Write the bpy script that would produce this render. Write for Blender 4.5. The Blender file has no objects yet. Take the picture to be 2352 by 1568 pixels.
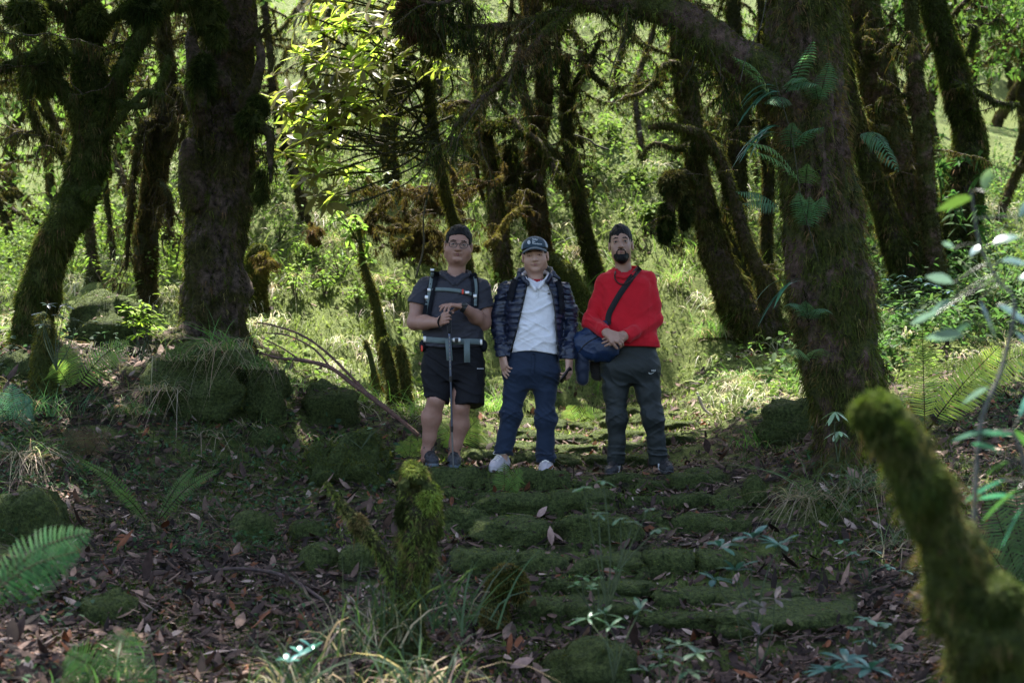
import bpy, math
import numpy as np
from mathutils import Vector, Matrix

# ------------------------------------------------------------------ camera, sky, sun
SC = bpy.context.scene
ZC = 1.55                      # eye height of the camera
PITCH = math.radians(3.0)
F = 2864.0                     # focal length in photograph pixels (2352 wide)
CX, CY = 1176.0, 784.0
cam_d = bpy.data.cameras.new('camera'); cam = bpy.data.objects.new('camera', cam_d)
SC.collection.objects.link(cam); SC.camera = cam
cam.location = (0, 0, ZC); cam.rotation_euler = (math.pi/2 + PITCH, 0, 0)
cam_d.sensor_width = 36; cam_d.lens = 36*F/2352.0
cam_d.clip_start = 0.05; cam_d.clip_end = 500
cam_d.dof.use_dof = True; cam_d.dof.focus_distance = 8.8; cam_d.dof.aperture_fstop = 2.5

SUN_EL, SUN_AZ = math.radians(70), math.radians(-22)     # azimuth from +Y towards +X
w = bpy.data.worlds.new('World'); SC.world = w; w.use_nodes = True
nt = w.node_tree
sky = nt.nodes.new('ShaderNodeTexSky'); sky.sky_type = 'NISHITA'; sky.sun_disc = False
sky.sun_elevation = SUN_EL; sky.sun_rotation = SUN_AZ
sky.air_density = 1.0; sky.dust_density = 3.0; sky.ozone_density = 1.0
nt.links.new(sky.outputs[0], nt.nodes['Background'].inputs[0])
nt.nodes['Background'].inputs[1].default_value = 0.10
sl = bpy.data.lights.new('sun', 'SUN'); sl.energy = 4.9; sl.angle = math.radians(0.6); sl.color = (1, .96, .88)
so = bpy.data.objects.new('sun', sl); SC.collection.objects.link(so)
sd = Vector((math.sin(SUN_AZ)*math.cos(SUN_EL), math.cos(SUN_AZ)*math.cos(SUN_EL), math.sin(SUN_EL)))
so.rotation_euler = (-sd).to_track_quat('-Z', 'Y').to_euler(); so.location = (0, 0, 30)
SC.view_settings.view_transform = 'Standard'; SC.view_settings.look = 'None'
SC.view_settings.exposure = 2.4; SC.view_settings.gamma = 1.0
SC.cycles.max_bounces = 6; SC.cycles.transparent_max_bounces = 8
SC.cycles.diffuse_bounces = 3; SC.cycles.glossy_bounces = 2; SC.cycles.transmission_bounces = 4

SP, CP = math.sin(PITCH), math.cos(PITCH)
def ray(px, py):
    cx, cy = (px-CX)/F, (CY-py)/F
    d = np.array([cx, CP - cy*SP, SP + cy*CP]); return d/d[1]
def at(px, py, Y):
    """point seen at photograph pixel (px, py) that stands Y metres in front of the camera"""
    return ray(px, py)*Y + np.array([0, 0, ZC])

# ------------------------------------------------------------------ numeric helpers
def rng(s): return np.random.default_rng(s)
def _h(x, y, z, s):
    n = (x*np.uint32(374761393) + y*np.uint32(668265263) + z*np.uint32(2246822519) + np.uint32(s*3266489917 & 0xffffffff))
    n = (n ^ (n >> np.uint32(13)))*np.uint32(1274126177)
    n = n ^ (n >> np.uint32(16))
    return n.astype(np.float32)/np.float32(4294967295.0)*2 - 1
def vnoise(P, seed=0):
    P = np.asarray(P, np.float32) + 1000.0
    i = np.floor(P).astype(np.int64).astype(np.uint32); f = P - np.floor(P); f = f*f*(3-2*f)
    x, y, z = i[..., 0], i[..., 1], i[..., 2]; u, v, t = f[..., 0], f[..., 1], f[..., 2]
    one = np.uint32(1); r = 0
    for dx in (0, 1):
        for dy in (0, 1):
            for dz in (0, 1):
                wgt = (u if dx else 1-u)*(v if dy else 1-v)*(t if dz else 1-t)
                r = r + wgt*_h(x+np.uint32(dx), y+np.uint32(dy), z+np.uint32(dz), seed)
    return r
def fbm(P, o=3, seed=0):
    P = np.asarray(P, np.float32); r = 0; a = 1.0
    for k in range(o):
        r = r + a*vnoise(P, seed+k*7); P = P*2.07; a *= .5
    return r
def sst(a, b, x):
    t = np.clip((x-a)/(b-a), 0, 1); return t*t*(3-2*t)
def nrm(v): return v/np.maximum(np.linalg.norm(v, axis=-1, keepdims=True), 1e-9)

# ------------------------------------------------------------------ mesh helpers
COL = SC.collection
def mk(name, V, Fq, mat, parent=None, col=None, smooth=True, tris=None):
    V = np.asarray(V, np.float32).reshape(-1, 3)
    me = bpy.data.meshes.new(name)
    Fq = np.asarray(Fq, np.int32).reshape(-1, 4) if Fq is not None and len(Fq) else np.zeros((0, 4), np.int32)
    T = np.asarray(tris, np.int32).reshape(-1, 3) if tris is not None and len(tris) else np.zeros((0, 3), np.int32)
    me.vertices.add(len(V)); me.vertices.foreach_set('co', V.ravel())
    loops = np.concatenate([Fq.ravel(), T.ravel()])
    me.loops.add(len(loops)); me.loops.foreach_set('vertex_index', loops)
    st = np.concatenate([np.arange(len(Fq))*4, len(Fq)*4 + np.arange(len(T))*3]).astype(np.int32)
    me.polygons.add(len(st)); me.polygons.foreach_set('loop_start', st)
    me.update(calc_edges=True)
    if smooth: me.polygons.foreach_set('use_smooth', np.ones(len(st), bool))
    if col is not None:
        c = np.ones((len(V), 4), np.float32); c[:, :3] = col
        me.attributes.new('col', 'FLOAT_COLOR', 'POINT').data.foreach_set('color', c.ravel())
    for m in (mat if isinstance(mat, (list, tuple)) else [mat]): me.materials.append(m)
    o = bpy.data.objects.new(name, me); COL.objects.link(o)
    if parent is not None: adopt(o, parent)
    return o
def adopt(o, parent):
    o.parent = parent
    o.matrix_parent_inverse = Matrix.Translation(-Vector(parent.location)) if parent.type == 'EMPTY' else Matrix.Identity(4)
def tag(o, label=None, cat=None, group=None, kind=None):
    if label: o['label'] = label
    if cat: o['category'] = cat
    if group: o['group'] = group
    if kind: o['kind'] = kind
    return o
def thing(name, loc, label, cat, group=None):
    o = bpy.data.objects.new(name, None); COL.objects.link(o); o.location = Vector([float(q) for q in loc])
    o.empty_display_size = .05
    return tag(o, label, cat, group)
class Geo:
    def __init__(s): s.V = []; s.Q = []; s.T = []; s.C = []; s.n = 0
    def add(s, V, Q=None, col=(1, 1, 1), T=None):
        V = np.asarray(V, np.float32).reshape(-1, 3)
        if Q is not None and len(Q): s.Q.append(np.asarray(Q, np.int64).reshape(-1, 4)+s.n)
        if T is not None and len(T): s.T.append(np.asarray(T, np.int64).reshape(-1, 3)+s.n)
        c = np.asarray(col, np.float32)
        s.C.append(np.broadcast_to(c, (len(V), 3)) if c.ndim == 1 else c)
        s.V.append(V); s.n += len(V); return s
    def build(s, name, mat, parent=None, smooth=True):
        if not s.V: return None
        return mk(name, np.concatenate(s.V), np.concatenate(s.Q) if s.Q else None, mat, parent,
                  np.concatenate(s.C), smooth, np.concatenate(s.T) if s.T else None)

def strips(base, d, side, L, W, prof, bend=None, col=(1, 1, 1), fold=0.0):
    """N ribbons / leaves at once; prof = widths at equal stations. fold>0 gives a midrib."""
    base = np.asarray(base, np.float32); N = len(base); m = len(prof)
    d = nrm(np.broadcast_to(d, (N, 3))); side = np.broadcast_to(side, (N, 3))
    side = nrm(side - d*np.sum(side*d, 1, keepdims=True)); L = np.broadcast_to(L, (N,)); W = np.broadcast_to(W, (N,))
    s = np.linspace(0, 1, m)[None, :, None]
    P = base[:, None] + d[:, None]*L[:, None, None]*s
    if bend is not None: P = P + np.broadcast_to(bend, (N, 3))[:, None]*L[:, None, None]*s*s
    off = side[:, None]*W[:, None, None]*.5*np.asarray(prof)[None, :, None]
    if fold:
        nn = np.cross(side, d)
        mid = P - nn[:, None]*W[:, None, None]*fold*np.asarray(prof)[None, :, None]
        V = np.stack([P-off, mid, P+off], 2); c = 3
    else:
        V = np.stack([P-off, P+off], 2); c = 2
    idx = np.arange(N*m*c).reshape(N, m, c)
    Q = np.stack([idx[:, :-1, :-1], idx[:, :-1, 1:], idx[:, 1:, 1:], idx[:, 1:, :-1]], -1).reshape(-1, 4)
    col = np.asarray(col, np.float32)
    C = np.repeat(np.broadcast_to(col, (N, 3)), m*c, axis=0)
    return V.reshape(-1, 3), Q, C
LEAF = [.05, .75, 1, .7, .02]; LANCE = [.05, .6, .95, 1, .8, .03]; OVAL = [.05, 1, .85, .03]; BLADE = [1, .9, .7, .4, .03]; DIA = [.05, 1, .03]
def rdir(R, n): return nrm(R.normal(size=(n, 3)))
def vary(R, c, n, a=.25, hue=.12):
    c = np.asarray(c)[None]*(1+R.uniform(-a, a, (n, 1)))*(1+R.uniform(-hue, hue, (n, 3))); return np.clip(c, .002, 1)

def spline(P, n=6):
    """Catmull-Rom through rows of P (any number of columns)"""
    P = np.asarray(P, float); Pp = np.vstack([2*P[0]-P[1], P, 2*P[-1]-P[-2]]); out = []
    for i in range(1, len(Pp)-2):
        t = np.linspace(0, 1, n, endpoint=False)[:, None]
        a, b, c, e = Pp[i-1], Pp[i], Pp[i+1], Pp[i+2]
        out.append(.5*((2*b)+(-a+c)*t+(2*a-5*b+4*c-e)*t*t+(-a+3*b-3*c+e)*t**3))
    out.append(P[-1:]); return np.vstack(out)
def tube(P, r, seg=12, amp=.12, freq=5.0, seed=0, cap=True, ridges=0.0):
    """ring-swept tube with a lumpy surface; returns V, Q, T, normals"""
    P = np.asarray(P, float); r = np.asarray(r, float); n = len(P)
    t = nrm(np.gradient(P, axis=0)); u = np.cross(t[0], [0.3, 1, .2]); u = u/np.linalg.norm(u)
    U = [u]
    for i in range(1, n):
        u = u - t[i]*np.dot(u, t[i]); u = u/np.linalg.norm(u); U.append(u)
    U = np.array(U); Wv = np.cross(t, U)
    a = np.linspace(0, 2*np.pi, seg, endpoint=False)
    N = np.cos(a)[None, :, None]*U[:, None] + np.sin(a)[None, :, None]*Wv[:, None]
    V = P[:, None] + N*r[:, None, None]
    if amp:
        k = amp*fbm(V*freq, 3, seed)
        if ridges:
            k = k + ridges*vnoise(V*np.array([28, 28, 6.]), seed+3) + .5*ridges*vnoise(V*np.array([60, 60, 14.]), seed+5)
        V = V + N*(r[:, None]*k)[..., None]
    idx = np.arange(n*seg).reshape(n, seg); nx = np.roll(idx, -1, 1)
    Q = np.stack([idx[:-1], nx[:-1], nx[1:], idx[1:]], -1).reshape(-1, 4)
    V = V.reshape(-1, 3); T = []
    if cap:
        for end in (0, n-1):
            V = np.vstack([V, P[end]]); k = len(V)-1
            ring = idx[end]; rn = nx[end]
            T.append(np.stack([ring, rn, np.full(seg, k)] if end else [rn, ring, np.full(seg, k)], -1))
        T = np.vstack(T)
    return V, Q, T, N.reshape(-1, 3)

# ------------------------------------------------------------------ materials
def mat(name): 
    m = bpy.data.materials.new(name); m.use_nodes = True; return m, m.node_tree, m.node_tree.nodes['Principled BSDF']
def noise_node(nt, scale, detail=4, coord='Object', rough=.6):
    tc = nt.nodes.new('ShaderNodeNewGeometry'); n = nt.nodes.new('ShaderNodeTexNoise')
    n.inputs['Scale'].default_value = scale; n.inputs['Detail'].default_value = detail; n.inputs['Roughness'].default_value = rough
    nt.links.new(tc.outputs['Position'], n.inputs['Vector']); return n
def ramp(nt, src, stops):
    r = nt.nodes.new('ShaderNodeValToRGB'); el = r.color_ramp.elements
    while len(el) < len(stops): el.new(.5)
    for e, (p, c) in zip(el, stops): e.position = p; e.color = (*c, 1) if len(c) == 3 else c
    nt.links.new(src, r.inputs[0]); return r
def bump(nt, bs, src, strength, dist):
    b = nt.nodes.new('ShaderNodeBump'); b.inputs['Strength'].default_value = strength; b.inputs['Distance'].default_value = dist
    nt.links.new(src, b.inputs['Height']); nt.links.new(b.outputs[0], bs.inputs['Normal']); return b
def mulcol(nt, a, b, fac=1.0, mode='MULTIPLY'):
    m = nt.nodes.new('ShaderNodeMix'); m.data_type = 'RGBA'; m.blend_type = mode; m.inputs[0].default_value = fac
    nt.links.new(a, m.inputs[6]); nt.links.new(b, m.inputs[7]); return m.outputs[2]
def attr_mat(name, rough=.6, trans=0.0, spec=.4, nscale=30, under=None, coat=0, contrast=.5, tcol=(.92, 1.02, .68)):
    """base colour from the mesh's own colour attribute, times a procedural mottling; optional leaf translucency"""
    m, nt, bs = mat(name)
    at_ = nt.nodes.new('ShaderNodeAttribute'); at_.attribute_name = 'col'
    n = noise_node(nt, nscale, 3); lo, hi = 1-contrast, 1+contrast*.6
    r = ramp(nt, n.outputs['Fac'], [(.3, (lo, lo, lo)), (.7, (hi, hi, hi))])
    c = mulcol(nt, at_.outputs['Color'], r.outputs[0])
    if under:
        g = nt.nodes.new('ShaderNodeNewGeometry'); mx = nt.nodes.new('ShaderNodeMix'); mx.data_type = 'RGBA'
        nt.links.new(g.outputs['Backfacing'], mx.inputs[0]); nt.links.new(c, mx.inputs[6]); mx.inputs[7].default_value = (*under, 1); c = mx.outputs[2]
    nt.links.new(c, bs.inputs['Base Color']); bs.inputs['Roughness'].default_value = rough
    bs.inputs['Specular IOR Level'].default_value = spec
    if trans:
        tr = nt.nodes.new('ShaderNodeBsdfTranslucent'); ms = nt.nodes.new('ShaderNodeMixShader'); ms.inputs[0].default_value = trans
        g2 = nt.nodes.new('ShaderNodeMix'); g2.data_type = 'RGBA'; g2.blend_type = 'MULTIPLY'; g2.inputs[0].default_value = 1
        nt.links.new(c, g2.inputs[6]); g2.inputs[7].default_value = (*tcol, 1); nt.links.new(g2.outputs[2], tr.inputs[0])
        nt.links.new(bs.outputs[0], ms.inputs[1]); nt.links.new(tr.outputs[0], ms.inputs[2])
        nt.links.new(ms.outputs[0], nt.nodes['Material Output'].inputs['Surface'])
    return m
M_leaf = attr_mat('green_leaf', .7, .52, .2, 12, contrast=.25)
M_shiny = attr_mat('glossy_leaf', .3, .25, .6, 12, contrast=.2)
M_rhodo = attr_mat('rhododendron_leaf', .45, .6, .4, 14, under=(.17, .14, .045), contrast=.2, tcol=(.95, 1.1, .45))
M_grass = attr_mat('grass_blade', .55, .5, .4, 8, contrast=.2)
M_litter = attr_mat('dead_leaf', .8, .1, .2, 25, contrast=.45, tcol=(1, .8, .6))
M_fuzz = attr_mat('moss_strand', .9, .4, .1, 9, contrast=.5, tcol=(1.0, 1.1, .5))
M_twig = attr_mat('twig_bark', .8, 0, .3, 60, contrast=.5)
def bark_mat(name, bark1, bark2, moss1, moss2, cover, scale=1.0):
    """bark under patches of moss; cover = share of moss"""
    m, nt, bs = mat(name)
    nb = noise_node(nt, 22*scale, 6); nb2 = noise_node(nt, 95*scale, 4)
    b = ramp(nt, nb.outputs['Fac'], [(.3, bark1), (.72, bark2)])
    nm = noise_node(nt, 40*scale, 5); g = ramp(nt, nm.outputs['Fac'], [(.3, moss1), (.75, moss2)])
    np_ = noise_node(nt, 3.2*scale, 6, rough=.7)
    msk = ramp(nt, np_.outputs['Fac'], [(max(.02, .62-cover*.5), (0, 0, 0)), (max(.06, .72-cover*.5), (1, 1, 1))])
    mx = nt.nodes.new('ShaderNodeMix'); mx.data_type = 'RGBA'
    nt.links.new(msk.outputs[0], mx.inputs[0]); nt.links.new(b.outputs[0], mx.inputs[6]); nt.links.new(g.outputs[0], mx.inputs[7])
    nt.links.new(mx.outputs[2], bs.inputs['Base Color']); bs.inputs['Roughness'].default_value = .9; bs.inputs['Specular IOR Level'].default_value = .2
    ad = nt.nodes.new('ShaderNodeMath'); ad.operation = 'ADD'
    nt.links.new(nb.outputs['Fac'], ad.inputs[0]); nt.links.new(nb2.outputs['Fac'], ad.inputs[1])
    bump(nt, bs, ad.outputs[0], 1.0, .05)
    return m
M_bark = bark_mat('mossy_bark', (.014, .010, .008), (.10, .075, .058), (.008, .012, .003), (.08, .09, .022), .45)
M_bark_brown = bark_mat('brown_bark', (.012, .008, .006), (.22, .155, .12), (.02, .022, .006), (.10, .085, .025), .35)
M_bark_pink = bark_mat('reddish_bark', (.022, .013, .010), (.25, .16, .125), (.02, .03, .007), (.12, .13, .03), .35)
M_mossy = bark_mat('thick_moss', (.014, .016, .006), (.08, .07, .025), (.02, .032, .006), (.10, .12, .025), .7)
M_stone = bark_mat('mossy_stone', (.012, .012, .012), (.11, .10, .095), (.015, .025, .006), (.14, .18, .05), .8, 1.3)
M_ground, nt, bs = mat('forest_floor')
a_ = nt.nodes.new('ShaderNodeAttribute'); a_.attribute_name = 'col'
n1 = noise_node(nt, 30, 8, rough=.75); n2 = noise_node(nt, 7, 5); n3 = noise_node(nt, 140, 3)
r1 = ramp(nt, n1.outputs['Fac'], [(.25, (.007, .005, .004)), (.5, (.028, .020, .017)), (.75, (.08, .06, .05))])
r2 = ramp(nt, n1.outputs['Fac'], [(.25, (.02, .035, .006)), (.5, (.13, .17, .04)), (.75, (.28, .31, .10))])
sep = nt.nodes.new('ShaderNodeSeparateColor'); nt.links.new(a_.outputs['Color'], sep.inputs[0])
ma = nt.nodes.new('ShaderNodeMath'); ma.operation = 'ADD'; nt.links.new(sep.outputs[0], ma.inputs[0]); nt.links.new(n2.outputs['Fac'], ma.inputs[1])
rm = ramp(nt, ma.outputs[0], [(.62, (0, 0, 0)), (.82, (1, 1, 1))])
mx = nt.nodes.new('ShaderNodeMix'); mx.data_type = 'RGBA'
nt.links.new(rm.outputs[0], mx.inputs[0]); nt.links.new(r1.outputs[0], mx.inputs[6]); nt.links.new(r2.outputs[0], mx.inputs[7])
nt.links.new(mx.outputs[2], bs.inputs['Base Color']); bs.inputs['Roughness'].default_value = .92; bs.inputs['Specular IOR Level'].default_value = .2
ad = nt.nodes.new('ShaderNodeMath'); ad.operation = 'ADD'; nt.links.new(n1.outputs['Fac'], ad.inputs[0]); nt.links.new(n3.outputs['Fac'], ad.inputs[1])
bump(nt, bs, ad.outputs[0], 1.0, .05)
# ------------------------------------------------------------------ the ground
CTRL = [(0,1568,4.7),(600,1568,5.2),(1176,1568,5.6),(1700,1568,5.5),(2352,1568,4.9),
 (1250,1330,6.7),(1250,1200,7.6),(1250,1096,8.6),(1350,1040,10),(1350,980,11.5),(1400,930,13),
 (1300,700,13.6),(1300,500,15.2),(1300,300,17.2),(1300,0,20.8),(1300,-250,26),
 (850,920,10.5),(720,850,11.3),(720,700,12.5),(700,560,13.8),(680,460,14.9),(700,300,17.0),(700,0,20.6),
 (500,808,9.7),(560,830,9.5),(370,810,9.6),(480,960,8.9),(350,970,8.7),(620,960,9.1),(350,1100,8.0),(400,1300,6.6),(100,795,9.4),(100,960,8.5),(50,1150,7.3),(50,1350,6.0),
 (250,740,12),(230,640,17),(200,560,23),(100,380,27),(500,300,20),
 (720,1010,9.1),(870,1080,8.75),(760,1150,8.1),(650,1250,7.3),(1010,1082,8.7),
 (1560,1100,8.6),(1640,960,10.5),(1700,850,12),(1600,700,13.9),(1740,765,13.3),(1850,860,12),(1600,500,15.4),(1700,300,18.6),
 (1950,1040,8.0),(1800,1150,7.8),(2080,1150,7.3),(2000,1320,6.5),(2120,1000,8.6),(2250,810,11),(2100,690,13),(2250,600,17),(2200,440,24),(2250,300,33),(2000,0,36)]
CP3 = np.array([at(*c) for c in CTRL])
extra = [(-2, 2.5, -.05), (0, 2.5, -.02), (2, 2.5, .0), (0, 0, -.1), (-4, 0, -.0), (4, 0, 0), (-12, 8, 1.8), (12, 8, 2.0), (-14, 20, 4.5), (16, 20, 5), (-20, 34, 8.5), (0, 45, 26), (-25, 50, 17), (25, 50, 20), (0, -20, -3), (-20, -15, -2), (20, -15, -2)]
CP3 = np.vstack([CP3, np.array(extra, float)])
def _k(a, b): return np.sqrt(((a[:, None, :2]-b[None, :, :2])**2).sum(-1)+.09)
_A = _k(CP3, CP3) - np.eye(len(CP3))*.04
_Pm = np.c_[np.ones(len(CP3)), CP3[:, :2]]
_S = np.block([[_A, _Pm], [_Pm.T, np.zeros((3, 3))]])
_W = np.linalg.solve(_S, np.r_[CP3[:, 2], np.zeros(3)])
ROWS = np.array([2.0, 3.2, 4.2, 5.0, 5.65, 6.12, 6.5, 6.98, 7.5, 8.02, 8.45, 9.35, 9.95, 10.5, 11.1, 11.75, 12.4, 13.1, 14, 60])
def path_x(y): return np.interp(y, [5, 6, 8.6, 12, 13.5], [.75, .62, .40, .85, 1.0])
def path_w(x, y):
    hw = np.interp(y, [5, 6.5, 8.6, 10, 13], [1.15, 1.1, .92, .75, .55])
    return (1-sst(hw, hw+.45, np.abs(x-path_x(y))))*sst(3.6, 4.6, y)*(1-sst(12.6, 13.6, y))
def smoothH(x, y):
    q = np.c_[x, y]; out = np.empty(len(q))
    for i in range(0, len(q), 60000):
        s = q[i:i+60000]; out[i:i+60000] = _k(s, CP3) @ _W[:-3] + _W[-3] + s @ _W[-2:]
    return out
def H(x, y):
    x = np.atleast_1d(np.asarray(x, float)); y = np.atleast_1d(np.asarray(y, float))
    w_ = path_w(x, y); k = np.clip(np.searchsorted(ROWS, y)-1, 0, len(ROWS)-2)
    y0, y1 = ROWS[k], ROWS[k+1]; t = np.clip((y-y0)/(y1-y0), 0, 1)
    tt = sst(0, .22, t)*.82 + .18*t
    yy = y + w_*((y0+(tt-.36)*(y1-y0))-y)
    z = smoothH(x, yy)
    P = np.c_[x, y, np.zeros(len(x))]
    far = sst(9.5, 14, y)
    flat = np.exp(-((x-.35)/1.3)**2 - ((y-8.85)/.3)**2)
    z += (fbm(P*1.3, 3, 5)*(.05+.10*far) + fbm(P*5.5, 2, 9)*(.012+.055*far) + fbm(P*13, 2, 19)*.018*far)*(1-.75*w_)*(1-flat)
    z -= .027*np.exp(-((x-.35)/1.5)**2 - ((y-8.8)/.5)**2)
    return z
def H1(x, y): return float(H(x, y)[0])
def hit(px, py, y0=3.0, y1=45.0):
    """where the sight line through this pixel of the photograph meets the ground"""
    Y = np.linspace(y0, y1, 900); d = ray(px, py); P = d[None]*Y[:, None]; z = P[:, 2]+ZC - H(P[:, 0], Y)
    j = np.where(z < 0)[0]; k = j[0] if len(j) else len(Y)-1
    q = P[k].copy(); q[2] = H1(q[0], q[1]); return q
def axis(a, b, fine0, fine1, st, g=1.12):
    xs = list(np.arange(fine0, fine1+1e-6, st)); s = st; x = xs[-1]
    while x < b: s *= g; x += s; xs.append(x)
    s = st; x = xs[0]
    while x > a: s *= g; x -= s; xs.insert(0, x)
    return np.array(xs)
gx = axis(-45, 45, -4.6, 4.8, .045); gy = axis(-25, 60, 4.6, 14.0, .045)
GX, GY = np.meshgrid(gx, gy); gz = H(GX.ravel(), GY.ravel())
def moss_mask(x, y):
    P = np.c_[x, y, np.zeros(len(x))]; w_ = path_w(x, y)
    m = .12 + .42*sst(9.2, 12.0, y) + .25*sst(.35, .9, fbm(P*.8, 2, 33)) - .10*w_
    m += .25*np.exp(-((x+1.5)/1.0)**2-((y-8.6)/.9)**2) + .22*w_ + .14*sst(.2, .8, fbm(P*1.7, 2, 37))
    return m
gi = np.arange(len(gz)).reshape(GX.shape)
mk('ground', np.c_[GX.ravel(), GY.ravel(), gz], np.stack([gi[:-1, :-1], gi[:-1, 1:], gi[1:, 1:], gi[1:, :-1]], -1).reshape(-1, 4),
   M_ground, col=np.repeat(moss_mask(GX.ravel(), GY.ravel())[:, None], 3, 1))['kind'] = 'structure'

# ------------------------------------------------------------------ stones
def blob(c, s, seed, rot=0., amp=.18, n=18, freq=1.6, box=3.0):
    """rounded, lumpy block: c centre, s half sizes"""
    u = np.linspace(0, 2*np.pi, 2*n, endpoint=False); v = np.linspace(-np.pi/2, np.pi/2, n)
    U, Vv = np.meshgrid(u, v); D = np.stack([np.cos(Vv)*np.cos(U), np.cos(Vv)*np.sin(U), np.sin(Vv)], -1)
    k = (np.abs(D)**box).sum(-1)**(-1/box); P = D*k[..., None]
    P = P*(1+amp*fbm(D*freq+seed*3.1, 3, seed)+.3*amp*fbm(D*6+seed, 2, seed+1))[..., None]*np.asarray(s)
    cr, sr = math.cos(rot), math.sin(rot)
    P = np.stack([P[..., 0]*cr-P[..., 1]*sr, P[..., 0]*sr+P[..., 1]*cr, P[..., 2]], -1) + np.asarray(c)
    idx = np.arange(P.shape[0]*P.shape[1]).reshape(P.shape[:2]); nx = np.roll(idx, -1, 1)
    return P.reshape(-1, 3), np.stack([idx[:-1], nx[:-1], nx[1:], idx[1:]], -1).reshape(-1, 4), D.reshape(-1, 3)
def face_samples(V, Q, n, R):
    V = np.asarray(V); q = V[Q]; cr = np.cross(q[:, 2]-q[:, 0], q[:, 3]-q[:, 1]); A = np.linalg.norm(cr, axis=1)
    i = R.choice(len(Q), n, p=A/A.sum()); u, v = R.random((2, n, 1))
    P = q[i, 0]*(1-u)*(1-v)+q[i, 1]*u*(1-v)+q[i, 2]*u*v+q[i, 3]*(1-u)*v
    return P, nrm(cr[i])
MG, MD, MB, MO = (.075, .10, .018), (.022, .036, .008), (.085, .058, .026), (.16, .075, .025)
def fuzz(G, V, Q, n, R, L=.03, W=.009, colr=MG, up=0., down=.5, minz=-2, mixc=None, lit=.35, flip=1):
    """short moss shoots standing on a surface"""
    P, N = face_samples(V, Q, n, R); N = N*flip
    k = N[:, 2] > minz; P, N = P[k], N[k]; n = len(P)
    if not n: return
    patch = fbm(P*9, 2, 4); keep = patch > -.55+R.random(n)*.2-.1; P, N, patch = P[keep], N[keep], patch[keep]; n = len(P)
    d = nrm(N*1.0 + rdir(R, n)*.55 + np.array([0, 0, up-down*.3])); l = L*R.uniform(.4, 1.4, n)
    c = vary(R, colr, n, lit)
    if mixc is not None:
        t = sst(-.2, .5, fbm(P*2.2, 2, 8)+R.normal(size=n)*.15)[:, None]; c = c*(1-t)+vary(R, mixc, n, lit)*t
    V2, Q2, C = strips(P-N*.003, d, rdir(R, n), l, W*R.uniform(.6, 1.4, n), [.8, .7, .05], np.array([0, 0, -down*.6])*np.ones((n, 1)), c)
    G.add(V2, Q2, C)
ORD = ['first', 'second', 'third', 'fourth', 'fifth', 'sixth', 'seventh', 'eighth', 'ninth', 'tenth', 'eleventh', 'twelfth']
STT = []
def stone(name, x0, x1, y0, y1, label, cat='stone', group=None, seed=0, depth=.36, box=3.2, amp=.16, Y=None, mossn=900, tint=MG, M=None, sink=.05, mixc=(.09, .10, .02), L=.018):
    xc = (x0+x1)/2; p = hit(xc, y1) if Y is None else at(xc, y1, Y)
    Yd = p[1]; wd = (x1-x0+(26 if name == 'step_stone' else 0))/F*Yd; h = max(.05, (y1-y0)/F*Yd)+sink
    dep = min(depth*(1.35 if name == 'step_stone' else 1), max(wd*.9, .2)); c = np.array([p[0], Yd+dep*.5, p[2]-sink+h*.5-(.012 if name == 'step_stone' else 0)])
    V, Q, N = blob(c, (wd*.5, dep*.5, h*.5), seed, rng(seed).uniform(-.12, .12), amp, box=box, n=16 if wd < .5 else 24)
    t = thing(name, (c[0], c[1], c[2]-h/2), label, cat, group)
    mk('rock', V, Q, M or M_stone, t)
    G = Geo(); R = rng(seed+500); fuzz(G, V, Q, int(2.2*mossn*max(.4, min(4, wd*h*9))), R, L*.6, .0055, tint, minz=-.35, mixc=mixc, down=.3)
    STT.append(face_samples(V, Q, int(60+500*wd*dep), R)); G.build('moss', M_fuzz, t)['kind'] = 'stuff'; return t
srows = [('the edge step right under the three men', [(995,1097,1074,1130),(1103,1140,1094,1132),(1148,1194,1098,1134),(1195,1251,1080,1140),(1253,1303,1084,1136),(1305,1355,1104,1130),(1390,1455,1098,1126),(1479,1539,1104,1132),(1563,1660,1088,1128)]),
 ('the second step below the three men', [(1031,1087,1124,1164),(1103,1255,1136,1190),(1259,1399,1128,1190),(1439,1539,1142,1170),(1555,1640,1134,1176),(1648,1705,1140,1178)]),
 ('the third step below the three men', [(1027,1103,1168,1228),(1106,1259,1204,1268),(1295,1459,1212,1284),(1475,1545,1186,1214),(1552,1640,1185,1235),(1645,1720,1190,1232)]),
 ('the fourth step below the three men', [(1059,1177,1268,1330),(1181,1299,1272,1322),(1331,1479,1296,1348),(1490,1600,1272,1330),(1610,1700,1270,1318)]),
 ('the fifth step below the three men', [(1160,1215,1340,1376),(1220,1302,1346,1388),(1307,1517,1340,1394),(1521,1640,1356,1402),(1645,1900,1362,1406)]),
 ('the lowest step near the camera', [(1190,1290,1400,1448),(1295,1460,1396,1450),(1470,1670,1402,1455),(1684,1980,1400,1462)])]
sd_ = 10
for rn, lst in srows:
    for i, b in enumerate(lst):
        sd_ += 1; e = 'leftmost' if i == 0 else ('rightmost' if i == len(lst)-1 else ORD[i]+' from the left')
        stone('step_stone', *b, f'mossy stone in {rn}, {e}', group='mossy stones of the stone stairway', seed=sd_, box=4.6, amp=.24, mixc=(.17, .19, .045), tint=(.12, .155, .03))
Rr = rng(77)
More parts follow.
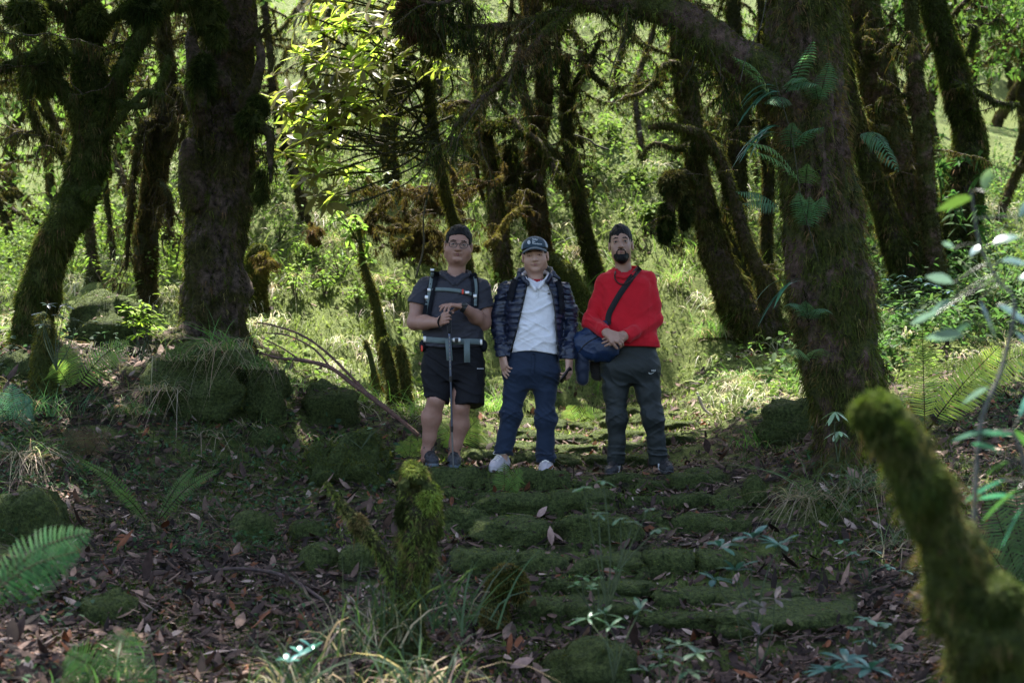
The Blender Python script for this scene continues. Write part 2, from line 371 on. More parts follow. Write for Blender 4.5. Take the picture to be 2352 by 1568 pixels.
for k in range(11, 17):
    y = ROWS[k]; hw = float(np.interp(y, [9, 13], [.85, .5])); x = float(path_x(y))-hw-Rr.uniform(0, .1); i = 0; xe = x+2*hw; row = []
    while x < xe-.12: wd = Rr.uniform(.18, .48); row.append((x, x+wd)); x += wd+.02
    for i, (a, b) in enumerate(row):
        sd_ += 1; z = H1((a+b)/2, y-.06); h = .12
        V, Q, N = blob(((a+b)/2, y+.12, z+.03), ((b-a)/2, .18, h/2), sd_, 0, .30, 14, box=3.2)
        e = 'leftmost' if i == 0 else ('rightmost' if i == len(row)-1 else ORD[i]+' from the left')
        t = thing('step_stone', ((a+b)/2, y+.12, z-.05), f'low mossy stone in the {ORD[k-11]} step behind the men, {e}', 'stone', 'mossy stones of the stone stairway')
        mk('rock', V, Q, M_stone, t); G = Geo(); fuzz(G, V, Q, 1500, rng(sd_), .012, .006, (.08, .12, .02), minz=0, mixc=(.14, .17, .03), down=.3); G.build('moss', M_fuzz, t)['kind'] = 'stuff'
big = [('boulder', (120,318,665,800,'large wedge of mossy rock beside the leaning trunk at left'), dict(depth=.8, amp=.22, box=2.2, mossn=1500, sink=.05, Y=9.6)),
 ('boulder', (335,570,800,965,'square mossy bank block under the thick trunk at left'), dict(depth=.8, amp=.36, box=3.4, mossn=1500, Y=8.75)),
 ('boulder', (548,655,838,955,'rounded mossy rock right of the square bank block'), dict(depth=.6, amp=.4, box=2.4, mossn=1400, Y=8.9)),
 ('boulder', (688,818,893,996,'dark round mossy boulder left of the man in shorts'), dict(depth=.5, amp=.3, box=2.5, mossn=1400)),
 ('moss_mound', (655,905,1020,1120,'wide green mossy mound on the slope left of the steps'), dict(depth=.7, amp=.5, box=2.1, mossn=2600, sink=.25, L=.03, tint=(.06,.12,.02))),
 ('boulder', (-20,100,810,880,'low mossy rock at the left edge under the leaning trunk'), dict(depth=.5, amp=.2, box=3)),
 ('stone', (659,742,1200,1250,'small mossy stone by the dead forked branch'), {}),
 ('stone', (680,775,1252,1322,'round mossy stone left of the forked stump'), dict(amp=.12, box=2.2)),
 ('stone', (775,855,1262,1326,'mossy stone just behind the grass left of the forked stump'), dict(amp=.2)),
 ('stone', (528,615,1182,1255,'brownish mossy stone amid dead leaves at left'), dict(amp=.25, box=2.3)),
 ('stone', (130,330,1392,1440,'flat sunken mossy slab in dead leaves at lower left'), dict(amp=.3, box=2.6, sink=.2, depth=.6)),
 ('stone', (1712,1768,1092,1172,'upright egg shaped mossy stone at the foot of the great right trunk'), dict(box=2.1, amp=.1)),
 ('stone', (1563,1679,1080,1124,'bright mossy stone at the right end of the standing place'), dict(box=2.6)),
 ('boulder', (1760,1960,925,1010,'mossy root bank left of the great right trunk'), dict(depth=.5, amp=.28, box=2.1, sink=.12)),
 ('stone', (560,640,985,1040,'small moss cushion on the slope left of the green mound'), dict(box=2.1, amp=.2)),
 ('boulder', (1020,1160,1008,1075,'mossy rock behind the feet of the man in shorts'), dict(depth=.4, Y=9.5, box=2.4)),
 ('stone', (1170,1230,1035,1082,'bare dark stone between the feet of the man in the white shirt'), dict(mossn=200, Y=9.25, box=2.3)),
 ('boulder', (1250,1480,1480,1568,'low brown mossy hump in front of the lowest step'), dict(box=2.1, amp=.25, sink=.1, tint=(.06,.055,.012), Y=5.5)),
 ('boulder', (-60,130,1130,1260,'moss covered rock at the left edge under hanging straw grass'), dict(box=2.2, amp=.25, sink=.1)),
 ('stone', (1480,1570,1265,1300,'half buried stone right of the fourth step'), {})]
for nm, b, kw in big:
    sd_ += 1; stone(nm, *b, cat='rock' if nm != 'moss_mound' else 'mossy mound', seed=sd_, **kw)

# ------------------------------------------------------------------ leaf litter, moss, grass
def scatter_y(R, n, x0, x1, y0, y1, near=1.0):
    """random ground points, denser near the camera in world space so that they look even in the picture"""
    u = R.random(n); y = (y0**-near + u*(y1**-near-y0**-near))**(-1/near); s = y/8.8
    x = R.uniform(x0, x1, n)*np.maximum(s, .7); return x, y
R = rng(1)
x, y = scatter_y(R, 105000, -3.9, 3.9, 4.0, 16.0, .6); P = np.c_[x, y, np.zeros(len(x))]
w_ = path_w(x, y); keep = (R.random(len(x)) < np.clip(1.0-1.0*sst(9.3, 11.5, y)*(1-w_)+.12+.35*(fbm(P*1.9, 2, 123) > .3), .15, 1)) & (fbm(P*1.1, 2, 3) > -.75+R.random(len(x))*.5-.3)
x, y = x[keep], y[keep]; n = len(x); z = H(x, y)
base = np.c_[x, y, z+R.uniform(.002, .03, n)]
e = .05; nx_ = (H(x+e, y)-z)/e; ny_ = (H(x, y+e)-z)/e
nrm_ = nrm(np.c_[-nx_, -ny_, np.ones(n)]); d = rdir(R, n); d = nrm(d-nrm_*np.sum(d*nrm_, 1, keepdims=True)+nrm_*R.normal(0, .28, (n, 1)))
side = nrm(np.cross(nrm_, d)+rdir(R, n)*.25); L = R.choice([.022, .04, .07, .115], n, p=[.44, .34, .17, .05])*R.uniform(.7, 1.2, n)
pal = np.array([(.045, .028, .023), (.080, .050, .038), (.16, .105, .080), (.016, .010, .008), (.12, .045, .02), (.28, .21, .17)])
c = pal[R.choice(6, n, p=[.28, .26, .12, .24, .06, .04])]*R.uniform(.8, 1.4, (n, 1))
G = Geo(); V, Q, C = strips(base, d, side, L, L*R.uniform(.28, .5, n), LEAF, nrm_*R.uniform(-.3, .35, (n, 1)), c, fold=.12); G.add(V, Q, C)
tag(G.build('leaf_litter', M_litter), kind='stuff')
bp = np.vstack([q[0] for q in STT]); bn = np.vstack([q[1] for q in STT]); k = (bn[:, 2] > .72) & (fbm(bp*5, 2, 88) > .0); bp, bn = bp[k], bn[k]; n = len(bp); d = rdir(R, n); d = nrm(d-bn*np.sum(d*bn, 1, keepdims=True)+bn*R.normal(0, .2, (n, 1)))
c = pal[R.choice(6, n, p=[.33, .22, .15, .22, .05, .03])]*R.uniform(.7, 1.2, (n, 1)); L = R.uniform(.02, .07, n); G = Geo(); V, Q, C = strips(bp+bn*.010, d, np.cross(bn, d), L, L*R.uniform(.25, .5, n), LEAF, bn*R.uniform(-.2, .3, (n, 1)), c, fold=.12); G.add(V, Q, C)
tag(G.build('litter_on_stones', M_litter), kind='stuff')

def blades(G, cx, cy, n, R, L=.3, W=.006, spread=.08, col=(.07, .13, .02), straw=.0, bend=.8, z=None, lean=(0, 0), scol=(.38, .30, .20), tilt=.55):
    x = cx+R.normal(0, spread, n); y = cy+R.normal(0, spread, n); zz = H(x, y) if z is None else np.full(n, z)
    a = R.uniform(0, 2*np.pi, n); o = np.c_[np.cos(a)+lean[0], np.sin(a)+lean[1], np.zeros(n)]
    t = R.uniform(.1, tilt, (n, 1)); d = nrm(o*t+np.array([0, 0, 1.])); l = L*R.uniform(.5, 1.2, n)
    isS = R.random(n) < straw; c = vary(R, col, n, .3); c[isS] = vary(R, scol, isS.sum(), .3)
    bv = o*R.uniform(.1, .7, (n, 1))*bend + np.array([0, 0, -1.])*R.uniform(.15, 1.0, (n, 1))*bend
    bv[isS] += np.array([0, 0, -.5])*bend
    sd2 = np.cross(d, rdir(R, n)); V, Q, C = strips(np.c_[x, y, zz], d, sd2, l, W*R.uniform(.7, 1.3, n), BLADE, bv, c); G.add(V, Q, C)
# dense short green cover on the sunny hillside
R = rng(2); G = Geo(); n = 46000; x, y = scatter_y(R, n, -4.2, 4.2, 9.6, 26, .9)
P = np.c_[x, y, np.zeros(n)]; k = (path_w(x, y) < .3) & (fbm(P*1.4, 3, 41) > -.25); x, y = x[k], y[k]; n = len(x); z = H(x, y)
patch = fbm(np.c_[x, y, z]*.9, 2, 12)[:, None]
c = np.where(patch > .15, np.array([[.14, .175, .055]]), np.array([[.11, .14, .035]]))*R.uniform(.55, 1.4, (n, 1))
tp = fbm(np.c_[x, y, z]*2.1, 2, 77); hgt = .05+.16*sst(.1, .7, tp); V, Q, C = strips(np.c_[x, y, z-.01], nrm(rdir(R, n)*.6+[0, 0, 1]), rdir(R, n), hgt*R.uniform(.5, 1.3, n), .011*(y/12), BLADE, np.c_[rdir(R, n)[:, :2]*.5, -R.uniform(.1, .9, n)], c)
G.add(V, Q, C)
# straw-coloured dead blades among it
n = 9000; x, y = scatter_y(R, n, -4.2, 4.2, 9.8, 22, .9); P = np.c_[x, y, np.zeros(n)]; k = (path_w(x, y) < .4) & (fbm(P*1.7, 2, 61) > .12); x, y = x[k], y[k]; n = len(x)
V, Q, C = strips(np.c_[x, y, H(x, y)+.03], nrm(np.c_[R.normal(0, .6, n), R.normal(-.6, .4, n), R.uniform(0, .8, n)]), rdir(R, n), R.uniform(.12, .3, n), .007*(y/11), BLADE, np.c_[np.zeros(n), np.zeros(n), -R.uniform(.5, 1.1, n)], vary(R, (.46, .40, .28), n, .3)); G.add(V, Q, C)
tag(G.build('hillside_grass', M_grass), kind='stuff')
# clumps of pale dead grass hanging down the bank
m = 150; xc, yc = scatter_y(R, m, -3.6, 3.6, 10.2, 21, .9); k = path_w(xc, yc) < .1; xc, yc = xc[k], yc[k]; q = 34; n = len(xc)*q
b = np.repeat(np.c_[xc, yc, H(xc, yc)+.07], q, 0)+R.normal(0, 1, (n, 3))*[.09, .04, .015]; sc_ = np.repeat(yc/12, q)
V, Q, C = strips(b, nrm(np.c_[R.normal(0, .45, n), R.uniform(-1.1, -.2, n), R.uniform(-.1, .9, n)]), rdir(R, n), R.uniform(.16, .38, n)*sc_, .008*sc_, BLADE, np.c_[np.zeros(n), np.zeros(n), -R.uniform(.8, 1.5, n)], np.where(R.random((n, 1)) < .7, vary(R, (.50, .44, .33), n, .3), vary(R, (.16, .22, .06), n, .3))); G = Geo(); G.add(V, Q, C)
tag(G.build('hanging_dead_grass', M_grass), kind='stuff')
# moss carpet: small upright shoots on the hill and in patches near the path
R = rng(3); G = Geo(); n = 150000; x, y = scatter_y(R, n, -4.0, 4.0, 4.6, 18.5, .6); mm = moss_mask(x, y)+fbm(np.c_[x, y, 0*x]*1.6, 3, 90)*.35
k = mm > .32+R.normal(0, .05, n); x, y = x[k], y[k]; n = len(x); z = H(x, y)
bright = sst(9.3, 11, y)[:, None]; c = np.array([[.085, .12, .022]])*(1-bright)+np.array([[.19, .225, .07]])*bright  # hill moss painted lighter, standing in for more sunlight there
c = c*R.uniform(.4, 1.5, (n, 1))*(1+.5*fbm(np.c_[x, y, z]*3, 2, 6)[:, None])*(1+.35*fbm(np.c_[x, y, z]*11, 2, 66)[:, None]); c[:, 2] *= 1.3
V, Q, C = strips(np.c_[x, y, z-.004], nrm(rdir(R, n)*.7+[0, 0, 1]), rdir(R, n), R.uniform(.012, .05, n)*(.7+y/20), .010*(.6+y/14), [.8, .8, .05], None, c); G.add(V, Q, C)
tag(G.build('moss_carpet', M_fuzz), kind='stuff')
# small leafy ground cover, everywhere off the path
R = rng(4); G = Geo(); n = 4200; x, y = scatter_y(R, n, -4, 4, 4.2, 24, .9); k = (fbm(np.c_[x, y, 0*x]*.9, 2, 19) > .05) & (path_w(x, y) < .5) & ((y > 9) | (R.random(n) < .35)) ; x, y = x[k], y[k]; n = len(x)
m_ = 5; b = np.repeat(np.c_[x, y, H(x, y)], m_, 0)+R.normal(0, .03, (n*m_, 3))+np.array([0, 0, .05]); N_ = len(b); yy = b[:, 1]
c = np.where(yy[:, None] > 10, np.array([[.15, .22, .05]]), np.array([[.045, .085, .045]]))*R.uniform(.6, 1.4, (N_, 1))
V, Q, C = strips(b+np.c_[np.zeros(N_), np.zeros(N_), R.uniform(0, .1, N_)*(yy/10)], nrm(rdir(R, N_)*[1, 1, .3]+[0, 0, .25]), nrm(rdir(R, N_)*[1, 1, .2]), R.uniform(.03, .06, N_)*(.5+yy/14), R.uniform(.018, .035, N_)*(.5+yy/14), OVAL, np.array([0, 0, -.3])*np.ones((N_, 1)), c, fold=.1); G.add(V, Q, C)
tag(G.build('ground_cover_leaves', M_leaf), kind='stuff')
# fallen needles and twigs
R = rng(5); G = Geo(); n = 9000; x, y = scatter_y(R, n, -3.6, 3.6, 4.2, 11.5, .6); z = H(x, y)+R.uniform(.005, .03, n); a = R.uniform(0, 6.28, n)
V, Q, C = strips(np.c_[x, y, z], nrm(np.c_[np.cos(a), np.sin(a), R.normal(0, .12, n)]), np.c_[-np.sin(a), np.cos(a), R.normal(0, .5, n)], R.uniform(.04, .2, n), R.uniform(.002, .005, n), [1, 1, .8, .4], np.c_[R.normal(0, .2, (n, 2)), np.zeros(n)], vary(R, (.13, .09, .07), n, .5)); G.add(V, Q, C)
tag(G.build('fallen_twigs', M_litter), kind='stuff')
# ------------------------------------------------------------------ trees
SHAG = [1, .45, .9, .35, .7, .3, .04]
YS = [1.0]
def gb(px, py, Y):
    """root point on the ground below this pixel; the whole tree is then built at that distance"""
    p = hit(px, py, 3.0); YS[0] = p[1]/Y; return p
def ats(px, py, Y): return at(px, py, Y*YS[0])
class Tree:
    def __init__(s, name, loc, label, cat='tree', group=None, bark=None, seed=0, fz=1.0, hg=1.0, mcol=MG, mmix=(.11, .12, .025), hcol=MD, fl=.03, sh=0., shL=.07, rk=1.0):
        s.rk = rk
        s.sh, s.shL = sh, shL
        s.t = thing(name, loc, label, cat, group); s.bark = bark or M_bark; s.R = rng(seed+9000); s.seed = seed
        s.fz, s.hg, s.mcol, s.mmix, s.hcol, s.fl = fz, hg, mcol, mmix, hcol, fl
        s.M = Geo(); s.Hg = Geo(); s.T = Geo(); s.L = Geo(); s.k = 0
    def limb(s, path, part='branch', seg=None, amp=.14, px=True, fz=None, hang=0., hl=.14, n=6, ridges=.04, freq=5., M=None):
        path = [tuple(q) for q in path]
        A = np.array([np.r_[ats(*q[:3]), q[3]/F*q[2]*YS[0]] for q in path]) if px else np.array(path, float)
        S = spline(A, n); S[:, 3] *= s.rk; r = np.maximum(S[:, 3], .003); s.k += 1
        seg = seg or int(np.clip(r.max()*150, 7, 72))
        V, Q, T, N = tube(S[:, :3], r, seg, amp, freq, s.seed+s.k, True, ridges)
        mk(part, V, Q, M or s.bark, s.t, None, True, T)
        ln = np.linalg.norm(np.diff(S[:, :3], axis=0), axis=1).sum(); area = ln*r.mean()*6.3; dist = S[:, 1].mean()
        f = s.fz if fz is None else fz
        if s.sh and part == 'trunk': s.shag(V, Q, int(area*420*s.sh), s.shL)
        if f: fuzz(s.M, V, Q, int(area*7500*f), s.R, s.fl*(.6+dist/22), .008*(dist/9)**.7, s.mcol, down=.8, mixc=s.mmix, flip=1)
        if hang: s.hang(S, hang*s.hg, hl)
        return S
    def hang(s, S, dens, hl, pos=None):
        """strands of moss drooping from the underside of a limb"""
        seglen = np.linalg.norm(np.diff(S[:, :3], axis=0), axis=1); ln = seglen.sum(); n = max(2, int(ln*8*dens))
        cum = np.r_[0, np.cumsum(seglen)]/ln; u = s.R.random(n)
        C0 = np.stack([np.interp(u, cum, S[:, j]) for j in range(4)], 1); sz = s.R.uniform(.2, 1.0, n)**2*hl*1.7
        m = 13; b = np.repeat(C0[:, :3], m, 0); rr = np.repeat(C0[:, 3], m); z = np.repeat(sz, m); N = len(b); R = s.R
        off = R.normal(0, 1, (N, 3))*(rr[:, None]*.55+.012); off[:, 2] = -np.abs(off[:, 2])*.5; dist = float(S[:, 1].mean())
        d = nrm(off*[1, 1, .3]/(rr[:, None]+.02)*.4+rdir(R, N)*.25+[0, 0, -1.]); L_ = z*R.uniform(.3, 1, N)
        c = vary(R, s.hcol, N, .45); t = R.random(N) < .25; c[t] = vary(R, MB, t.sum(), .4)
        V, Q, C = strips(b+off, d, rdir(R, N), L_, .0065*(dist/9)**.7*R.uniform(.5, 1.6, N), SHAG, np.array([0, 0, -.25])+R.normal(0, .1, (N, 3)), c); s.Hg.add(V, Q, C)
    def shag(s, V, Q, n, L=.07, cols=None):
        """untidy tufts of moss hanging flat against a trunk"""
        R = s.R; P, N = face_samples(V, Q, n, R); pt = fbm(P*np.array([3.5, 3.5, 2.0]), 3, 5+s.seed); k = pt > -.25+R.normal(0, .15, n); P, N, pt = P[k], N[k], pt[k]; m = 7; n = len(P)
        cols = cols or [(.08, .10, .02), (.15, .13, .045), (.03, .03, .012), (.19, .115, .06)]
        ci = R.choice(len(cols), n, p=[.35, .25, .28, .12]); base_c = np.array(cols)[ci]*R.uniform(.6, 1.4, (n, 1)); dist = P[:, 1].mean()
        Pb = np.repeat(P, m, 0)+R.normal(0, .012, (n*m, 3)); Nb = np.repeat(N, m, 0); l = np.repeat(L*R.uniform(.3, 1.2, n), m)*R.uniform(.5, 1.2, n*m)
        V2, Q2, C = strips(Pb-Nb*.004, nrm(Nb*.75+rdir(R, n*m)*.5+[0, 0, -.5]), rdir(R, n*m), l, .006*(dist/9)**.8, SHAG, np.array([0, 0, -.8])*np.ones((n*m, 1)), np.repeat(base_c, m, 0)*R.uniform(.7, 1.3, (n*m, 1))); s.Hg.add(V2, Q2, C)
    def tangle(s, S, n, L=1.6, r=.013, u0=.35, hang=1.6, hl=.12, tw=3):
        """long crooked side boughs hung with moss"""
        R = s.R
        for k in range(n):
            i = int(R.uniform(u0, .95)*(len(S)-1)); q = S[i, :3].copy(); a = R.choice([0, math.pi])+R.normal(0, .5); d = np.array([math.cos(a), R.normal(0, .35), R.uniform(-.2, .6)]); B = []; m = 9; l = L*R.uniform(.5, 1.3)
            for j in range(m): B.append((*q, r*R.uniform(.8, 1.2)*(1-.085*j))); d = d+R.normal(0, .42, 3)*[1, .6, 1]; d /= np.linalg.norm(d); q = q+d*l/(m-1)
            SB = s.limb(B, 'branch', px=False, seg=7, amp=.3, freq=14, hang=hang, hl=hl, n=4, fz=1.6); s.twigs(SB, tw, .4, .005, .6, 2, hang*.7)
    def twigs(s, S, n, L=.5, r=.006, droop=.3, gen=2, hang=.6, u0=.2, out=None, col=(.05, .035, .022), fz=1., bias=None):
        """crooked side twigs along a limb; returns tips"""
        tips = []; R = s.R
        for k in range(n):
            u = R.uniform(u0, 1); i = int(u*(len(S)-1)); p = S[i, :3]; d = rdir(R, 1)[0]; d[2] = abs(d[2])*.3
            if bias is not None: d = d*.6+np.array(bias)
            d /= np.linalg.norm(d); l = L*R.uniform(.5, 1.3); P = [p]; q = p.copy(); st = l/6
            for j in range(6):
                d = d+R.normal(0, .32, 3)+np.array([0, 0, -droop*.25]); d /= np.linalg.norm(d); q = q+d*st; P.append(q)
            P = np.array(P); rr = np.linspace(r*R.uniform(.8, 1.6), r*.4, 7); SS = spline(np.c_[P, rr], 2)
            V, Q, T, N = tube(SS[:, :3], SS[:, 3], 5, .2, 20, k, False); s.T.add(V, Q, vary(R, col, len(V), .2))
            if fz: fuzz(s.M, V, Q, int(l*240*fz), R, s.fl*.8*(.6+p[1]/22), .008*(p[1]/9)**.7, s.mcol, down=.9, mixc=s.mmix)
            if hang: s.hang(SS, hang*s.hg, .09)
            tips.append((SS[-1, :3], d))
            if gen > 1: tips += s.twigs(SS, R.integers(1, 3), L*.55, r*.6, droop, gen-1, hang, .3, col=col, fz=fz)
        return tips
    def clump(s, px, py, Y, rx, ry, col=MG, n=4200, L=.05, name='moss_clump'):
        """ball of moss; radii in photograph pixels"""
        Y = Y*YS[0]; c = at(px, py, Y); k = Y/F; V, Q, N = blob(c, (rx*k*.82, rx*k*.75, ry*k*.85), int(px+py), 0, .3, 18, 2.0, 2.1)
        o = mk(name, V, Q, M_mossy, s.t); G = Geo()
        fuzz(G, V, Q, n, s.R, L, .008*(Y/9), col, down=.5, mixc=MD, flip=1); fuzz(G, V, Q, n//8, s.R, L*1.1, .007*(Y/9), MD, down=1.6, minz=-2)
        g = G.build('moss_strands', M_fuzz, None); g.parent = o; g['kind'] = 'stuff'
    def leaves(s, C0, n, rad, L=.1, W=.04, col=(.10, .18, .03), up=.2, var=.35):
        R = s.R; p = np.asarray(C0)+rdir(R, n)*np.asarray(rad)*R.random((n, 1))**.45
        V, Q, C = strips(p, nrm(rdir(R, n)+[0, 0, up-.3]), nrm(rdir(R, n)*[1, 1, .4]), L*R.uniform(.6, 1.3, n), W*R.uniform(.7, 1.3, n), OVAL, np.array([0, 0, -.35])*np.ones((n, 1)), vary(R, col, n, var), fold=.1); s.L.add(V, Q, C)
    def done(s, leafmat=None, leafname='crown'):  # crown also takes the unseen shade clusters added to the big trunks
        for g, nm, m in ((s.M, 'moss', M_fuzz), (s.Hg, 'hanging_moss', M_fuzz), (s.T, 'twigs', M_twig), (s.L, leafname, leafmat or M_leaf)):
            o = g.build(nm, m, s.t)
            if o: o['kind'] = 'stuff'
        return s.t
def root_flare(T, px, py, Y, rpx, n=6, seed=0, up=.5):
    R = rng(seed); Y = Y*YS[0]; c = at(px, py, Y)
    for k in range(n):
        a = k/n*6.28+R.uniform(-.3, .3); r = rpx/F*Y; P = []
        for j, (q, hh, w_) in enumerate([(.35, up, .42), (.75, up*.35, .38), (1.2, .05, .28), (1.9, -.01, .16), (2.7, -.05, .07)]):
            x = c[0]+math.cos(a+.15*j*R.normal())*r*q; y = c[1]+math.sin(a)*r*q; P.append((x, y, H1(x, y)+hh*r*2.2, r*w_))
        T.limb(P, 'root', px=False, amp=.25, n=4)

SHADE_CANOPY = (.04, .08, .02)  # leaf colour of the unseen crowns added to shade the foreground
# leaning mossy trunk at the left
T = Tree('tree', gb(85, 790, 9.2), 'dark mossy tree at the far left whose trunk leans right and forks', bark=M_mossy, seed=1, sh=1.6, shL=.05, fz=1.3, mcol=(.045, .065, .012), mmix=(.09, .10, .025), hcol=(.05, .045, .018))
T.limb([(66,830,9.3,48),(82,720,9.3,41),(106,620,9.2,39),(145,520,9.1,39),(188,420,9.1,41),(212,330,9.1,38),(214,240,9.1,36),(200,130,9.1,34),(192,0,9.1,34),(185,-160,9.2,30),(170,-600,9.4,20)], 'trunk', n=9, ridges=.08, amp=.2)
root_flare(T, 75, 790, 9.3, 42, 6, 3, .3)
a = T.limb([(222,290,9.1,26),(258,225,9.0,22),(283,160,8.9,19),(318,95,8.9,19),(350,45,8.9,15),(385,-10,8.9,11),(430,-140,8.9,8)], hang=1.2)
b = T.limb([(200,330,9.1,22),(165,240,8.9,16),(120,170,8.8,14),(70,130,8.8,11),(0,160,8.7,7),(-60,150,8.7,5)], hang=2.5, hl=.2)
c = T.limb([(200,120,9.1,16),(150,40,9,13),(90,0,8.9,11),(20,20,8.9,9),(-50,0,8.8,6)], hang=2.5, hl=.25)
d = T.limb([(195,420,9.1,20),(150,350,9.2,12),(95,300,9.2,10),(60,210,9.2,9),(40,120,9.2,8)], hang=2.5, hl=.25)
e = T.limb([(225,215,9.1,12),(290,240,8.9,8),(345,235,8.9,7),(390,128,8.9,6)], hang=2, hl=.14)
f = T.limb([(230,330,9.1,10),(285,260,8.9,7),(330,215,8.9,9),(375,220,8.8,6)], hang=2, hl=.14)
g = T.limb([(185,445,9.1,12),(215,445,8.9,13),(228,428,8.9,8)])
T.limb([(205,120,9.1,14),(260,40,9.0,11),(330,10,9.0,18),(400,15,9.1,12),(450,8,9.3,12),(520,40,9.5,12)], hang=1.6)
for q in ((95,175,8.8,48,42),(120,130,8.8,40,40),(60,30,8.8,48,40),(215,40,8.9,30,30),(325,25,8.9,46,28)): T.clump(*q, col=(.08, .095, .025), n=3500)
for S in (a, b, c, d): T.twigs(S, 5, .45, .006, .6, hang=1.0); T.tangle(S, 2, .9, .012)
for q in range(16): T.leaves((-3.1+T.R.uniform(-1.8, .7), 8.9+T.R.uniform(-2.5, 2.1), 6.6+T.R.uniform(-.5, 1.6)), 330, (1.0, 1.0, .5), .17, .09, SHADE_CANOPY)  # crown above the frame, spread to keep sun off the left foreground
T.done()

# thick rugged trunk
T = Tree('tree', gb(490, 795, 9.6), 'thickest trunk on the left, rugged bare brown bark with burls and broken stubs', bark=M_bark_brown, seed=2, sh=.7, shL=.05, fz=.22, mcol=(.05, .06, .012), mmix=(.09, .10, .02))
T.limb([(490,830,9.6,88),(490,780,9.6,78),(493,700,9.6,72),(492,600,9.6,71),(494,510,9.6,70),(500,420,9.6,74),(506,340,9.6,76),(512,270,9.6,66),(520,190,9.6,60),(527,90,9.6,58),(532,-30,9.6,56),(540,-250,9.6,46),(545,-650,9.6,28)], 'trunk', n=14, seg=90, amp=.17, ridges=.13, freq=3.2)
S = T.limb([(455,470,9.5,34),(440,400,9.35,30),(434,345,9.25,24),(438,322,9.2,12)], 'broken_limb', amp=.25, ridges=.12)
T.limb([(548,250,9.4,20),(585,200,9.3,14),(600,130,9.3,11),(590,80,9.3,7),(610,55,9.3,3)], 'broken_limb', amp=.25)
h1 = T.limb([(540,290,9.4,26),(585,285,9.2,16),(608,300,9.1,10),(622,315,9.1,9),(620,345,9.1,9),(622,420,9.1,3)], 'broken_limb', amp=.3, hang=4, hl=.16)
T.limb([(470,300,9.4,24),(450,210,9.2,26),(470,190,9.2,20),(500,185,9.2,22),(520,210,9.3,16)], 'broken_limb', amp=.3, hang=1.5)
h2 = T.limb([(505,120,9.5,22),(470,60,9.2,18),(440,90,9.1,14),(448,150,9.05,22),(460,210,9.0,16),(466,250,9.0,6)], amp=.25, hang=3, hl=.12)
T.limb([(560,110,9.4,14),(598,85,9.3,6),(630,52,9.2,2)], 'broken_limb')
for q in ((460,175,9.0,30,50),(472,32,9.1,40,42),(498,80,9.1,22,22),(575,280,9.1,28,30),(592,245,9.2,22,22),(598,430,9.3,14,40)): T.clump(*q, col=(.09, .11, .03), n=3000)
root_flare(T, 490, 795, 9.6, 82, 7, 9, .35)
for q in range(16): T.leaves((-2.4+T.R.uniform(-1.5, 1.2), 9.4+T.R.uniform(-1.6, 1.2), 7.3+T.R.uniform(-.4, .5)), 330, (.8, .8, .4), .17, .09, SHADE_CANOPY)  # unseen clusters added to close a sun gap at left
for q in range(12): T.leaves((.5+T.R.uniform(-1.0, 1.2), 10.9+T.R.uniform(-.7, .7), 7.3+T.R.uniform(-.4, .5)), 330, (.8, .7, .4), .17, .09, SHADE_CANOPY)  # unseen clusters added to keep sun off the men's heads
for q in range(12): T.leaves((-.3+T.R.uniform(-1.1, 1.1), 9.4+T.R.uniform(-1.6, 1.4), 7.2+T.R.uniform(-.4, .6)), 330, (.8, .8, .4), .17, .09, SHADE_CANOPY)  # unseen clusters added to block a sun patch on the foreground
for q in range(14): T.leaves((-1.3+T.R.uniform(-1.8, 2.0), 8.8+T.R.uniform(-2.2, 2.1), 6.8+T.R.uniform(-.5, 1.8)), 330, (1.0, 1.0, .5), .17, .09, SHADE_CANOPY)  # main crown above the frame, shaped to shade the ground below
R = T.R; n = 260; u = R.random(n)
T.done()
# shaggy hanging dead trunk between the two
T = Tree('dead_tree', gb(345, 700, 10.4), 'dead trunk shaggy with hanging dark moss between the two big left trunks', seed=3, fz=1.2, mcol=(.05, .05, .016), mmix=(.09, .07, .03), hcol=(.045, .04, .018))
a = T.limb([(350,740,10.4,12),(338,650,10.4,20),(335,560,10.4,26),(350,450,10.4,24),(362,360,10.4,28),(380,270,10.4,30),(388,200,10.4,18),(380,100,10.4,14),(372,-40,10.4,12),(365,-300,10.4,9)], 'trunk', hang=3, hl=.22)
b = T.limb([(375,270,10.4,12),(330,290,10.2,8),(310,380,10.2,6),(300,480,10.2,5),(290,620,10.2,3)], hang=3, hl=.25)
c = T.limb([(385,250,10.4,12),(410,205,10.2,12),(425,240,10.1,6),(420,330,10.1,4)], hang=3, hl=.2)
d = T.limb([(350,400,10.4,10),(385,450,10.2,8),(392,520,10.2,5)], hang=4, hl=.22)
for S in (a, b, c, d): T.twigs(S, 6, .5, .006, 1.0, hang=1.3, bias=(0, -.2, -.5))
T.tangle(a, 6, 1.0, .012)
T.done()

# centre trees
T = Tree('tree', gb(1155, 660, 11.6), 'straight slim mossy trunk rising between the man in shorts and the man in the cap', bark=M_bark_brown, seed=4, rk=.82, sh=.4, fz=.7, mcol=(.07, .08, .015), mmix=(.12, .10, .03))
a = T.limb([(1162,690,11.6,30),(1158,640,11.6,25),(1150,560,11.6,23),(1140,470,11.6,22),(1128,400,11.6,20),(1118,340,11.6,19),(1105,290,11.6,22),(1100,260,11.6,15),(1120,200,11.6,10),(1150,150,11.6,7),(1170,60,11.6,6),(1180,-60,11.6,5)], 'trunk')
b = T.limb([(1108,300,11.6,13),(1140,285,11.4,9),(1175,275,11.3,11),(1200,300,11.2,8),(1240,330,11.2,10),(1280,400,11.1,8),(1300,440,11.0,6)], hang=2.5)
c = T.limb([(1105,290,11.6,9),(1080,240,11.4,6),(1050,235,11.3,5),(1020,250,11.2,4),(985,215,11.2,4)], hang=1.5)
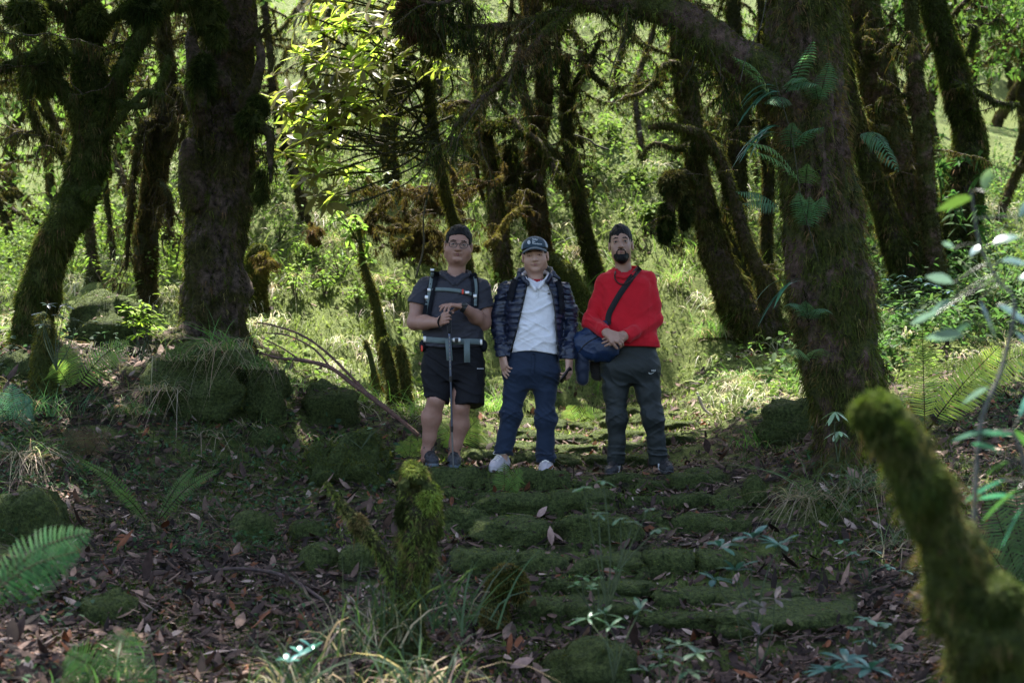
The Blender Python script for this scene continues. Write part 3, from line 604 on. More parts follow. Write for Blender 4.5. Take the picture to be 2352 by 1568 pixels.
for S in (a, b, c): T.twigs(S, 7, .7, .006, .7, hang=1.2, u0=.4)
T.tangle(a, 3, 1.5)
T.done()
T = Tree('tree', gb(1262, 590, 12), 'slender bare trunk leaning left to right just above the man in the cap', bark=M_bark_brown, seed=5, rk=.82, sh=.4, fz=.5, mcol=(.08, .09, .018), mmix=(.13, .09, .04))
T.limb([(1290,640,12,26),(1262,590,12,22),(1222,510,12,19),(1190,440,12,18),(1160,390,12,17),(1128,345,12,15),(1105,300,12,12),(1095,200,12.1,9),(1080,60,12.2,8),(1070,-100,12.3,6)], 'trunk')
a = T.limb([(1110,350,11.9,10),(1095,370,11.8,7),(1100,420,11.8,6),(1112,460,11.8,5)], hang=1); T.twigs(a, 4, .4)
T.done()
T = Tree('tree', gb(1240, 610, 12.8), 'upright mossy tree with two tops behind the man in the cap', bark=M_bark_brown, seed=6, rk=.82, sh=.4, fz=.9, mcol=(.06, .05, .018), mmix=(.12, .075, .035))
a = T.limb([(1248,640,12.8,34),(1242,560,12.8,28),(1232,480,12.8,26),(1226,400,12.8,26),(1236,310,12.8,23),(1250,220,12.8,21),(1245,140,12.8,20),(1232,50,12.8,18),(1225,-60,12.8,16),(1215,-250,12.8,12)], 'trunk', hang=1.2)
b = T.limb([(1240,300,12.8,14),(1205,220,12.6,10),(1195,120,12.6,9),(1210,20,12.6,8),(1200,-80,12.6,6)], hang=2)
c = T.limb([(1230,420,12.8,14),(1190,380,12.6,10),(1175,430,12.5,13),(1180,500,12.5,8)], hang=3)
for S in (a, b, c): T.twigs(S, 7, .7, .006, .6, hang=1.2, u0=.4)
T.tangle(a, 3, 1.5); T.tangle(b, 1, 1.2)
T.clump(1170, 380, 12.5, 20, 55, col=(.06, .05, .015), n=2500)
T.done()
T = Tree('tree', gb(1375, 650, 12.2), 'mossy trunk curving up left between the capped and the red dressed man', bark=M_bark, seed=7, rk=.82, sh=.4, fz=.8, mcol=(.055, .06, .014), mmix=(.10, .09, .03))
a = T.limb([(1392,690,12.2,30),(1375,640,12.2,23),(1352,570,12.2,20),(1335,490,12.2,20),(1322,410,12.2,20),(1308,340,12.2,18),(1298,250,12.2,16),(1296,190,12.2,14),(1302,135,12.2,8)], 'trunk')
b = T.limb([(1322,400,12.2,14),(1290,370,12.1,10),(1262,345,12.0,12),(1215,310,11.9,7),(1170,270,11.8,6),(1130,225,11.8,5)], hang=3, hl=.1)
c = T.limb([(1298,260,12.2,9),(1320,210,12.1,7),(1350,150,12.0,8),(1375,100,12,6),(1390,95,12,3)], hang=2)
d = T.limb([(1296,240,12.2,8),(1340,165,12.0,7),(1380,190,11.9,8),(1400,200,11.9,3)], hang=1)
e = T.limb([(1300,180,12.2,10),(1280,100,12.2,9),(1310,0,12.2,8),(1330,-120,12.2,6)], hang=2)
for S in (a, b, c, e): T.twigs(S, 7, .7, .006, .6, hang=1.2)
T.tangle(a, 3, 1.4); T.tangle(e, 1, 1.2)
T.done()
T = Tree('fallen_tree', gb(1360, 740, 10.4), 'arched fallen mossy trunk showing behind the right shoulder of the capped man', 'fallen tree', bark=M_mossy, seed=8, fz=1.2, mcol=(.07, .09, .016), mmix=(.13, .13, .03))
T.limb([(1230,585,10.6,12),(1270,600,10.5,16),(1305,635,10.4,22),(1335,690,10.3,25),(1360,750,10.3,27),(1375,830,10.3,24)], 'trunk', amp=.2)
T.done()
# big forked tree right of the man in red
T = Tree('tree', gb(1740, 770, 12.3), 'forked tree with a lower left arching mossy bough, right of the man in red', bark=M_bark_brown, seed=9, sh=1.0, fz=.7, mcol=(.06, .07, .015), mmix=(.10, .09, .03))
a = T.limb([(1765,800,12.2,62),(1735,755,12.2,50),(1700,710,12.2,42),(1672,645,12.2,36),(1645,590,12.2,33),(1625,500,12.2,29),(1608,430,12.2,27),(1597,350,12.2,25),(1586,270,12.2,25),(1572,190,12.2,26),(1562,100,12.2,20),(1555,0,12.2,18),(1548,-200,12.2,14)], 'trunk', amp=.2, n=8)
b = T.limb([(1760,735,12.2,30),(1762,660,12.1,24),(1735,600,12.0,16),(1708,540,12,15),(1690,470,12,14),(1665,400,12,14),(1645,350,11.9,13),(1610,310,11.8,12),(1565,295,11.7,9),(1520,290,11.7,8),(1488,293,11.7,4)], hang=1.8)
c = T.limb([(1580,200,12.2,10),(1560,150,12,8),(1525,150,11.9,7),(1500,190,11.8,6),(1470,215,11.8,5),(1430,222,11.8,3)], hang=3, hl=.1)
d = T.limb([(1590,330,12,9),(1550,340,11.8,6),(1500,330,11.8,5),(1470,365,11.8,4)], hang=2)
e = T.limb([(1600,420,12,14),(1560,400,11.8,12),(1545,450,11.7,14),(1530,520,11.7,9),(1528,560,11.7,4)], hang=4, hl=.12)
for S in (a, b, c, e): T.twigs(S, 5, .5, .006, .6, hang=.9)
T.tangle(a, 6, 1.5, u0=.5)
T.clump(1545, 425, 11.7, 30, 38, col=(.09, .08, .03), n=3000); T.clump(1528, 510, 11.7, 19, 48, col=(.08, .07, .028), n=2500); T.clump(1575, 480, 11.8, 16, 50, col=(.08, .07, .028), n=2000)
root_flare(T, 1740, 770, 12.2, 52, 6, 4)
T.done()

# the great right trunk and its arching limb
T = Tree('tree', gb(1955, 1040, 8.0), 'great mossy trunk at right with ferns on it and a limb arching left', bark=M_bark_pink, seed=10, sh=1.5, fz=.45, mcol=(.09, .11, .02), mmix=(.20, .13, .06), fl=.035)
a = T.limb([(1978,1100,8.0,88),(1962,1020,8.0,80),(1948,940,8,80),(1935,840,8,84),(1920,720,8,92),(1903,600,8,88),(1888,480,8,84),(1872,350,8,80),(1858,230,8,80),(1850,100,8,80),(1850,-40,8,84),(1850,-250,8.1,74),(1848,-700,8.3,52)], 'trunk', n=14, seg=96, amp=.13, ridges=.12, freq=3.5)
b = T.limb([(1845,300,8,60),(1800,235,7.95,54),(1740,165,7.9,48),(1670,120,7.9,42),(1600,62,7.9,40),(1520,22,7.9,38),(1420,2,7.9,36),(1300,-12,7.85,30),(1180,-40,7.8,26),(1000,-110,7.7,20),(800,-230,7.6,14)], n=10, seg=48, amp=.2, ridges=.12, hang=2.6, hl=.10)
c = T.limb([(1330,0,7.85,12),(1290,42,7.8,9),(1240,90,7.75,8),(1185,160,7.7,8),(1135,205,7.7,8),(1085,250,7.65,8),(1045,290,7.6,5)], hang=4.0, hl=.13, fz=2)
c2 = T.limb([(1290,20,7.85,9),(1230,45,7.8,8),(1150,60,7.8,7),(1080,62,7.8,6),(1030,70,7.8,4)], hang=3, hl=.12, fz=2)
c3 = T.limb([(1180,160,7.7,6),(1195,110,7.65,5),(1170,190,7.6,4),(1155,240,7.6,3)], hang=4, hl=.12, fz=2)
d = T.limb([(1800,-80,8,30),(1740,-30,8,18),(1650,-20,8,14),(1560,-60,8,10)], hang=2)
e = T.limb([(1860,40,8,26),(1800,0,7.9,18),(1760,-40,7.9,14)], hang=1)
f = T.limb([(1140,-50,7.8,9),(1060,-10,7.75,7),(1000,10,7.7,6),(930,-20,7.7,5)], hang=3, hl=.1)
for S, n_ in ((b, 30), (c, 12), (c2, 12), (f, 12)): T.twigs(S, n_, .42, .0045, 1.0, hang=1.6, bias=(-.1, 0, -.4))
T.clump(948, 40, 7.8, 40, 50, col=(.11, .055, .03), n=2600, L=.07); T.clump(1000, 95, 7.8, 30, 24, col=(.08, .06, .02), n=1600)
root_flare(T, 1965, 1050, 8.0, 70, 6, 6, .3)
for q in range(40): T.leaves((T.R.uniform(-.3, 4.8), 8.8+T.R.uniform(-2.6, 2.6), 6.7+T.R.uniform(-.5, 2.0)), 330, (1.0, 1.0, .5), .17, .09, SHADE_CANOPY)  # unseen crown widened over the path to block foreground sun
T.done()
# right hand group
T = Tree('tree', gb(2110, 640, 11), 'pinkish brown mossy trunk immediately right of the great fern covered trunk', bark=M_bark_pink, seed=11, sh=1.0, fz=.5, mcol=(.06, .07, .016), mmix=(.12, .09, .03))
a = T.limb([(2150,720,11,62),(2125,620,11,50),(2098,530,11,45),(2072,430,11,44),(2050,330,11,42),(2030,240,11,40),(2005,140,11,38),(1985,40,11,38),(1970,-80,11,34),(1950,-400,11,22)], 'trunk', n=8)
b = T.limb([(2035,300,10.8,14),(2000,290,10.7,10),(1970,260,10.7,9),(1945,160,10.8,8),(1940,60,10.8,8)], hang=1)
T.twigs(a, 6, .6, hang=1)
T.done()
T = Tree('tree', gb(2090, 690, 10.6), 'thinner dark mossy stem leaning in front of the pinkish trunk at right', bark=M_bark, seed=12, sh=1.0, fz=.9, mcol=(.05, .06, .014), mmix=(.09, .09, .025))
T.limb([(2105,740,10.6,44),(2090,660,10.6,38),(2062,570,10.6,30),(2035,500,10.6,24),(2010,430,10.6,23),(1985,350,10.6,20),(1960,260,10.6,19),(1945,180,10.6,16),(1935,60,10.6,12),(1930,-60,10.6,10)], 'trunk', hang=.6)
T.done()
T = Tree('tree', gb(2195, 650, 11.8), 'crooked trunk at far right overgrown with leafy plants on its lower half', bark=M_bark, seed=13, sh=1.0, fz=.9, mcol=(.05, .07, .014), mmix=(.08, .10, .02))
a = T.limb([(2190,720,11.8,58),(2195,600,11.8,50),(2200,500,11.8,46),(2212,400,11.8,42),(2228,320,11.8,35),(2205,230,11.8,31),(2185,140,11.8,30),(2155,50,11.8,28),(2135,-60,11.8,27),(2120,-350,11.8,18)], 'trunk')
b = T.limb([(2225,130,11.6,10),(2240,70,11.5,8),(2222,60,11.5,5)], hang=1)
c = T.limb([(2190,190,11.7,9),(2240,210,11.5,7),(2290,235,11.4,6),(2340,240,11.4,5)], hang=1.5)
T.twigs(c, 5, .5, hang=1)
R = T.R
for q in range(26):
    p = ats(2195+R.uniform(-55, 60), R.uniform(330, 640), 11.4); n = 9
    V, Q, C = strips(np.repeat(p[None], n, 0), nrm(rdir(R, n)+[0, -.5, .3]), rdir(R, n), R.uniform(.1, .2, n), .035, LEAF, np.array([0, 0, -.4])*np.ones((n, 1)), vary(R, (.05, .11, .03), n), fold=.1); T.L.add(V, Q, C)
T.done(leafname='epiphyte_leaves')
for i, (pts, lab) in enumerate([([(2155,680,14,24),(2140,540,14,20),(2128,430,14,19),(2120,330,14,20),(2105,200,14,18),(2095,60,14,16),(2090,-100,14,14)], 'distant pinkish trunk seen between the two crooked trunks at right'),
   ([(1700,650,16,30),(1690,540,16,26),(1685,440,16,26),(1690,340,16,25),(1700,240,16,22),(1690,120,16,18),(1680,-50,16,14)], 'distant dark trunk seen between the forked tree and the great right trunk'),
   ([(1765,640,17,14),(1760,520,17,13),(1765,400,17,12),(1750,280,17,10),(1755,140,17,9),(1745,-30,17,8)], 'thin distant trunk close to the left side of the great right trunk'),
   ([(905,470,12.6,10),(900,400,12.6,17),(890,330,12.6,19),(905,240,12.6,17),(925,150,12.6,14),(935,60,12.6,12),(940,-80,12.6,10)], 'dark hanging trunk behind the yellow green rhododendron leaves'),
   ([(705,520,15,10),(690,450,15,11),(660,330,15,10),(630,230,15,9),(620,120,15,8),(600,-50,15,7)], 'thin bare stem leaning left just right of the thick rugged trunk')]):
    T = Tree('tree', gb(*pts[0][:3]), lab, seed=40+i, fz=.7, bark=[M_bark_pink, M_bark, M_bark, M_bark, M_bark_brown][i], mcol=(.05, .05, .015), mmix=(.10, .08, .03))
    a = T.limb(pts, 'trunk', hang=.8); T.twigs(a, 8, .7, hang=1, u0=.4); T.tangle(a, 4, 1.6); T.done()

# slim mossy stems near the men
small = [('sapling', [(892,860,10.3,9),(880,800,10.3,10),(868,720,10.3,9),(852,660,10.3,8),(835,610,10.3,7),(828,560,10.3,5),(822,510,10.3,3)], 'crooked mossy sapling with pale green leaves left of the man in shorts', 3),
 ('mossy_stub', [(905,935,9.9,13),(900,880,9.9,12),(893,830,9.9,11),(880,790,9.9,9),(895,775,9.9,5)], 'taller mossy stub in the clump left of the man in shorts', 0),
 ('mossy_stub', [(935,930,9.8,12),(932,870,9.8,13),(925,820,9.8,12),(915,790,9.8,8)], 'short fat mossy stub nearest the man in shorts', 0),
 ('mossy_stub', [(868,910,10.0,9),(858,850,10.0,8),(845,800,10.0,6),(838,780,10.0,3)], 'thin leftmost mossy stub in the clump left of the man in shorts', 0),
 ('mossy_stub', [(590,720,11.2,28),(585,660,11.2,26),(588,610,11.2,28),(592,575,11.2,22),(590,560,11.2,8)], 'broken dark stump beside the thick rugged trunk', 0),
 ('mossy_post', [(102,905,8.4,34),(100,850,8.4,26),(98,800,8.4,22),(104,760,8.4,20),(92,735,8.4,14),(104,718,8.4,5)], 'short mossy post in front of the leaning left trunk', 0)]
for i, (nm, pts, lab, lf) in enumerate(small):
    T = Tree(nm, gb(*pts[0][:3]), lab, 'sapling' if nm == 'sapling' else 'stump', seed=60+i, fz=1.6, bark=M_mossy, mcol=(.07, .08, .015), mmix=(.12, .11, .03))
    a = T.limb(pts, 'trunk', amp=.25, hang=.8, hl=.07)
    if lf:
        for px, py in ((790,515),(815,500),(830,520),(775,505),(800,530),(840,560),(770,480),(800,545),(825,580),(850,595)):
            T.limb([(828,565,10.3,2),((828+px)/2,(565+py)/2-8,10.3,1.6),(px,py,10.25,1)], 'twig', fz=0, amp=0, seg=5)
            n = 7; R = T.R; p = ats(px, py, 10.25); V, Q, C = strips(np.repeat(p[None], n, 0)+R.normal(0, .012, (n, 3)), nrm(rdir(R, n)*[1, 1, .3]), nrm(rdir(R, n)*.3+[0, 0, 0]+np.cross(rdir(R, n), [0, 0, 1.])), R.uniform(.07, .13, n), .035, LEAF, np.array([0, 0, -.4])*np.ones((n, 1)), vary(R, (.22, .34, .07), n, .2), fold=.08); T.L.add(V, Q, C)
    T.done(leafname='leaves')

# near, out-of-focus stumps
YS[0] = 1.0; T = Tree('forked_stump', at(930, 1500, 5.3), 'blurred mossy dead stump standing in the foreground grass, with one thin side branch', 'stump', bark=M_bark, seed=70, sh=3, shL=.04, fz=2.5, mcol=(.17, .22, .05), mmix=(.28, .22, .10), fl=.022)
T.limb([(925,1520,5.3,50),(932,1430,5.3,42),(942,1350,5.3,37),(950,1290,5.3,38),(960,1220,5.3,43),(962,1160,5.3,42),(954,1110,5.3,34),(942,1075,5.3,22),(938,1055,5.3,6)], 'trunk', amp=.42, freq=11, ridges=.2, n=8, hang=2, hl=.08)
T.limb([(915,1350,5.3,17),(878,1275,5.25,12),(830,1215,5.2,13),(795,1170,5.2,11),(765,1130,5.2,8),(748,1105,5.2,5)], amp=.4, freq=14, hang=2.5, hl=.06)
for q, cc in (((952,1090,5.25,28,30), (.36, .40, .10)), ((984,1140,5.25,26,40), (.30, .38, .08)), ((928,1115,5.2,14,18), (.34, .20, .10)), ((822,1200,5.2,15,20), (.32, .22, .10)), ((990,1205,5.28,20,36), (.11, .15, .035)), ((925,1180,5.25,12,30), (.04, .05, .015))): T.clump(*q, col=cc, n=3000, L=.022)  # pale top clumps and dark lower ones paint in light from above
T.done()
T = Tree('leaning_stump', at(2330, 1900, 2.7), 'very blurred big mossy stump leaning left at the right foreground edge', 'stump', bark=M_mossy, seed=71, rk=.88, sh=8, shL=.03, fz=4.0, mcol=(.055, .07, .016), mmix=(.10, .08, .035), fl=.018)
T.limb([(2350,1750,2.7,160),(2300,1560,2.7,125),(2245,1420,2.68,98),(2195,1310,2.65,80),(2150,1200,2.62,68),(2110,1100,2.6,62),(2072,1020,2.6,58),(2030,955,2.6,50),(2000,925,2.6,30)], 'trunk', amp=.42, freq=13, n=10, ridges=.22)
T.limb([(2260,1500,2.7,100),(2330,1420,2.75,90),(2370,1460,2.8,80)], 'burl', amp=.25)
for q, cc in (((2020,930,2.58,50,34), (.14, .20, .04)), ((1990,945,2.56,32,30), (.13, .17, .035)), ((2050,990,2.56,44,40), (.07, .10, .02)), ((2280,1370,2.6,70,60), (.05, .07, .02)), ((2120,1110,2.58,60,60), (.05, .07, .018))): T.clump(*q, col=cc, n=2600, L=.02)
T.done()
T = Tree('curled_stump', gb(1160, 1400, 5.9), 'small curled stump topped by a round brown moss cap in the foreground', 'stump', bark=M_bark, seed=72, fz=2, mcol=(.09, .09, .02), mmix=(.18, .12, .04))
T.limb([(1135,1440,5.7,34),(1135,1390,5.7,26),(1140,1350,5.7,22),(1160,1325,5.68,26),(1190,1340,5.66,20),(1200,1375,5.65,12)], 'trunk', amp=.25)
T.clump(1165, 1328, 5.66, 42, 24, col=(.17, .14, .035), n=2600, L=.035); T.clump(1192, 1350, 5.68, 20, 28, col=(.12, .11, .03), n=1400, L=.03)
T.done()

# brown mossed dead brush behind the men
bushes = [(960,560,12.0,(.055,.043,.022),'rusty brown moss covered dead branches just left above the man in shorts',9),(880,500,12.6,(.055,.043,.022),'low brown mossy dead branches under the rhododendron leaves',8),(1075,520,12.2,(.07,.058,.024),'brown mossy dead branches behind the head of the man in shorts',8),
 (720,545,13.5,(.11,.062,.035),'small brown mossy tuft on the bright slope right of the thick left trunk',3),(1030,440,12.8,(.11,.075,.03),'upper tangle of mossy dead branches above the man in shorts',9),(595,600,11.4,(.12,.065,.035),'rusty mossy twigs on top of the broken dark stump',3)]
for i, (px, py, Y, cc, lab, n) in enumerate(bushes):
    YS[0] = 1.0; T = Tree('dead_brush', at(px, py+25, Y), lab, 'dead branches', seed=80+i, bark=M_bark_brown, fz=1.8, mcol=cc, mmix=(.12, .10, .03), hcol=(.07, .05, .02), hg=1.0)
    R = T.R
    for k in range(max(2, int(n*.6))):
        q = [(px+R.uniform(-50, 50)*(1 if n > 4 else .3), py+R.uniform(0, 50)*(1 if n > 4 else .4), Y, R.uniform(2.5, 5))]; a = R.uniform(-2.9, -.2)
        for j in range(6): a += R.normal(0, .6); q.append((q[-1][0]+(25 if n > 4 else 8)*math.cos(a), q[-1][1]+(24 if n > 4 else 9)*math.sin(a), Y+R.uniform(-.35, .35), q[0][3]*(1-.11*j)))
        S = T.limb(q, amp=.3, hang=2.0, hl=.07, seg=7)
        T.twigs(S, 3, .4 if n > 4 else .12, .005, .5, 2 if n > 4 else 1, .9)
    T.done()

# rhododendron with whorls of leathery leaves
YS[0] = 1.0; T = Tree('rhododendron', at(1085, 660, 12.2), 'rhododendron with yellow green leaf whorls hanging in from the upper left', 'rhododendron', bark=M_bark, seed=90, fz=.9, mcol=(.06, .06, .016), mmix=(.09, .08, .02))
tr = T.limb([(1085,660,12.2,14),(1060,560,12.0,13),(1030,470,11.7,12),(1010,380,11.4,12),(995,300,11.2,12),(985,200,11.0,12),(975,90,11.0,11),(960,-40,11.0,10),(930,-200,11.0,8)], 'trunk')
R = T.R; tips = []
ends = [(665,205),(700,190),(735,165),(690,235),(655,250),(720,230),(760,215),(670,285),(700,275),(735,285),(765,250),(790,240),(690,320),(725,330),(760,310),(745,120),(780,130),(700,110),(735,70),(760,40),(800,60),(840,30),(790,10),(700,30),(850,80),(815,120),(830,150),(860,120),(800,180),(840,190),(700,395),(730,400),(765,375),(785,470),(760,455),(730,400),(820,235),(870,180),(880,60),(910,20),(900,100),(720,0),(830,-30),(760,-40),(810,290),(850,260),(1035,170),(975,135),(1000,160),(905,140),(745,200),(775,165)]
src = {0: (985, 250), 1: (985, 150), 2: (975, 60), 3: (965, -30), 4: (1000, 330)}
for i, (px, py) in enumerate(ends):
    si = int(np.argmin([abs(py+70-s_[1])*1.0 for s_ in src.values()])); sx, sy = src[si]; Y = R.uniform(9.9, 11.0); sag = R.normal(14, 22)
    S = T.limb([(sx+R.normal(0, 18), sy+R.normal(0, 40), 11.1, 3), ((sx*2+px)/3+R.normal(0, 16), (sy*2+py)/3+sag, (11.1*2+Y)/3, 2.2), ((sx+2*px)/3+R.normal(0, 14), (sy+2*py)/3+sag+R.normal(0, 12), (11.1+2*Y)/3, 2.4), (px, py+6, Y, 2)], 'branch', seg=6, amp=.15, fz=.25, hang=.3 if i % 3 == 0 else 0, hl=.05)
    tips.append((at(px, py, Y), Y))
    for k in range(2): tips.append((at(px+R.normal(-6, 30), py+R.normal(-4, 26), Y+R.normal(0, .3)), Y))
for p, Y in tips:
    n = R.integers(7, 11); a = R.uniform(0, 6.28)+np.arange(n)*2.4; el = R.uniform(-.35, .75, n); ax = nrm(np.array([-.5, -.35, .75])+R.normal(0, .2, 3))
    u = nrm(np.cross(ax, [0, 1, .1])); v = np.cross(ax, u)
    d = (np.cos(a)[:, None]*u+np.sin(a)[:, None]*v)*np.cos(el)[:, None]+ax*np.sin(el)[:, None]; sdv = np.cross(ax, d)
    young = p[0] < 99 and R.random() < .7; c = vary(R, (.42, .50, .13) if young else (.20, .22, .07), n, .2)  # most whorls coloured lighter, standing in for backlit leaves
    L_ = R.uniform(.13, .22, n); V, Q, C = strips(np.repeat(p[None], n, 0), d, sdv, L_, L_*.32, LEAF, -ax[None]*R.uniform(.1, .45, (n, 1)), c, fold=-.12); T.L.add(V, Q, C)
T.done(M_rhodo, 'leaves')

# ---------------------------------------------------------------- forest behind
def bg_tree(px, py, rpx, hgt, lean, seed, label, group, leafc=(.12, .22, .03), nleaf=500, bark=None, mc=(.055, .05, .018), Y=None, y0=12):
    p = hit(px, py, y0); R = rng(seed); r = rpx/F*p[1]; P = [(p[0], p[1], p[2]-.15, r*1.5), (p[0]+R.normal(0, .03), p[1], p[2]+.25, r)]
    q = np.array(P[-1][:3]); d = np.array([lean+R.normal(0, .1), R.normal(0, .1), 1.])
    m = 8
    for j in range(m):
        d = d+R.normal(0, .22, 3)*[1, .6, 0]; d /= np.linalg.norm(d); q = q+d*hgt/m; P.append((*q, r*(1-.75*j/m)))
    T = Tree('forest_tree', p, label, 'tree', group, bark or M_bark, seed, fz=.55, mcol=mc, mmix=(.10, .085, .03), hg=.8)
    S = T.limb(P, 'trunk', px=False, amp=.2, seg=9)
    for k in range(R.integers(5, 8)):
        i = int(R.uniform(.25, .95)*(len(S)-1)); a = R.uniform(0, 6.28); q = S[i, :3].copy(); d = np.array([math.cos(a), math.sin(a)*.6, R.uniform(-.1, .7)]); B = []
        l = hgt*R.uniform(.18, .34)
        for j in range(6): B.append((*q, S[i, 3]*.55*(1-.14*j))); d = d+R.normal(0, .35, 3); d /= np.linalg.norm(d); q = q+d*l/5
        SB = T.limb(B, 'branch', px=False, seg=6, amp=.25, hang=1.3, hl=.16, n=4)
        T.twigs(SB, 4, .7, .008, .6, 2, 1.0)
        if nleaf:
            for w in range(3): T.leaves(SB[-1, :3]+R.normal(0, .25, 3), nleaf//12, (.5, .5, .3), .10, .045, leafc)
    if nleaf:
        for w in range(4): T.leaves(S[-1, :3]+R.normal(0, .5, 3), nleaf//6, (.9, .9, .5), .12, .05, leafc)
    return T.done()
NUM = ORD+['thirteenth','fourteenth','fifteenth','sixteenth']
LG = (.13, .20, .045); DG = (.05, .09, .02)
bgs = []
for px, py, r in [(30,600,9),(75,520,7),(150,560,8),(215,640,12),(262,600,6),(300,560,7),(395,600,9),(430,520,7),(12,520,12),(120,450,8),(330,480,6),(225,480,9),(280,420,6)]: bgs.append((px, py, r, 'thin mossy forest tree behind the big trunks at left', 'mossy forest trees at left', LG, 300))
for px, py, r in [(780,260,7),(1010,280,7),(1180,240,8),(1420,260,7),(1475,360,6),(930,200,7),(1330,160,8),(720,160,7),(1090,150,7)]: bgs.append((px, py, r, 'thin crooked mossy tree on the upper hillside behind the men', 'crooked mossy trees on the hillside', LG, 0))
for px, py, r in [(1640,330,8),(1745,420,9),(1660,220,8),(1990,560,8),(2040,430,9),(2150,380,12),(2260,420,10),(2300,520,9),(2080,250,10),(2290,300,10),(2345,380,12),(1730,200,9),(2170,220,9),(2330,200,9)]: bgs.append((px, py, r, 'distant mossy tree in the shaded wood at right', 'distant trees in the shaded wood at right', (.08, .14, .03), 900))
cnt = {}
for i, (px, py, r, lab, gp, lc, nl) in enumerate(bgs):
    xs = sorted(b[0] for b in bgs if b[4] == gp); k_ = xs.index(px)
    e = 'leftmost' if k_ == 0 else 'rightmost' if k_ == len(xs)-1 else (NUM[k_]+' from the left')
    lab = f'{lab}, {e}'
    R = rng(300+i); bg_tree(px, py, r, R.uniform(3.8, 6.0), R.normal(0, .25), 300+i, lab, gp, lc, nl, [M_bark, M_bark_brown, M_bark, M_bark_pink][i % 4])
# ------------------------------------------------------------------ undergrowth on the hillside
R = rng(21); G = Geo()
def undergrowth(n, x0, x1, y0, y1, h, L, col, thr, m=9, seed=0, spread=.16):
    x, y = scatter_y(R, n, x0, x1, y0, y1, .9); k = (fbm(np.c_[x, y, 0*x]*.7, 3, seed) > thr) & (path_w(x, y) < .2); x, y = x[k], y[k]; n = len(x)
    hh = h*R.uniform(.3, 1, n)**1.3
    b = np.repeat(np.c_[x, y, H(x, y)], m, 0); N = len(b); up = np.repeat(hh, m)*R.uniform(.3, 1, N)
    b = b+np.c_[R.normal(0, spread, (N, 2)), up]; tone = np.repeat(R.uniform(.45, 1.45, n), m)[:, None]
    V, Q, C = strips(b, nrm(rdir(R, N)*[1, 1, .4]+[0, -.15, .1]), nrm(rdir(R, N)*[1, 1, .35]), L*R.uniform(.5, 1.3, N), L*.42*R.uniform(.6, 1.3, N), OVAL, np.array([0, 0, -.4])*np.ones((N, 1)), np.clip(vary(R, col, N, .3)*tone, 0, 1), fold=.1); G.add(V, Q, C)
undergrowth(2100, -4.0, 4.2, 14.8, 26, .8, .09, (.12, .17, .045), -.05, seed=51, m=13, spread=.22)
undergrowth(1700, -4.6, -1.6, 12.5, 24, .9, .08, (.15, .22, .045), -.15, seed=52, m=14)
undergrowth(1500, 1.9, 4.8, 11, 30, .6, .09, (.07, .13, .04), -.2, seed=53, m=12)
undergrowth(250, -4.2, 4.2, 10.5, 18, .25, .055, (.16, .22, .06), .1, seed=54, m=8)
tag(G.build('undergrowth', M_leaf), kind='stuff')
# long grass on the shaded wood slope at the right and upper hill
G = Geo(); n = 22000; x, y = scatter_y(R, n, -4.4, 4.6, 13, 27, .9); k = fbm(np.c_[x, y, 0*x]*.8, 2, 71) > -.1; x, y = x[k], y[k]; n = len(x)
V, Q, C = strips(np.c_[x, y, H(x, y)-.02], nrm(rdir(R, n)*.5+[0, 0, 1]), rdir(R, n), R.uniform(.15, .5, n), .02*(y/20), BLADE, np.c_[R.normal(0, .3, (n, 2)), -R.uniform(.2, 1.0, n)], vary(R, (.13, .20, .04), n, .45)); G.add(V, Q, C)
tag(G.build('tall_hill_grass', M_grass), kind='stuff')

# tangled dry and green grass, seedlings on the two banks beside the path
G = Geo(); R = rng(91); G2 = Geo()
for (x0, x1, y0, y1, n) in ((-3.6, -1.3, 6.6, 9.6, 5200), (1.6, 4.2, 6.0, 9.8, 6000), (-3.8, -.6, 4.8, 6.6, 600), (.2, 3.2, 4.6, 5.8, 1200)):
    x = R.uniform(x0, x1, n); y = R.uniform(y0, y1, n); k = (fbm(np.c_[x, y, 0*x]*1.5, 3, 14) > -.1) & (path_w(x, y) < .35); x, y = x[k], y[k]; m = len(x); dry = R.random(m) < .4
    c = np.where(dry[:, None], vary(R, (.20, .15, .095), m, .4), vary(R, (.06, .10, .03), m, .4)); l = R.uniform(.07, .30, m)
    V, Q, C = strips(np.c_[x, y, H(x, y)], nrm(rdir(R, m)*.7+[0, -.2, 1]), rdir(R, m), l, R.uniform(.003, .006, m), BLADE, np.c_[R.normal(0, .4, m), R.normal(-.3, .3, m), -R.uniform(.4, 1.4, m)], c); G.add(V, Q, C)
    m = n//5; x = R.uniform(x0, x1, m); y = R.uniform(y0, y1, m); k = (fbm(np.c_[x, y, 0*x]*1.3, 2, 15) > .05) & (path_w(x, y) < .3); x, y = x[k], y[k]; m = len(x)*5; b = np.repeat(np.c_[x, y, H(x, y)+R.uniform(.02, .12, len(x))], 5, 0)+R.normal(0, .02, (m, 3)); d = nrm(rdir(R, m)*[1, 1, .4]+[0, 0, .1])
    V, Q, C = strips(b, d, np.cross(d, [0, 0, 1.])+rdir(R, m)*.2, R.uniform(.02, .055, m), R.uniform(.012, .024, m), OVAL, np.array([0, 0, -.3])*np.ones((m, 1)), vary(R, (.055, .115, .05), m, .4), fold=.1); G2.add(V, Q, C)
tag(G.build('bank_grass', M_grass), kind='stuff'); tag(G2.build('bank_seedling_leaves', M_leaf), kind='stuff')
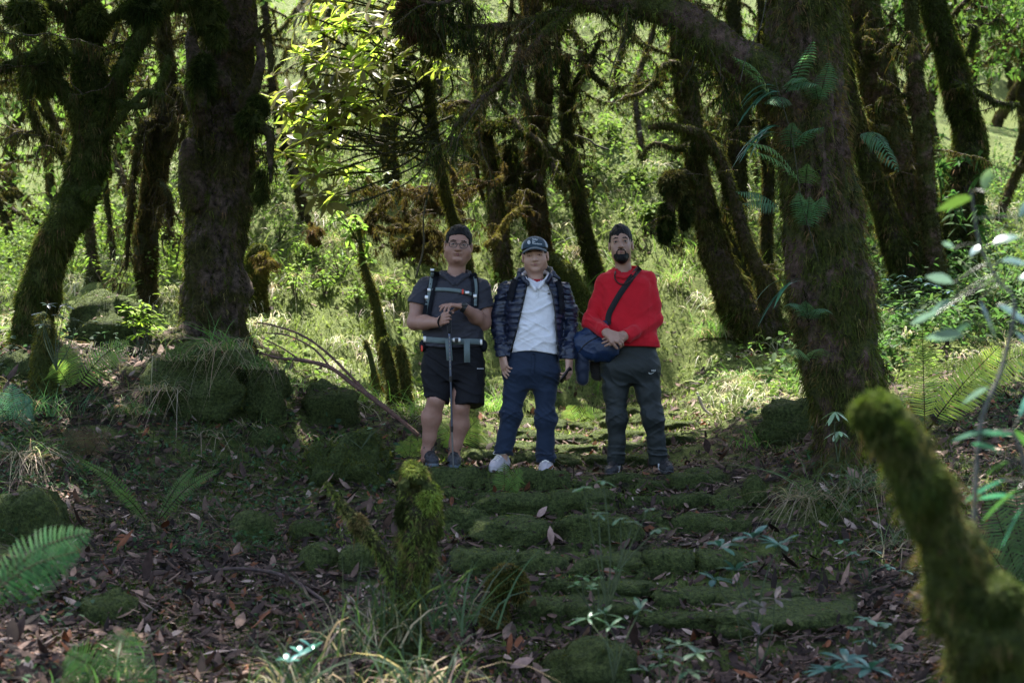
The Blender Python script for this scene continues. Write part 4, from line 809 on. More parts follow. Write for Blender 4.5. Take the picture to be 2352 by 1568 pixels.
# ------------------------------------------------------------------ shrubs (stems and leaves)
def shrub(px, py, hpx, wpx, label, group, seed, col, L=.09, nst=6, nl=14, Y=None, M=None, y0=8, name='shrub', cat='shrub'):
    p = hit(px, py, y0) if Y is None else at(px, py, Y); R = rng(seed); k = p[1]/F; t = thing(name, p, label, cat, group); S = Geo(); Lf = Geo()
    for i in range(nst):
        top = p+np.array([R.normal(0, .5)*wpx*k, R.normal(0, .4)*wpx*k, hpx*k*R.uniform(.55, 1.05)]); mid = (p*.5+top*.5)+R.normal(0, .08, 3)*hpx*k
        A = spline([(*p, .006), (*mid, .005), (*top, .0025)], 5); V, Q, T, N = tube(A[:, :3], A[:, 3]*(k/.004)**.5, 5, 0, 1, 0, False); S.add(V, Q, (.06, .05, .03))
        n = nl; u = R.uniform(.25, 1, n)**.6; j = (u*(len(A)-1)).astype(int); b = A[j, :3]+R.normal(0, .02, (n, 3)); ang = np.arange(n)*2.4; o = np.c_[np.cos(ang), np.sin(ang), R.uniform(-.1, .5, n)]
        b2 = b+o*R.uniform(0, .08, (n, 1)); V, Q, C = strips(b2, o, np.cross(o, [0, 0, 1.])+rdir(R, n)*.3, L*R.uniform(.6, 1.25, n), L*.38, LEAF, np.array([0, 0, -.45])*np.ones((n, 1)), vary(R, col, n, .3), fold=.1); Lf.add(V, Q, C)
    S.build('stems', M_twig, t)['kind'] = 'stuff'; Lf.build('leaves', M or M_leaf, t)['kind'] = 'stuff'; return t
def series(lst, lab, gp, col, seed, **kw):
    xs = sorted(q[0] for q in lst)
    for i, (px, py, h, w_) in enumerate(lst):
        k = xs.index(px); e = 'leftmost' if k == 0 else 'rightmost' if k == len(xs)-1 else (NUM[k] if k < len(NUM) else 'one well to the right')+' from the left'
        shrub(px, py, h, w_, f'{lab}, {e}', gp, seed+i, col, **kw)
series([(318,790,110,50),(262,700,120,70),(160,640,90,70),(330,700,140,60),(395,640,120,60),(235,600,130,80),(30,640,120,70),(380,520,120,70),(290,520,110,60),(90,560,110,60)], 'bright green leafy shrub in the gap between the left trunks', 'bright shrubs between the left trunks', (.20, .29, .05), 700, L=.08, nl=18)
series([(640,560,80,50),(700,600,60,50),(780,640,70,45),(905,700,60,40),(820,700,50,40),(680,700,90,40),(745,690,70,35),(1045,480,60,45),(950,610,50,40)], 'light green seedling shrub on the sunlit bank left of the men', 'seedling shrubs on the sunlit bank', (.20, .30, .06), 730, L=.075, nl=12)
series([(620,250,90,60),(670,340,60,60),(850,440,60,60),(1340,420,70,50),(1400,330,70,60),(1470,430,60,50),(1540,380,70,60),(1440,200,80,60),(1290,200,80,60),(1500,520,60,40),(1560,300,60,50),(1010,360,60,60)], 'green shrub on the upper hillside', 'shrubs on the upper hillside', (.14, .21, .05), 750, L=.12, nl=18)
series([(1990,640,90,60),(2060,700,90,60),(2290,620,120,60),(2330,740,120,60),(2240,720,100,50),(2300,460,120,70),(2100,420,90,60),(2000,520,90,50)], 'dull green shrub in the shaded wood on the right', 'shrubs in the shaded wood', (.08, .15, .045), 780, L=.10, nl=16)

# ------------------------------------------------------------------ ferns
def frond(G, p0, p1, sagv, wid, R, col, np_=26, droopp=.3, rc=(.05, .035, .02), plane=None, curl=0., L0=.3):
    """one feather-shaped frond from p0 to p1"""
    p0, p1 = np.array(p0, float), np.array(p1, float); ln = np.linalg.norm(p1-p0); mid = (p0+p1)/2+np.array(sagv)
    A = spline([p0, mid, p1], 14); t = nrm(np.gradient(A, axis=0)); plane = np.array([0, -1, .35]) if plane is None else np.array(plane, float)
    rr = np.linspace(.004, .0012, len(A))*(ln/.6)**.6; V, Q, T, N = tube(A, rr, 5, 0, 1, 0, False); G.add(V, Q, rc)
    u = np.linspace(.16, .985, np_); xi = u*(len(A)-1); P = np.stack([np.interp(xi, np.arange(len(A)), A[:, k]) for k in range(3)], 1); Tt = nrm(np.stack([np.interp(xi, np.arange(len(A)), t[:, k]) for k in range(3)], 1))
    s = nrm(np.cross(Tt, plane)); prof = np.sin(np.pi*np.clip(u*.92+.1, 0, 1))**.7*np.minimum(1, .35+u*2.2)
    prof = np.where(u > .6, prof*(1-.25*(u-.6)/.4), prof)
    for sg in (-1, 1):
        d = nrm(s*sg+Tt*.32+rdir(R, np_)*.06); nn = nrm(np.cross(d, Tt)); L_ = wid*prof*R.uniform(.9, 1.1, np_)+.004
        V, Q, C = strips(P, d, Tt, L_, ln/np_*R.uniform(.42, .58, np_), [.7, 1, .9, .6, .08], -np.array([0, 0, droopp])+Tt*.15, vary(R, col, np_, .12), fold=.08); G.add(V, Q, C)
def fern(label, base, fronds, col, seed, wid=.12, n=26, group=None, name='fern', M=None, Y=None, plane=None, droopp=.25, rc=(.05, .035, .02)):
    """fronds: tip pixels (px, py, dY, sag px)"""
    R = rng(seed); b = hit(*base) if Y is None else at(*base, Y); t = thing(name, b, label, 'fern', group)
    for f in fronds:
        G = Geo(); tip = at(f[0], f[1], b[1]+f[2]); sg = f[3] if len(f) > 3 else 30; st = b if len(f) < 6 else at(f[4], f[5], b[1])
        frond(G, st, tip, (0, 0, sg/F*b[1]), wid*(f[6] if len(f) > 6 else 1), R, col, n, droopp, rc, plane); G.build('frond', M or M_leaf, t)
    return t
FG = (.20, .30, .05); FD = (.09, .19, .09); FT = (.10, .24, .17)
fern('large bright fern with tall upright fronds at right beyond the blurred stump', (2125,995), [(2118,745,-.1,0),(2300,790,-.25,10),(2390,800,-.1,40)], (.42,.52,.11), 1, .155, 38)
fern('pair of upright green fern fronds at left between leaning trunk and bank block', (165,905), [(150,790,0,6),(300,782,-.15,22),(120,835,-.2,10)], (.20,.30,.07), 2, .13, 26)
fern('bluish green fern at the left edge below the leaning trunk', (28,985), [(28,880,0,0),(75,920,-.1,8),(-20,915,-.1,8)], (.12,.26,.16), 3, .12, 18)
fern('brown withered fern on the slope below the left fern pair', (200,1060), [(190,978,0,0),(250,990,-.1,6),(150,985,.1,6)], (.12,.09,.045), 4, .09, 20)
fern('arching fern with lit zigzag fronds in the dead leaves at left', (350,1215), [(180,1052,-.2,26),(505,1075,-.1,22),(455,1065,.05,18),(250,1110,-.3,10)], (.10,.17,.05), 5, .036, 30)
fern('blurred bright green fern leaning in from the lower left edge', (-60,1395), [(215,1218,.2,40),(190,1262,0,25)], (.05,.14,.045), 6, .08, 24, Y=3.6)
fern('blurred low fern at the bottom left with one upright frond', (250,1575), [(300,1440,.1,6),(150,1500,-.1,14),(360,1560,0,10)], (.13,.24,.07), 7, .10, 22, Y=4.6)
fern('small dark fern growing on the step right below the white sneaker', (1160,1150), [(1158,1062,0,0),(1200,1080,-.1,10),(1130,1110,.05,10),(1195,1105,-.1,6)], (.15,.24,.06), 8, .075, 16)
fern('bright fern behind the legs of the man in shorts', (1055,1030), [(1010,965,.1,6),(1100,960,0,10),(1030,990,-.1,8),(1120,985,.1,8),(1012,1010,0,8)], (.30,.42,.09), 9, .11, 18)
fern('bright little fern left of the first man\'s boot', (940,1060), [(945,998,0,0),(975,1010,0,5),(915,1015,0,5),(905,1035,.1,5)], (.22,.32,.06), 10, .075, 16)
fern('sunlit fern between the capped man and the man in red', (1325,975), [(1305,930,0,4),(1360,935,0,8),(1385,945,.1,8),(1290,945,.1,6)], (.32,.44,.10), 11, .09, 14)
fern('small pale fern on the bank right of the man in red', (1725,925), [(1715,862,0,4),(1745,880,0,6),(1700,890,.1,6)], (.20,.28,.07), 12, .09, 15)
fern('dark fern at the lower right edge below the tall fern', (2360,1400), [(2270,1130,0,10),(2330,1100,.1,0),(2380,1130,0,0),(2230,1215,-.1,14)], (.10,.16,.06), 13, .14, 30, Y=6.0)
fern('fern among grass left of the thick rugged trunk', (60,880), [(10,850,0,6),(90,852,.1,6)], (.16,.26,.07), 14, .07, 16)
fern('pale fern in the gap between the shaggy dead trunk and the thick trunk', (425,640), [(400,575,.1,4),(440,540,0,4),(385,600,0,4)], (.34,.45,.09), 15, .12, 14)
tf = [((1810,232),[(1870,90,-.35,10),(1770,240,-.2,14)],'topmost'), ((1880,235),[(1905,140,-.3,0),(1870,190,-.25,4)],'second from the top'), ((1790,250),[(1680,128,-.3,30),(1700,150,-.2,18)],'the one reaching left in front of the limb'), ((1800,215),[(1850,180,-.35,14),(1880,195,-.3,16)],'third from the top'),
 ((1815,350),[(1892,292,-.35,18),(1820,280,-.3,8)],'the one just above half height'), ((1850,430),[(1712,325,-.3,32),(1725,345,-.35,18),(1855,375,-.3,6)],'drooping far left'),
 ((1850,530),[(1835,440,-.3,8),(1892,450,-.3,12),(1860,450,-.35,4)],'small round one below the long drooping one'), ((1858,740),[(1810,700,-.3,20),(1900,715,-.3,18),(1850,690,-.35,6)],'the one at waist height of the men'),
 ((1860,830),[(1805,810,-.25,18),(1890,800,-.25,10)],'lowest'), ((1800,480),[(1690,440,-.1,14),(1705,468,-.1,10)],'the thin one reaching left below the limb'), ((1970,310),[(2065,395,-.2,30),(2040,340,-.2,20)],'the one on the right side')]
for i, (b, fr, e) in enumerate(tf):
    fern(f'fern on the great right trunk, {e}', b, fr, [(.13,.25,.13),(.10,.20,.10),(.15,.25,.09)][i % 3], 30+i, .085, 17, 'ferns growing on the great right trunk', Y=7.78, plane=(0, -.5, .9), droopp=.55)
# strap leaves hanging on the same trunk
R = rng(44)
for i, (px, py, n, lab) in enumerate([(1790,215,9,'tuft of long strap leaves hanging where limb and great right trunk meet'),(1785,300,8,'second tuft of hanging strap leaves a little lower on the great right trunk'),(1835,645,6,'thin drooping leaf tuft low on the left side of the great right trunk')]):
    p = at(px, py, 7.72); t = thing('strap_leaf_tuft', p, lab, 'plant'); G = Geo(); a = R.uniform(-1, 1, n)
    V, Q, C = strips(np.repeat(p[None], n, 0)+R.normal(0, .02, (n, 3)), nrm(np.c_[-.9+a*.6, -R.uniform(.1, .5, n), R.uniform(-.1, .5, n)]), nrm(np.c_[R.normal(0, .3, n), np.ones(n), R.normal(0, .5, n)]), R.uniform(.18, .34, n), .022, LANCE, np.array([0, 0, -.9])*np.ones((n, 1)), vary(R, (.06, .16, .09), n, .25), fold=.12); G.add(V, Q, C); G.build('leaves', M_shiny, t)['kind'] = 'stuff'
# ------------------------------------------------------------------ grass tufts one can point at
def tuft(px, py, n, L, label, seed, col=(.08,.16,.03), straw=.3, W=.006, bend=.8, Y=None, spread=.06, lean=(0,0), tilt=.6, group=None, scol=(.38,.30,.20), y0=3.0):
    p = hit(px, py, y0) if Y is None else at(px, py, Y); t = thing('grass_tuft', p, label, 'grass', group); G = Geo()
    blades(G, p[0], p[1], n, rng(seed), L, W, spread, col, straw, bend, z=p[2]+.005, lean=lean, tilt=tilt, scol=scol); G.build('blades', M_grass, t)['kind'] = 'stuff'
tl = [(420,830,60,.32,'wispy grass on top of the square mossy bank block',(.09,.16,.04),.35,1.2,8.75,(0,-.5)), (610,850,60,.26,'short drooping grass on the rounded rock right of the bank block',(.10,.18,.05),.4,1.2,8.85,(0,-.4)), (370,900,60,.34,'straggling straw grass down the left side of the bank block',(.09,.14,.05),.6,1.3,8.6,(-.2,-.5)), (760,1020,60,.16,'short grass tuft on the green mound left of the steps',(.08,.16,.04),.2,.9,None,(0,0)), (525,805,70,.42,'long grass tuft hanging over the square mossy bank block',(.10,.20,.05),.45,1.4,8.72,(0,-.6)), (590,985,50,.26,'grass tuft with straw hanging below the rounded rock at left',(.12,.22,.04),.5,1.2,None,(0,-.4)),
 (60,1060,120,.45,'hanging straw coloured grass clump at the left edge',(.10,.17,.06),.7,1.3,None,(0,-.7)), (110,960,90,.34,'green grass clump at left beside the bluish fern',(.08,.18,.07),.1,.7,None,(0,0)),
 (310,960,70,.30,'thin drooping grass left of the square bank block',(.10,.18,.05),.35,1.1,None,(0,-.3)), (480,1010,60,.28,'wispy grass below the square bank block',(.10,.16,.05),.5,1.1,None,(0,-.3)),
 (700,640,60,.40,'straw grass hanging on the sunlit bank right of the thick left trunk',(.20,.28,.06),.7,1.4,None,(0,-.8)), (870,650,70,.45,'pale hanging straw grass on the bank left of the man in shorts',(.20,.28,.06),.75,1.4,None,(0,-.8)), (780,560,60,.45,'pale hanging grass high on the sunlit bank',(.20,.28,.06),.7,1.4,None,(0,-.8)),
 (1330,590,90,.5,'pale straw grass on the bank between capped man and man in red',(.2,.28,.06),.75,1.4,None,(0,-.8)), (1545,660,80,.42,'bright grass clump just right of the man in red',(.18,.30,.06),.3,1.1,None,(0,-.3)), (1640,780,110,.5,'large bright grass clump right of the man in red',(.16,.30,.06),.2,.9,None,(0,-.2)),
 (1700,880,110,.42,'overhanging grass with straw skirt at the foot of the forked tree',(.14,.26,.05),.6,1.3,None,(0,-.7)), (1830,905,80,.32,'bright grass clump left of the great right trunk',(.18,.33,.07),.1,.8,None,(0,0)), (1600,590,60,.4,'grass clump behind the right shoulder of the man in red',(.16,.28,.05),.2,.9,None,(0,0)),
 (1860,1150,110,.42,'straggly grass skirt hanging under the great right trunk',(.12,.17,.07),.6,1.3,None,(-.2,-.7)), (1990,1130,110,.45,'long drooping grass right of the foot of the great trunk',(.12,.17,.08),.5,1.3,None,(.2,-.7)), (2060,1260,60,.35,'pale dry grass clump in front of the right bank',(.12,.17,.08),.5,1.2,None,(0,-.5)),
 (1750,1030,50,.25,'small green grass tuft by the root bank left of the great trunk',(.12,.25,.05),.2,.9,None,(0,0)), (960,960,80,.35,'bright grass just left of the shorts wearing man\'s knee',(.22,.36,.07),.2,.9,None,(0,0)), (1130,950,80,.36,'bright grass between the man in shorts and the capped man',(.22,.38,.08),.2,.9,None,(0,0)), (830,925,70,.3,'sunlit grass right of the round dark boulder',(.2,.34,.06),.2,.9,None,(0,0)),
 (890,1475,45,.50,'tall blurred green grass around the forked foreground stump',(.05,.085,.03),.3,.7,5.2,(0,0)), (800,1500,40,.42,'blurred grass left of the forked foreground stump',(.05,.085,.03),.3,.7,5.0,(0,0)), (1020,1440,40,.5,'arching blurred grass blades right of the forked foreground stump',(.06,.11,.045),.1,.9,5.3,(.3,0)), (960,1590,60,.38,'grass clump with straw at the bottom centre left edge',(.04,.075,.035),.4,.9,4.5,(0,0)), (700,1600,80,.35,'dark grass clump at the bottom left of the stump',(.04,.075,.03),.4,.9,4.6,(0,0)),
 (250,1560,40,.25,'thin grass near the blurred low fern at bottom left',(.07,.13,.05),.3,.9,4.7,(0,0)), (2290,720,160,.8,'tall thin bamboo like grass in the shade at far right',(.13,.20,.08),.25,.8,None,(0,0)), (2330,600,160,.8,'paler tall grass higher up at the far right edge',(.16,.24,.10),.2,.8,None,(0,0)), (2060,760,90,.45,'grass clump behind the tall bright fern at right',(.12,.20,.07),.3,1.0,None,(0,-.3)), (1430,850,50,.3,'grass seen between the legs of the man in red',(.2,.33,.07),.2,.9,None,(0,0)), (640,905,60,.28,'grass on the slope between round boulder and rounded rock',(.12,.22,.05),.2,.9,None,(0,0)), (1250,920,60,.3,'grass seen between the legs of the capped man',(.2,.33,.07),.2,.9,None,(0,0))]
for i, (px, py, n, L, lab, col, st, bd, Y, ln) in enumerate(tl): tuft(px, py, int(n*1.5), L, lab, 900+i, col, st, .006 if py < 1400 else .008, bd, Y, .09, ln, .7 if st < .5 else 1.2)

# ------------------------------------------------------------------ rosette plants, seedlings and near blurred leaves
def rosettes(label, spots, Y, col, seed, L=.10, n=8, stem=None, W=.3, M=None, name='seedling', prof=LANCE, el=(.0, .9)):
    R = rng(seed); b = at(*stem, Y) if stem is not None else hit(*spots[0]); t = thing(name, b, label, 'plant'); S = Geo(); Lf = Geo()
    for (px, py) in spots:
        p = at(px, py, Y+R.normal(0, .03)); A = spline([b, (b+p)/2+R.normal(0, .02, 3), p], 5); V, Q, T, N = tube(A, np.linspace(.004, .002, len(A)), 5, 0, 1, 0, False); S.add(V, Q, (.05, .07, .03))
        a = np.arange(n)*2.4+R.uniform(0, 6); e = R.uniform(*el, n); d = np.c_[np.cos(a)*np.cos(e), np.sin(a)*np.cos(e), np.sin(e)]; l = L*R.uniform(.6, 1.1, n)
        V, Q, C = strips(np.repeat(p[None], n, 0), d, np.cross(d, [0, 0, 1.]), l, l*W, prof, np.array([0, 0, -.3])*np.ones((n, 1)), vary(R, col, n, .2), fold=-.1); Lf.add(V, Q, C)
    S.build('stems', M_twig, t)['kind'] = 'stuff'; Lf.build('leaves', M or M_shiny, t)['kind'] = 'stuff'; return t
TEAL = (.045, .125, .095)
rosettes('bluish green seedling with three leaf rosettes in the lower right foreground', [(1655,1255),(1730,1235),(1790,1250),(1690,1310),(1640,1330)], 5.2, TEAL, 1, .12, 8, (1735,1450), .3)
rosettes('purple tinged leafy seedling just below the three rosettes', [(1690,1400),(1755,1395),(1780,1375),(1745,1460)], 5.1, (.13,.10,.09), 2, .11, 6, (1740,1540), .26)
rosettes('glossy teal rosette plant at the lower right near the frame bottom', [(1945,1520),(2000,1535),(1900,1540)], 4.6, (.035,.11,.09), 3, .12, 10, (1950,1620), .28)
rosettes('spindly blurred plant with small pale leaves right of centre foreground', [(1340,1120),(1385,1105),(1425,1190),(1490,1170),(1455,1200),(1375,1180),(1510,1215)], 5.0, (.07,.14,.075), 4, .05, 5, (1395,1400), .5, el=(-.3, .5))
rosettes('low leafy plant left of the spindly blurred stem', [(1340,1325),(1360,1350),(1320,1345),(1370,1330),(1420,1310)], 5.3, (.07,.16,.06), 5, .045, 7, (1370,1420), .5)
rosettes('blurred plant with narrow leaves at the bottom centre right', [(1350,1420),(1390,1410),(1470,1400),(1400,1440)], 4.6, (.05,.11,.055), 6, .08, 6, (1410,1560), .25)
rosettes('blurred teal leaf sprig at the bottom left of centre', [(690,1500),(660,1520),(720,1490)], 4.2, (.04,.13,.11), 7, .07, 5, (690,1600), .35)
rosettes('green and pink seedling on the bottom edge right of centre', [(1515,1500),(1560,1480),(1600,1500),(1490,1540),(1580,1540)], 4.6, (.05,.10,.055), 8, .09, 6, (1550,1600), .3)
rosettes('broad leaved ground plant at right near the dark path edge', [(1990,1420),(2030,1430),(1960,1440),(2060,1480),(1985,1470)], 5.3, (.07,.15,.09), 9, .055, 6, (2000,1500), .6, el=(-.1, .4))
rosettes('palmate seedling with hand shaped leaves at the foot of the great right trunk', [(1918,945),(1928,990)], 7.35, (.26,.40,.22), 10, .095, 7, (1925,1060), .28, el=(-.9, -.1))
rosettes('small leafy plants under the dry grass at right', [(1960,1270),(1985,1290),(2040,1300),(1935,1240),(2080,1310),(2010,1265)], 6.3, (.08,.17,.10), 11, .045, 6, (1990,1350), .6, el=(-.1, .5))
rosettes('yellow green star leaved seedling beside the mossy wedge rock at left', [(322,740),(335,765),(300,748),(345,735),(315,770)], 9.2, (.30,.45,.05), 12, .085, 8, (325,830), .28, el=(-.2, .7), M=M_leaf)
rosettes('dark red tinged leaf sprig in front of the leaning left trunk', [(110,700),(90,720),(135,725),(150,700),(175,735),(100,745)], 8.1, (.10,.13,.12), 13, .07, 6, (130,850), .4, el=(-.2, .5))
rosettes('tiny white leaved bush on the hill left above the man in shorts', [(850,400),(870,385),(890,395),(905,415),(860,420),(885,425)], 13.2, (.42,.46,.36), 14, .075, 7, (880,450), .45, el=(-.3, .4))
for (i, (pts, lab)) in enumerate([([(2035,640),(2075,632),(2110,640),(2150,655),(2180,668),(2060,655),(2130,650)], 'spray of small bluish leaves right of the great trunk, upper one'), ([(2030,700),(2070,705),(2110,712),(2150,705),(2185,700),(2090,720)], 'spray of small bluish leaves right of the great trunk, lower one')]):
    rosettes(lab, pts, 9.2, (.22,.42,.38), 20+i, .055, 6, (2010,672+i*20), .4, name='leaf_spray', el=(-.2, .2))
rosettes('small heart leaved sprig by the moss mound left of the steps', [(790,1000),(850,985),(880,975)], 8.3, (.12,.30,.14), 30, .04, 5, (830,1030), .5)
# two leaning blurred plants close to the camera on the right
def near_plant(label, stem, leaves, Y, col, seed, L=.09, W=.45, name='sapling', sr=.004):
    R = rng(seed); A = spline([at(px, py, Y) for px, py in stem], 6); t = thing(name, A[0], label, 'plant'); V, Q, T, N = tube(A, np.linspace(sr*1.5, sr*.7, len(A)), 6, .1, 9, 0, False)
    mk('stem', V, Q, M_twig, t, (.08, .08, .07))
    for (px, py, ang, k, c) in leaves:
        p = at(px, py, Y+R.normal(0, .04)); a = math.radians(ang); d = np.array([[math.cos(a), R.normal(0, .25), math.sin(a)]]); l = L*k
        j = np.argmin(np.linalg.norm(A-p, axis=1)); G = Geo(); B = spline([A[j], (A[j]+p)/2+[0, 0, .004], p], 4); V, Q, T, N = tube(B, np.full(len(B), .0012), 4, 0, 1, 0, False); G.add(V, Q, (.07, .08, .05))
        V, Q, C = strips(p[None], d, np.array([[-.5*math.sin(a), .75, .6*math.cos(a)]]), np.array([l]), np.array([l*W]), LEAF if W > .3 else LANCE, np.array([[0, 0, -.25]]), np.array([c]), fold=.1); G.add(V, Q, C); G.build('leaf', M_shiny, t)
B1, B2, B3 = (.17, .26, .26), (.06, .12, .10), (.11, .19, .04)
near_plant('blurred thin sapling with pale round leaves in front of the right hand trees', [(2235,1330),(2240,1130),(2255,960),(2300,850),(2330,700),(2290,640),(2250,560),(2230,440)],
  [(2190,650,150,1.2,B1),(2185,690,200,1.3,B1),(2230,590,60,.8,B1),(2150,720,190,1.0,B1),(2290,700,-20,1.6,B2),(2250,690,-60,1.4,B2),(2330,760,-40,1.2,B2),(2215,770,170,1.5,B1),(2280,560,30,1.2,B2),(2260,440,80,1.2,B3),(2235,455,185,1.5,B3),(2300,600,10,1.3,B2),(2340,640,20,1.2,B1),(2190,570,140,.6,B1),(2270,890,200,1.1,B1),(2340,500,60,1.3,B2),(2230,740,210,.8,B2)], 2.9, B1, 1, L=.06)
near_plant('blurred plant with narrow bright leaves at the right edge below the sapling', [(2400,1330),(2380,1200),(2360,1090),(2330,1000),(2300,990)],
  [(2330,1000,165,1.6,(.06,.19,.15)),(2320,1060,185,1.5,(.09,.22,.06)),(2310,1100,200,1.7,(.05,.19,.15)),(2340,1120,215,1.7,(.09,.22,.06)),(2340,960,70,1.6,(.10,.32,.22)),(2350,1080,-40,1.4,(.10,.3,.2)),(2300,1040,150,1.5,(.09,.30,.22)),(2350,1160,235,1.6,(.08,.30,.2)),(2370,1040,120,1.5,(.09,.22,.06)),(2280,990,178,1.8,(.10,.2,.2)),(2330,1140,170,1.5,(.08,.28,.2))], 2.9, B1, 2, L=.06, W=.2, name='narrow_leaved_plant')

# ------------------------------------------------------------------ fallen branches and roots
def branch_thing(label, paths, seed, col=(.10,.06,.045), name='fallen_branch', cat='branch', moss=0):
    t = None; R = rng(seed)
    for i, (Y, pts) in enumerate(paths):
        A = spline([(*at(px, py, Y+dy), r/F*Y) for px, py, dy, r in pts], 7)
        if t is None: t = thing(name, A[0, :3], label, cat)
        V, Q, T, N = tube(A[:, :3], A[:, 3], 8, .2, 14, seed+i, True); mk('stem' if i == 0 else 'branchlet', V, Q, M_twig, t, vary(R, col, len(V), .15), True, T)
        if moss:
            G = Geo(); fuzz(G, V, Q, int(moss), R, .02, .008, MG, mixc=(.1, .1, .02)); o = G.build('moss', M_fuzz, t); o['kind'] = 'stuff'
    return t
branch_thing('bare forked fallen branch slanting down from the thick left trunk towards the first man\'s boots', [(8.9, [(962,1000,0,5),(925,968,0,5),(870,925,0,6),(815,885,0,6),(760,845,0,5),(700,828,0,4.5),(640,822,0,3.5),(600,810,0,2.5)]), (8.9, [(850,910,0,4),(800,858,0,3.5),(745,805,0,3),(690,768,0,2.5),(630,748,0,2),(590,740,0,1.4)]), (8.9, [(760,845,0,3),(720,800,0,2.5),(660,770,0,1.8),(610,765,0,1.2)]), (8.9, [(690,828,0,2.5),(650,800,0,1.8),(600,775,0,1.2)])], 1, (.12,.065,.05))
branch_thing('curved exposed root crossing the dead leaves at lower left', [(6.45, [(385,1330,-.1,3),(440,1318,0,4),(520,1306,0,4),(590,1308,0,5),(650,1322,0,4.5),(700,1348,-.1,4),(745,1380,-.25,3)]), (6.3, [(250,1400,-.3,3),(262,1340,-.1,4),(240,1300,0,3)]), (6.3, [(340,1385,-.2,3),(310,1420,-.3,4),(250,1460,-.4,3)])], 2, (.06,.04,.035), 'root', 'root')
branch_thing('small grey fallen stick on the green mound left of the steps', [(8.35, [(858,1065,0,4),(868,1095,0,4.5),(880,1130,0,4)])], 3, (.16,.13,.12))
branch_thing('pale bent twig on the bank right of the man in red', [(10.8, [(1600,900,0,3),(1618,940,0,3.5),(1650,960,0,3.5),(1680,962,0,2)])], 4, (.34,.28,.22))
branch_thing('thin straight pole crossing the hillside behind the rhododendron', [(14, [(600,335,0,2),(660,300,0,2.5),(690,285,0,2)])], 5, (.45,.36,.38), 'thin_pole', 'pole')
for i, (a, b, lab, Y, r) in enumerate([((1780,180),(1880,600),'long thin vine hanging down the face of the great right trunk',7.6,.8), ((1760,0),(1700,190),'thin vine hanging from the great limb near its fork',7.5,1.2), ((955,640),(990,420),'thin bare stem behind the head of the man in shorts',11.5,2.2), ((1475,0),(1400,180),'thin dry stalk hanging below the great limb',7.9,1.6), ((1320,310),(1400,345),'thin bare twig on the hill between the two right men',12.4,2)]):
    branch_thing(lab, [(Y, [(a[0], a[1], 0, r), ((a[0]*2+b[0])/3+6, (a[1]*2+b[1])/3, 0, r), ((a[0]+2*b[0])/3-5, (a[1]+2*b[1])/3, 0, r), (b[0], b[1], 0, r)])], 20+i, (.05,.045,.03), 'vine' if 'vine' in lab else 'dry_stem', 'vine' if 'vine' in lab else 'stem')
# single large fallen leaves one can point at
R = rng(60)
for i, (px, py, lpx, ang, lab) in enumerate([(1245,1195,40,50,'large curled dead leaf lying between the second and third steps'),(1265,1270,50,95,'biggest dead leaf, standing folded beside the third step'),(1280,1245,36,140,'dead leaf leaning on the biggest folded leaf'),(1300,1400,44,5,'flat pinkish dead leaf in front of the fifth step'),(680,958,24,30,'broad pale dead leaf left of the dark round boulder'),(1200,1545,60,20,'pale curled dead leaf at the bottom centre'),(1170,1590,40,150,'smaller pale leaf below the curled one at the bottom'),(1690,1340,34,60,'reddish leaf near the purple seedling'),(1330,1095,20,20,'small pale leaf near the striped shoe')]):
    p = hit(px, py+lpx*.3); a = math.radians(ang); l = lpx/F*p[1]; G = Geo()
    V, Q, C = strips((p+[-.5*l*math.cos(a), -.02, .02])[None], np.array([[math.cos(a), .15, abs(math.sin(a))*.9+.12]]), np.array([[-.6*math.sin(a), .6, .6]]), np.array([l]), np.array([l*.45]), LEAF, np.array([[0, .1, -.1]]), np.array([[.30, .20, .17]]), fold=.16); G.add(V, Q, C)
    tag(G.build('dead_leaf', M_litter), lab, 'leaf')
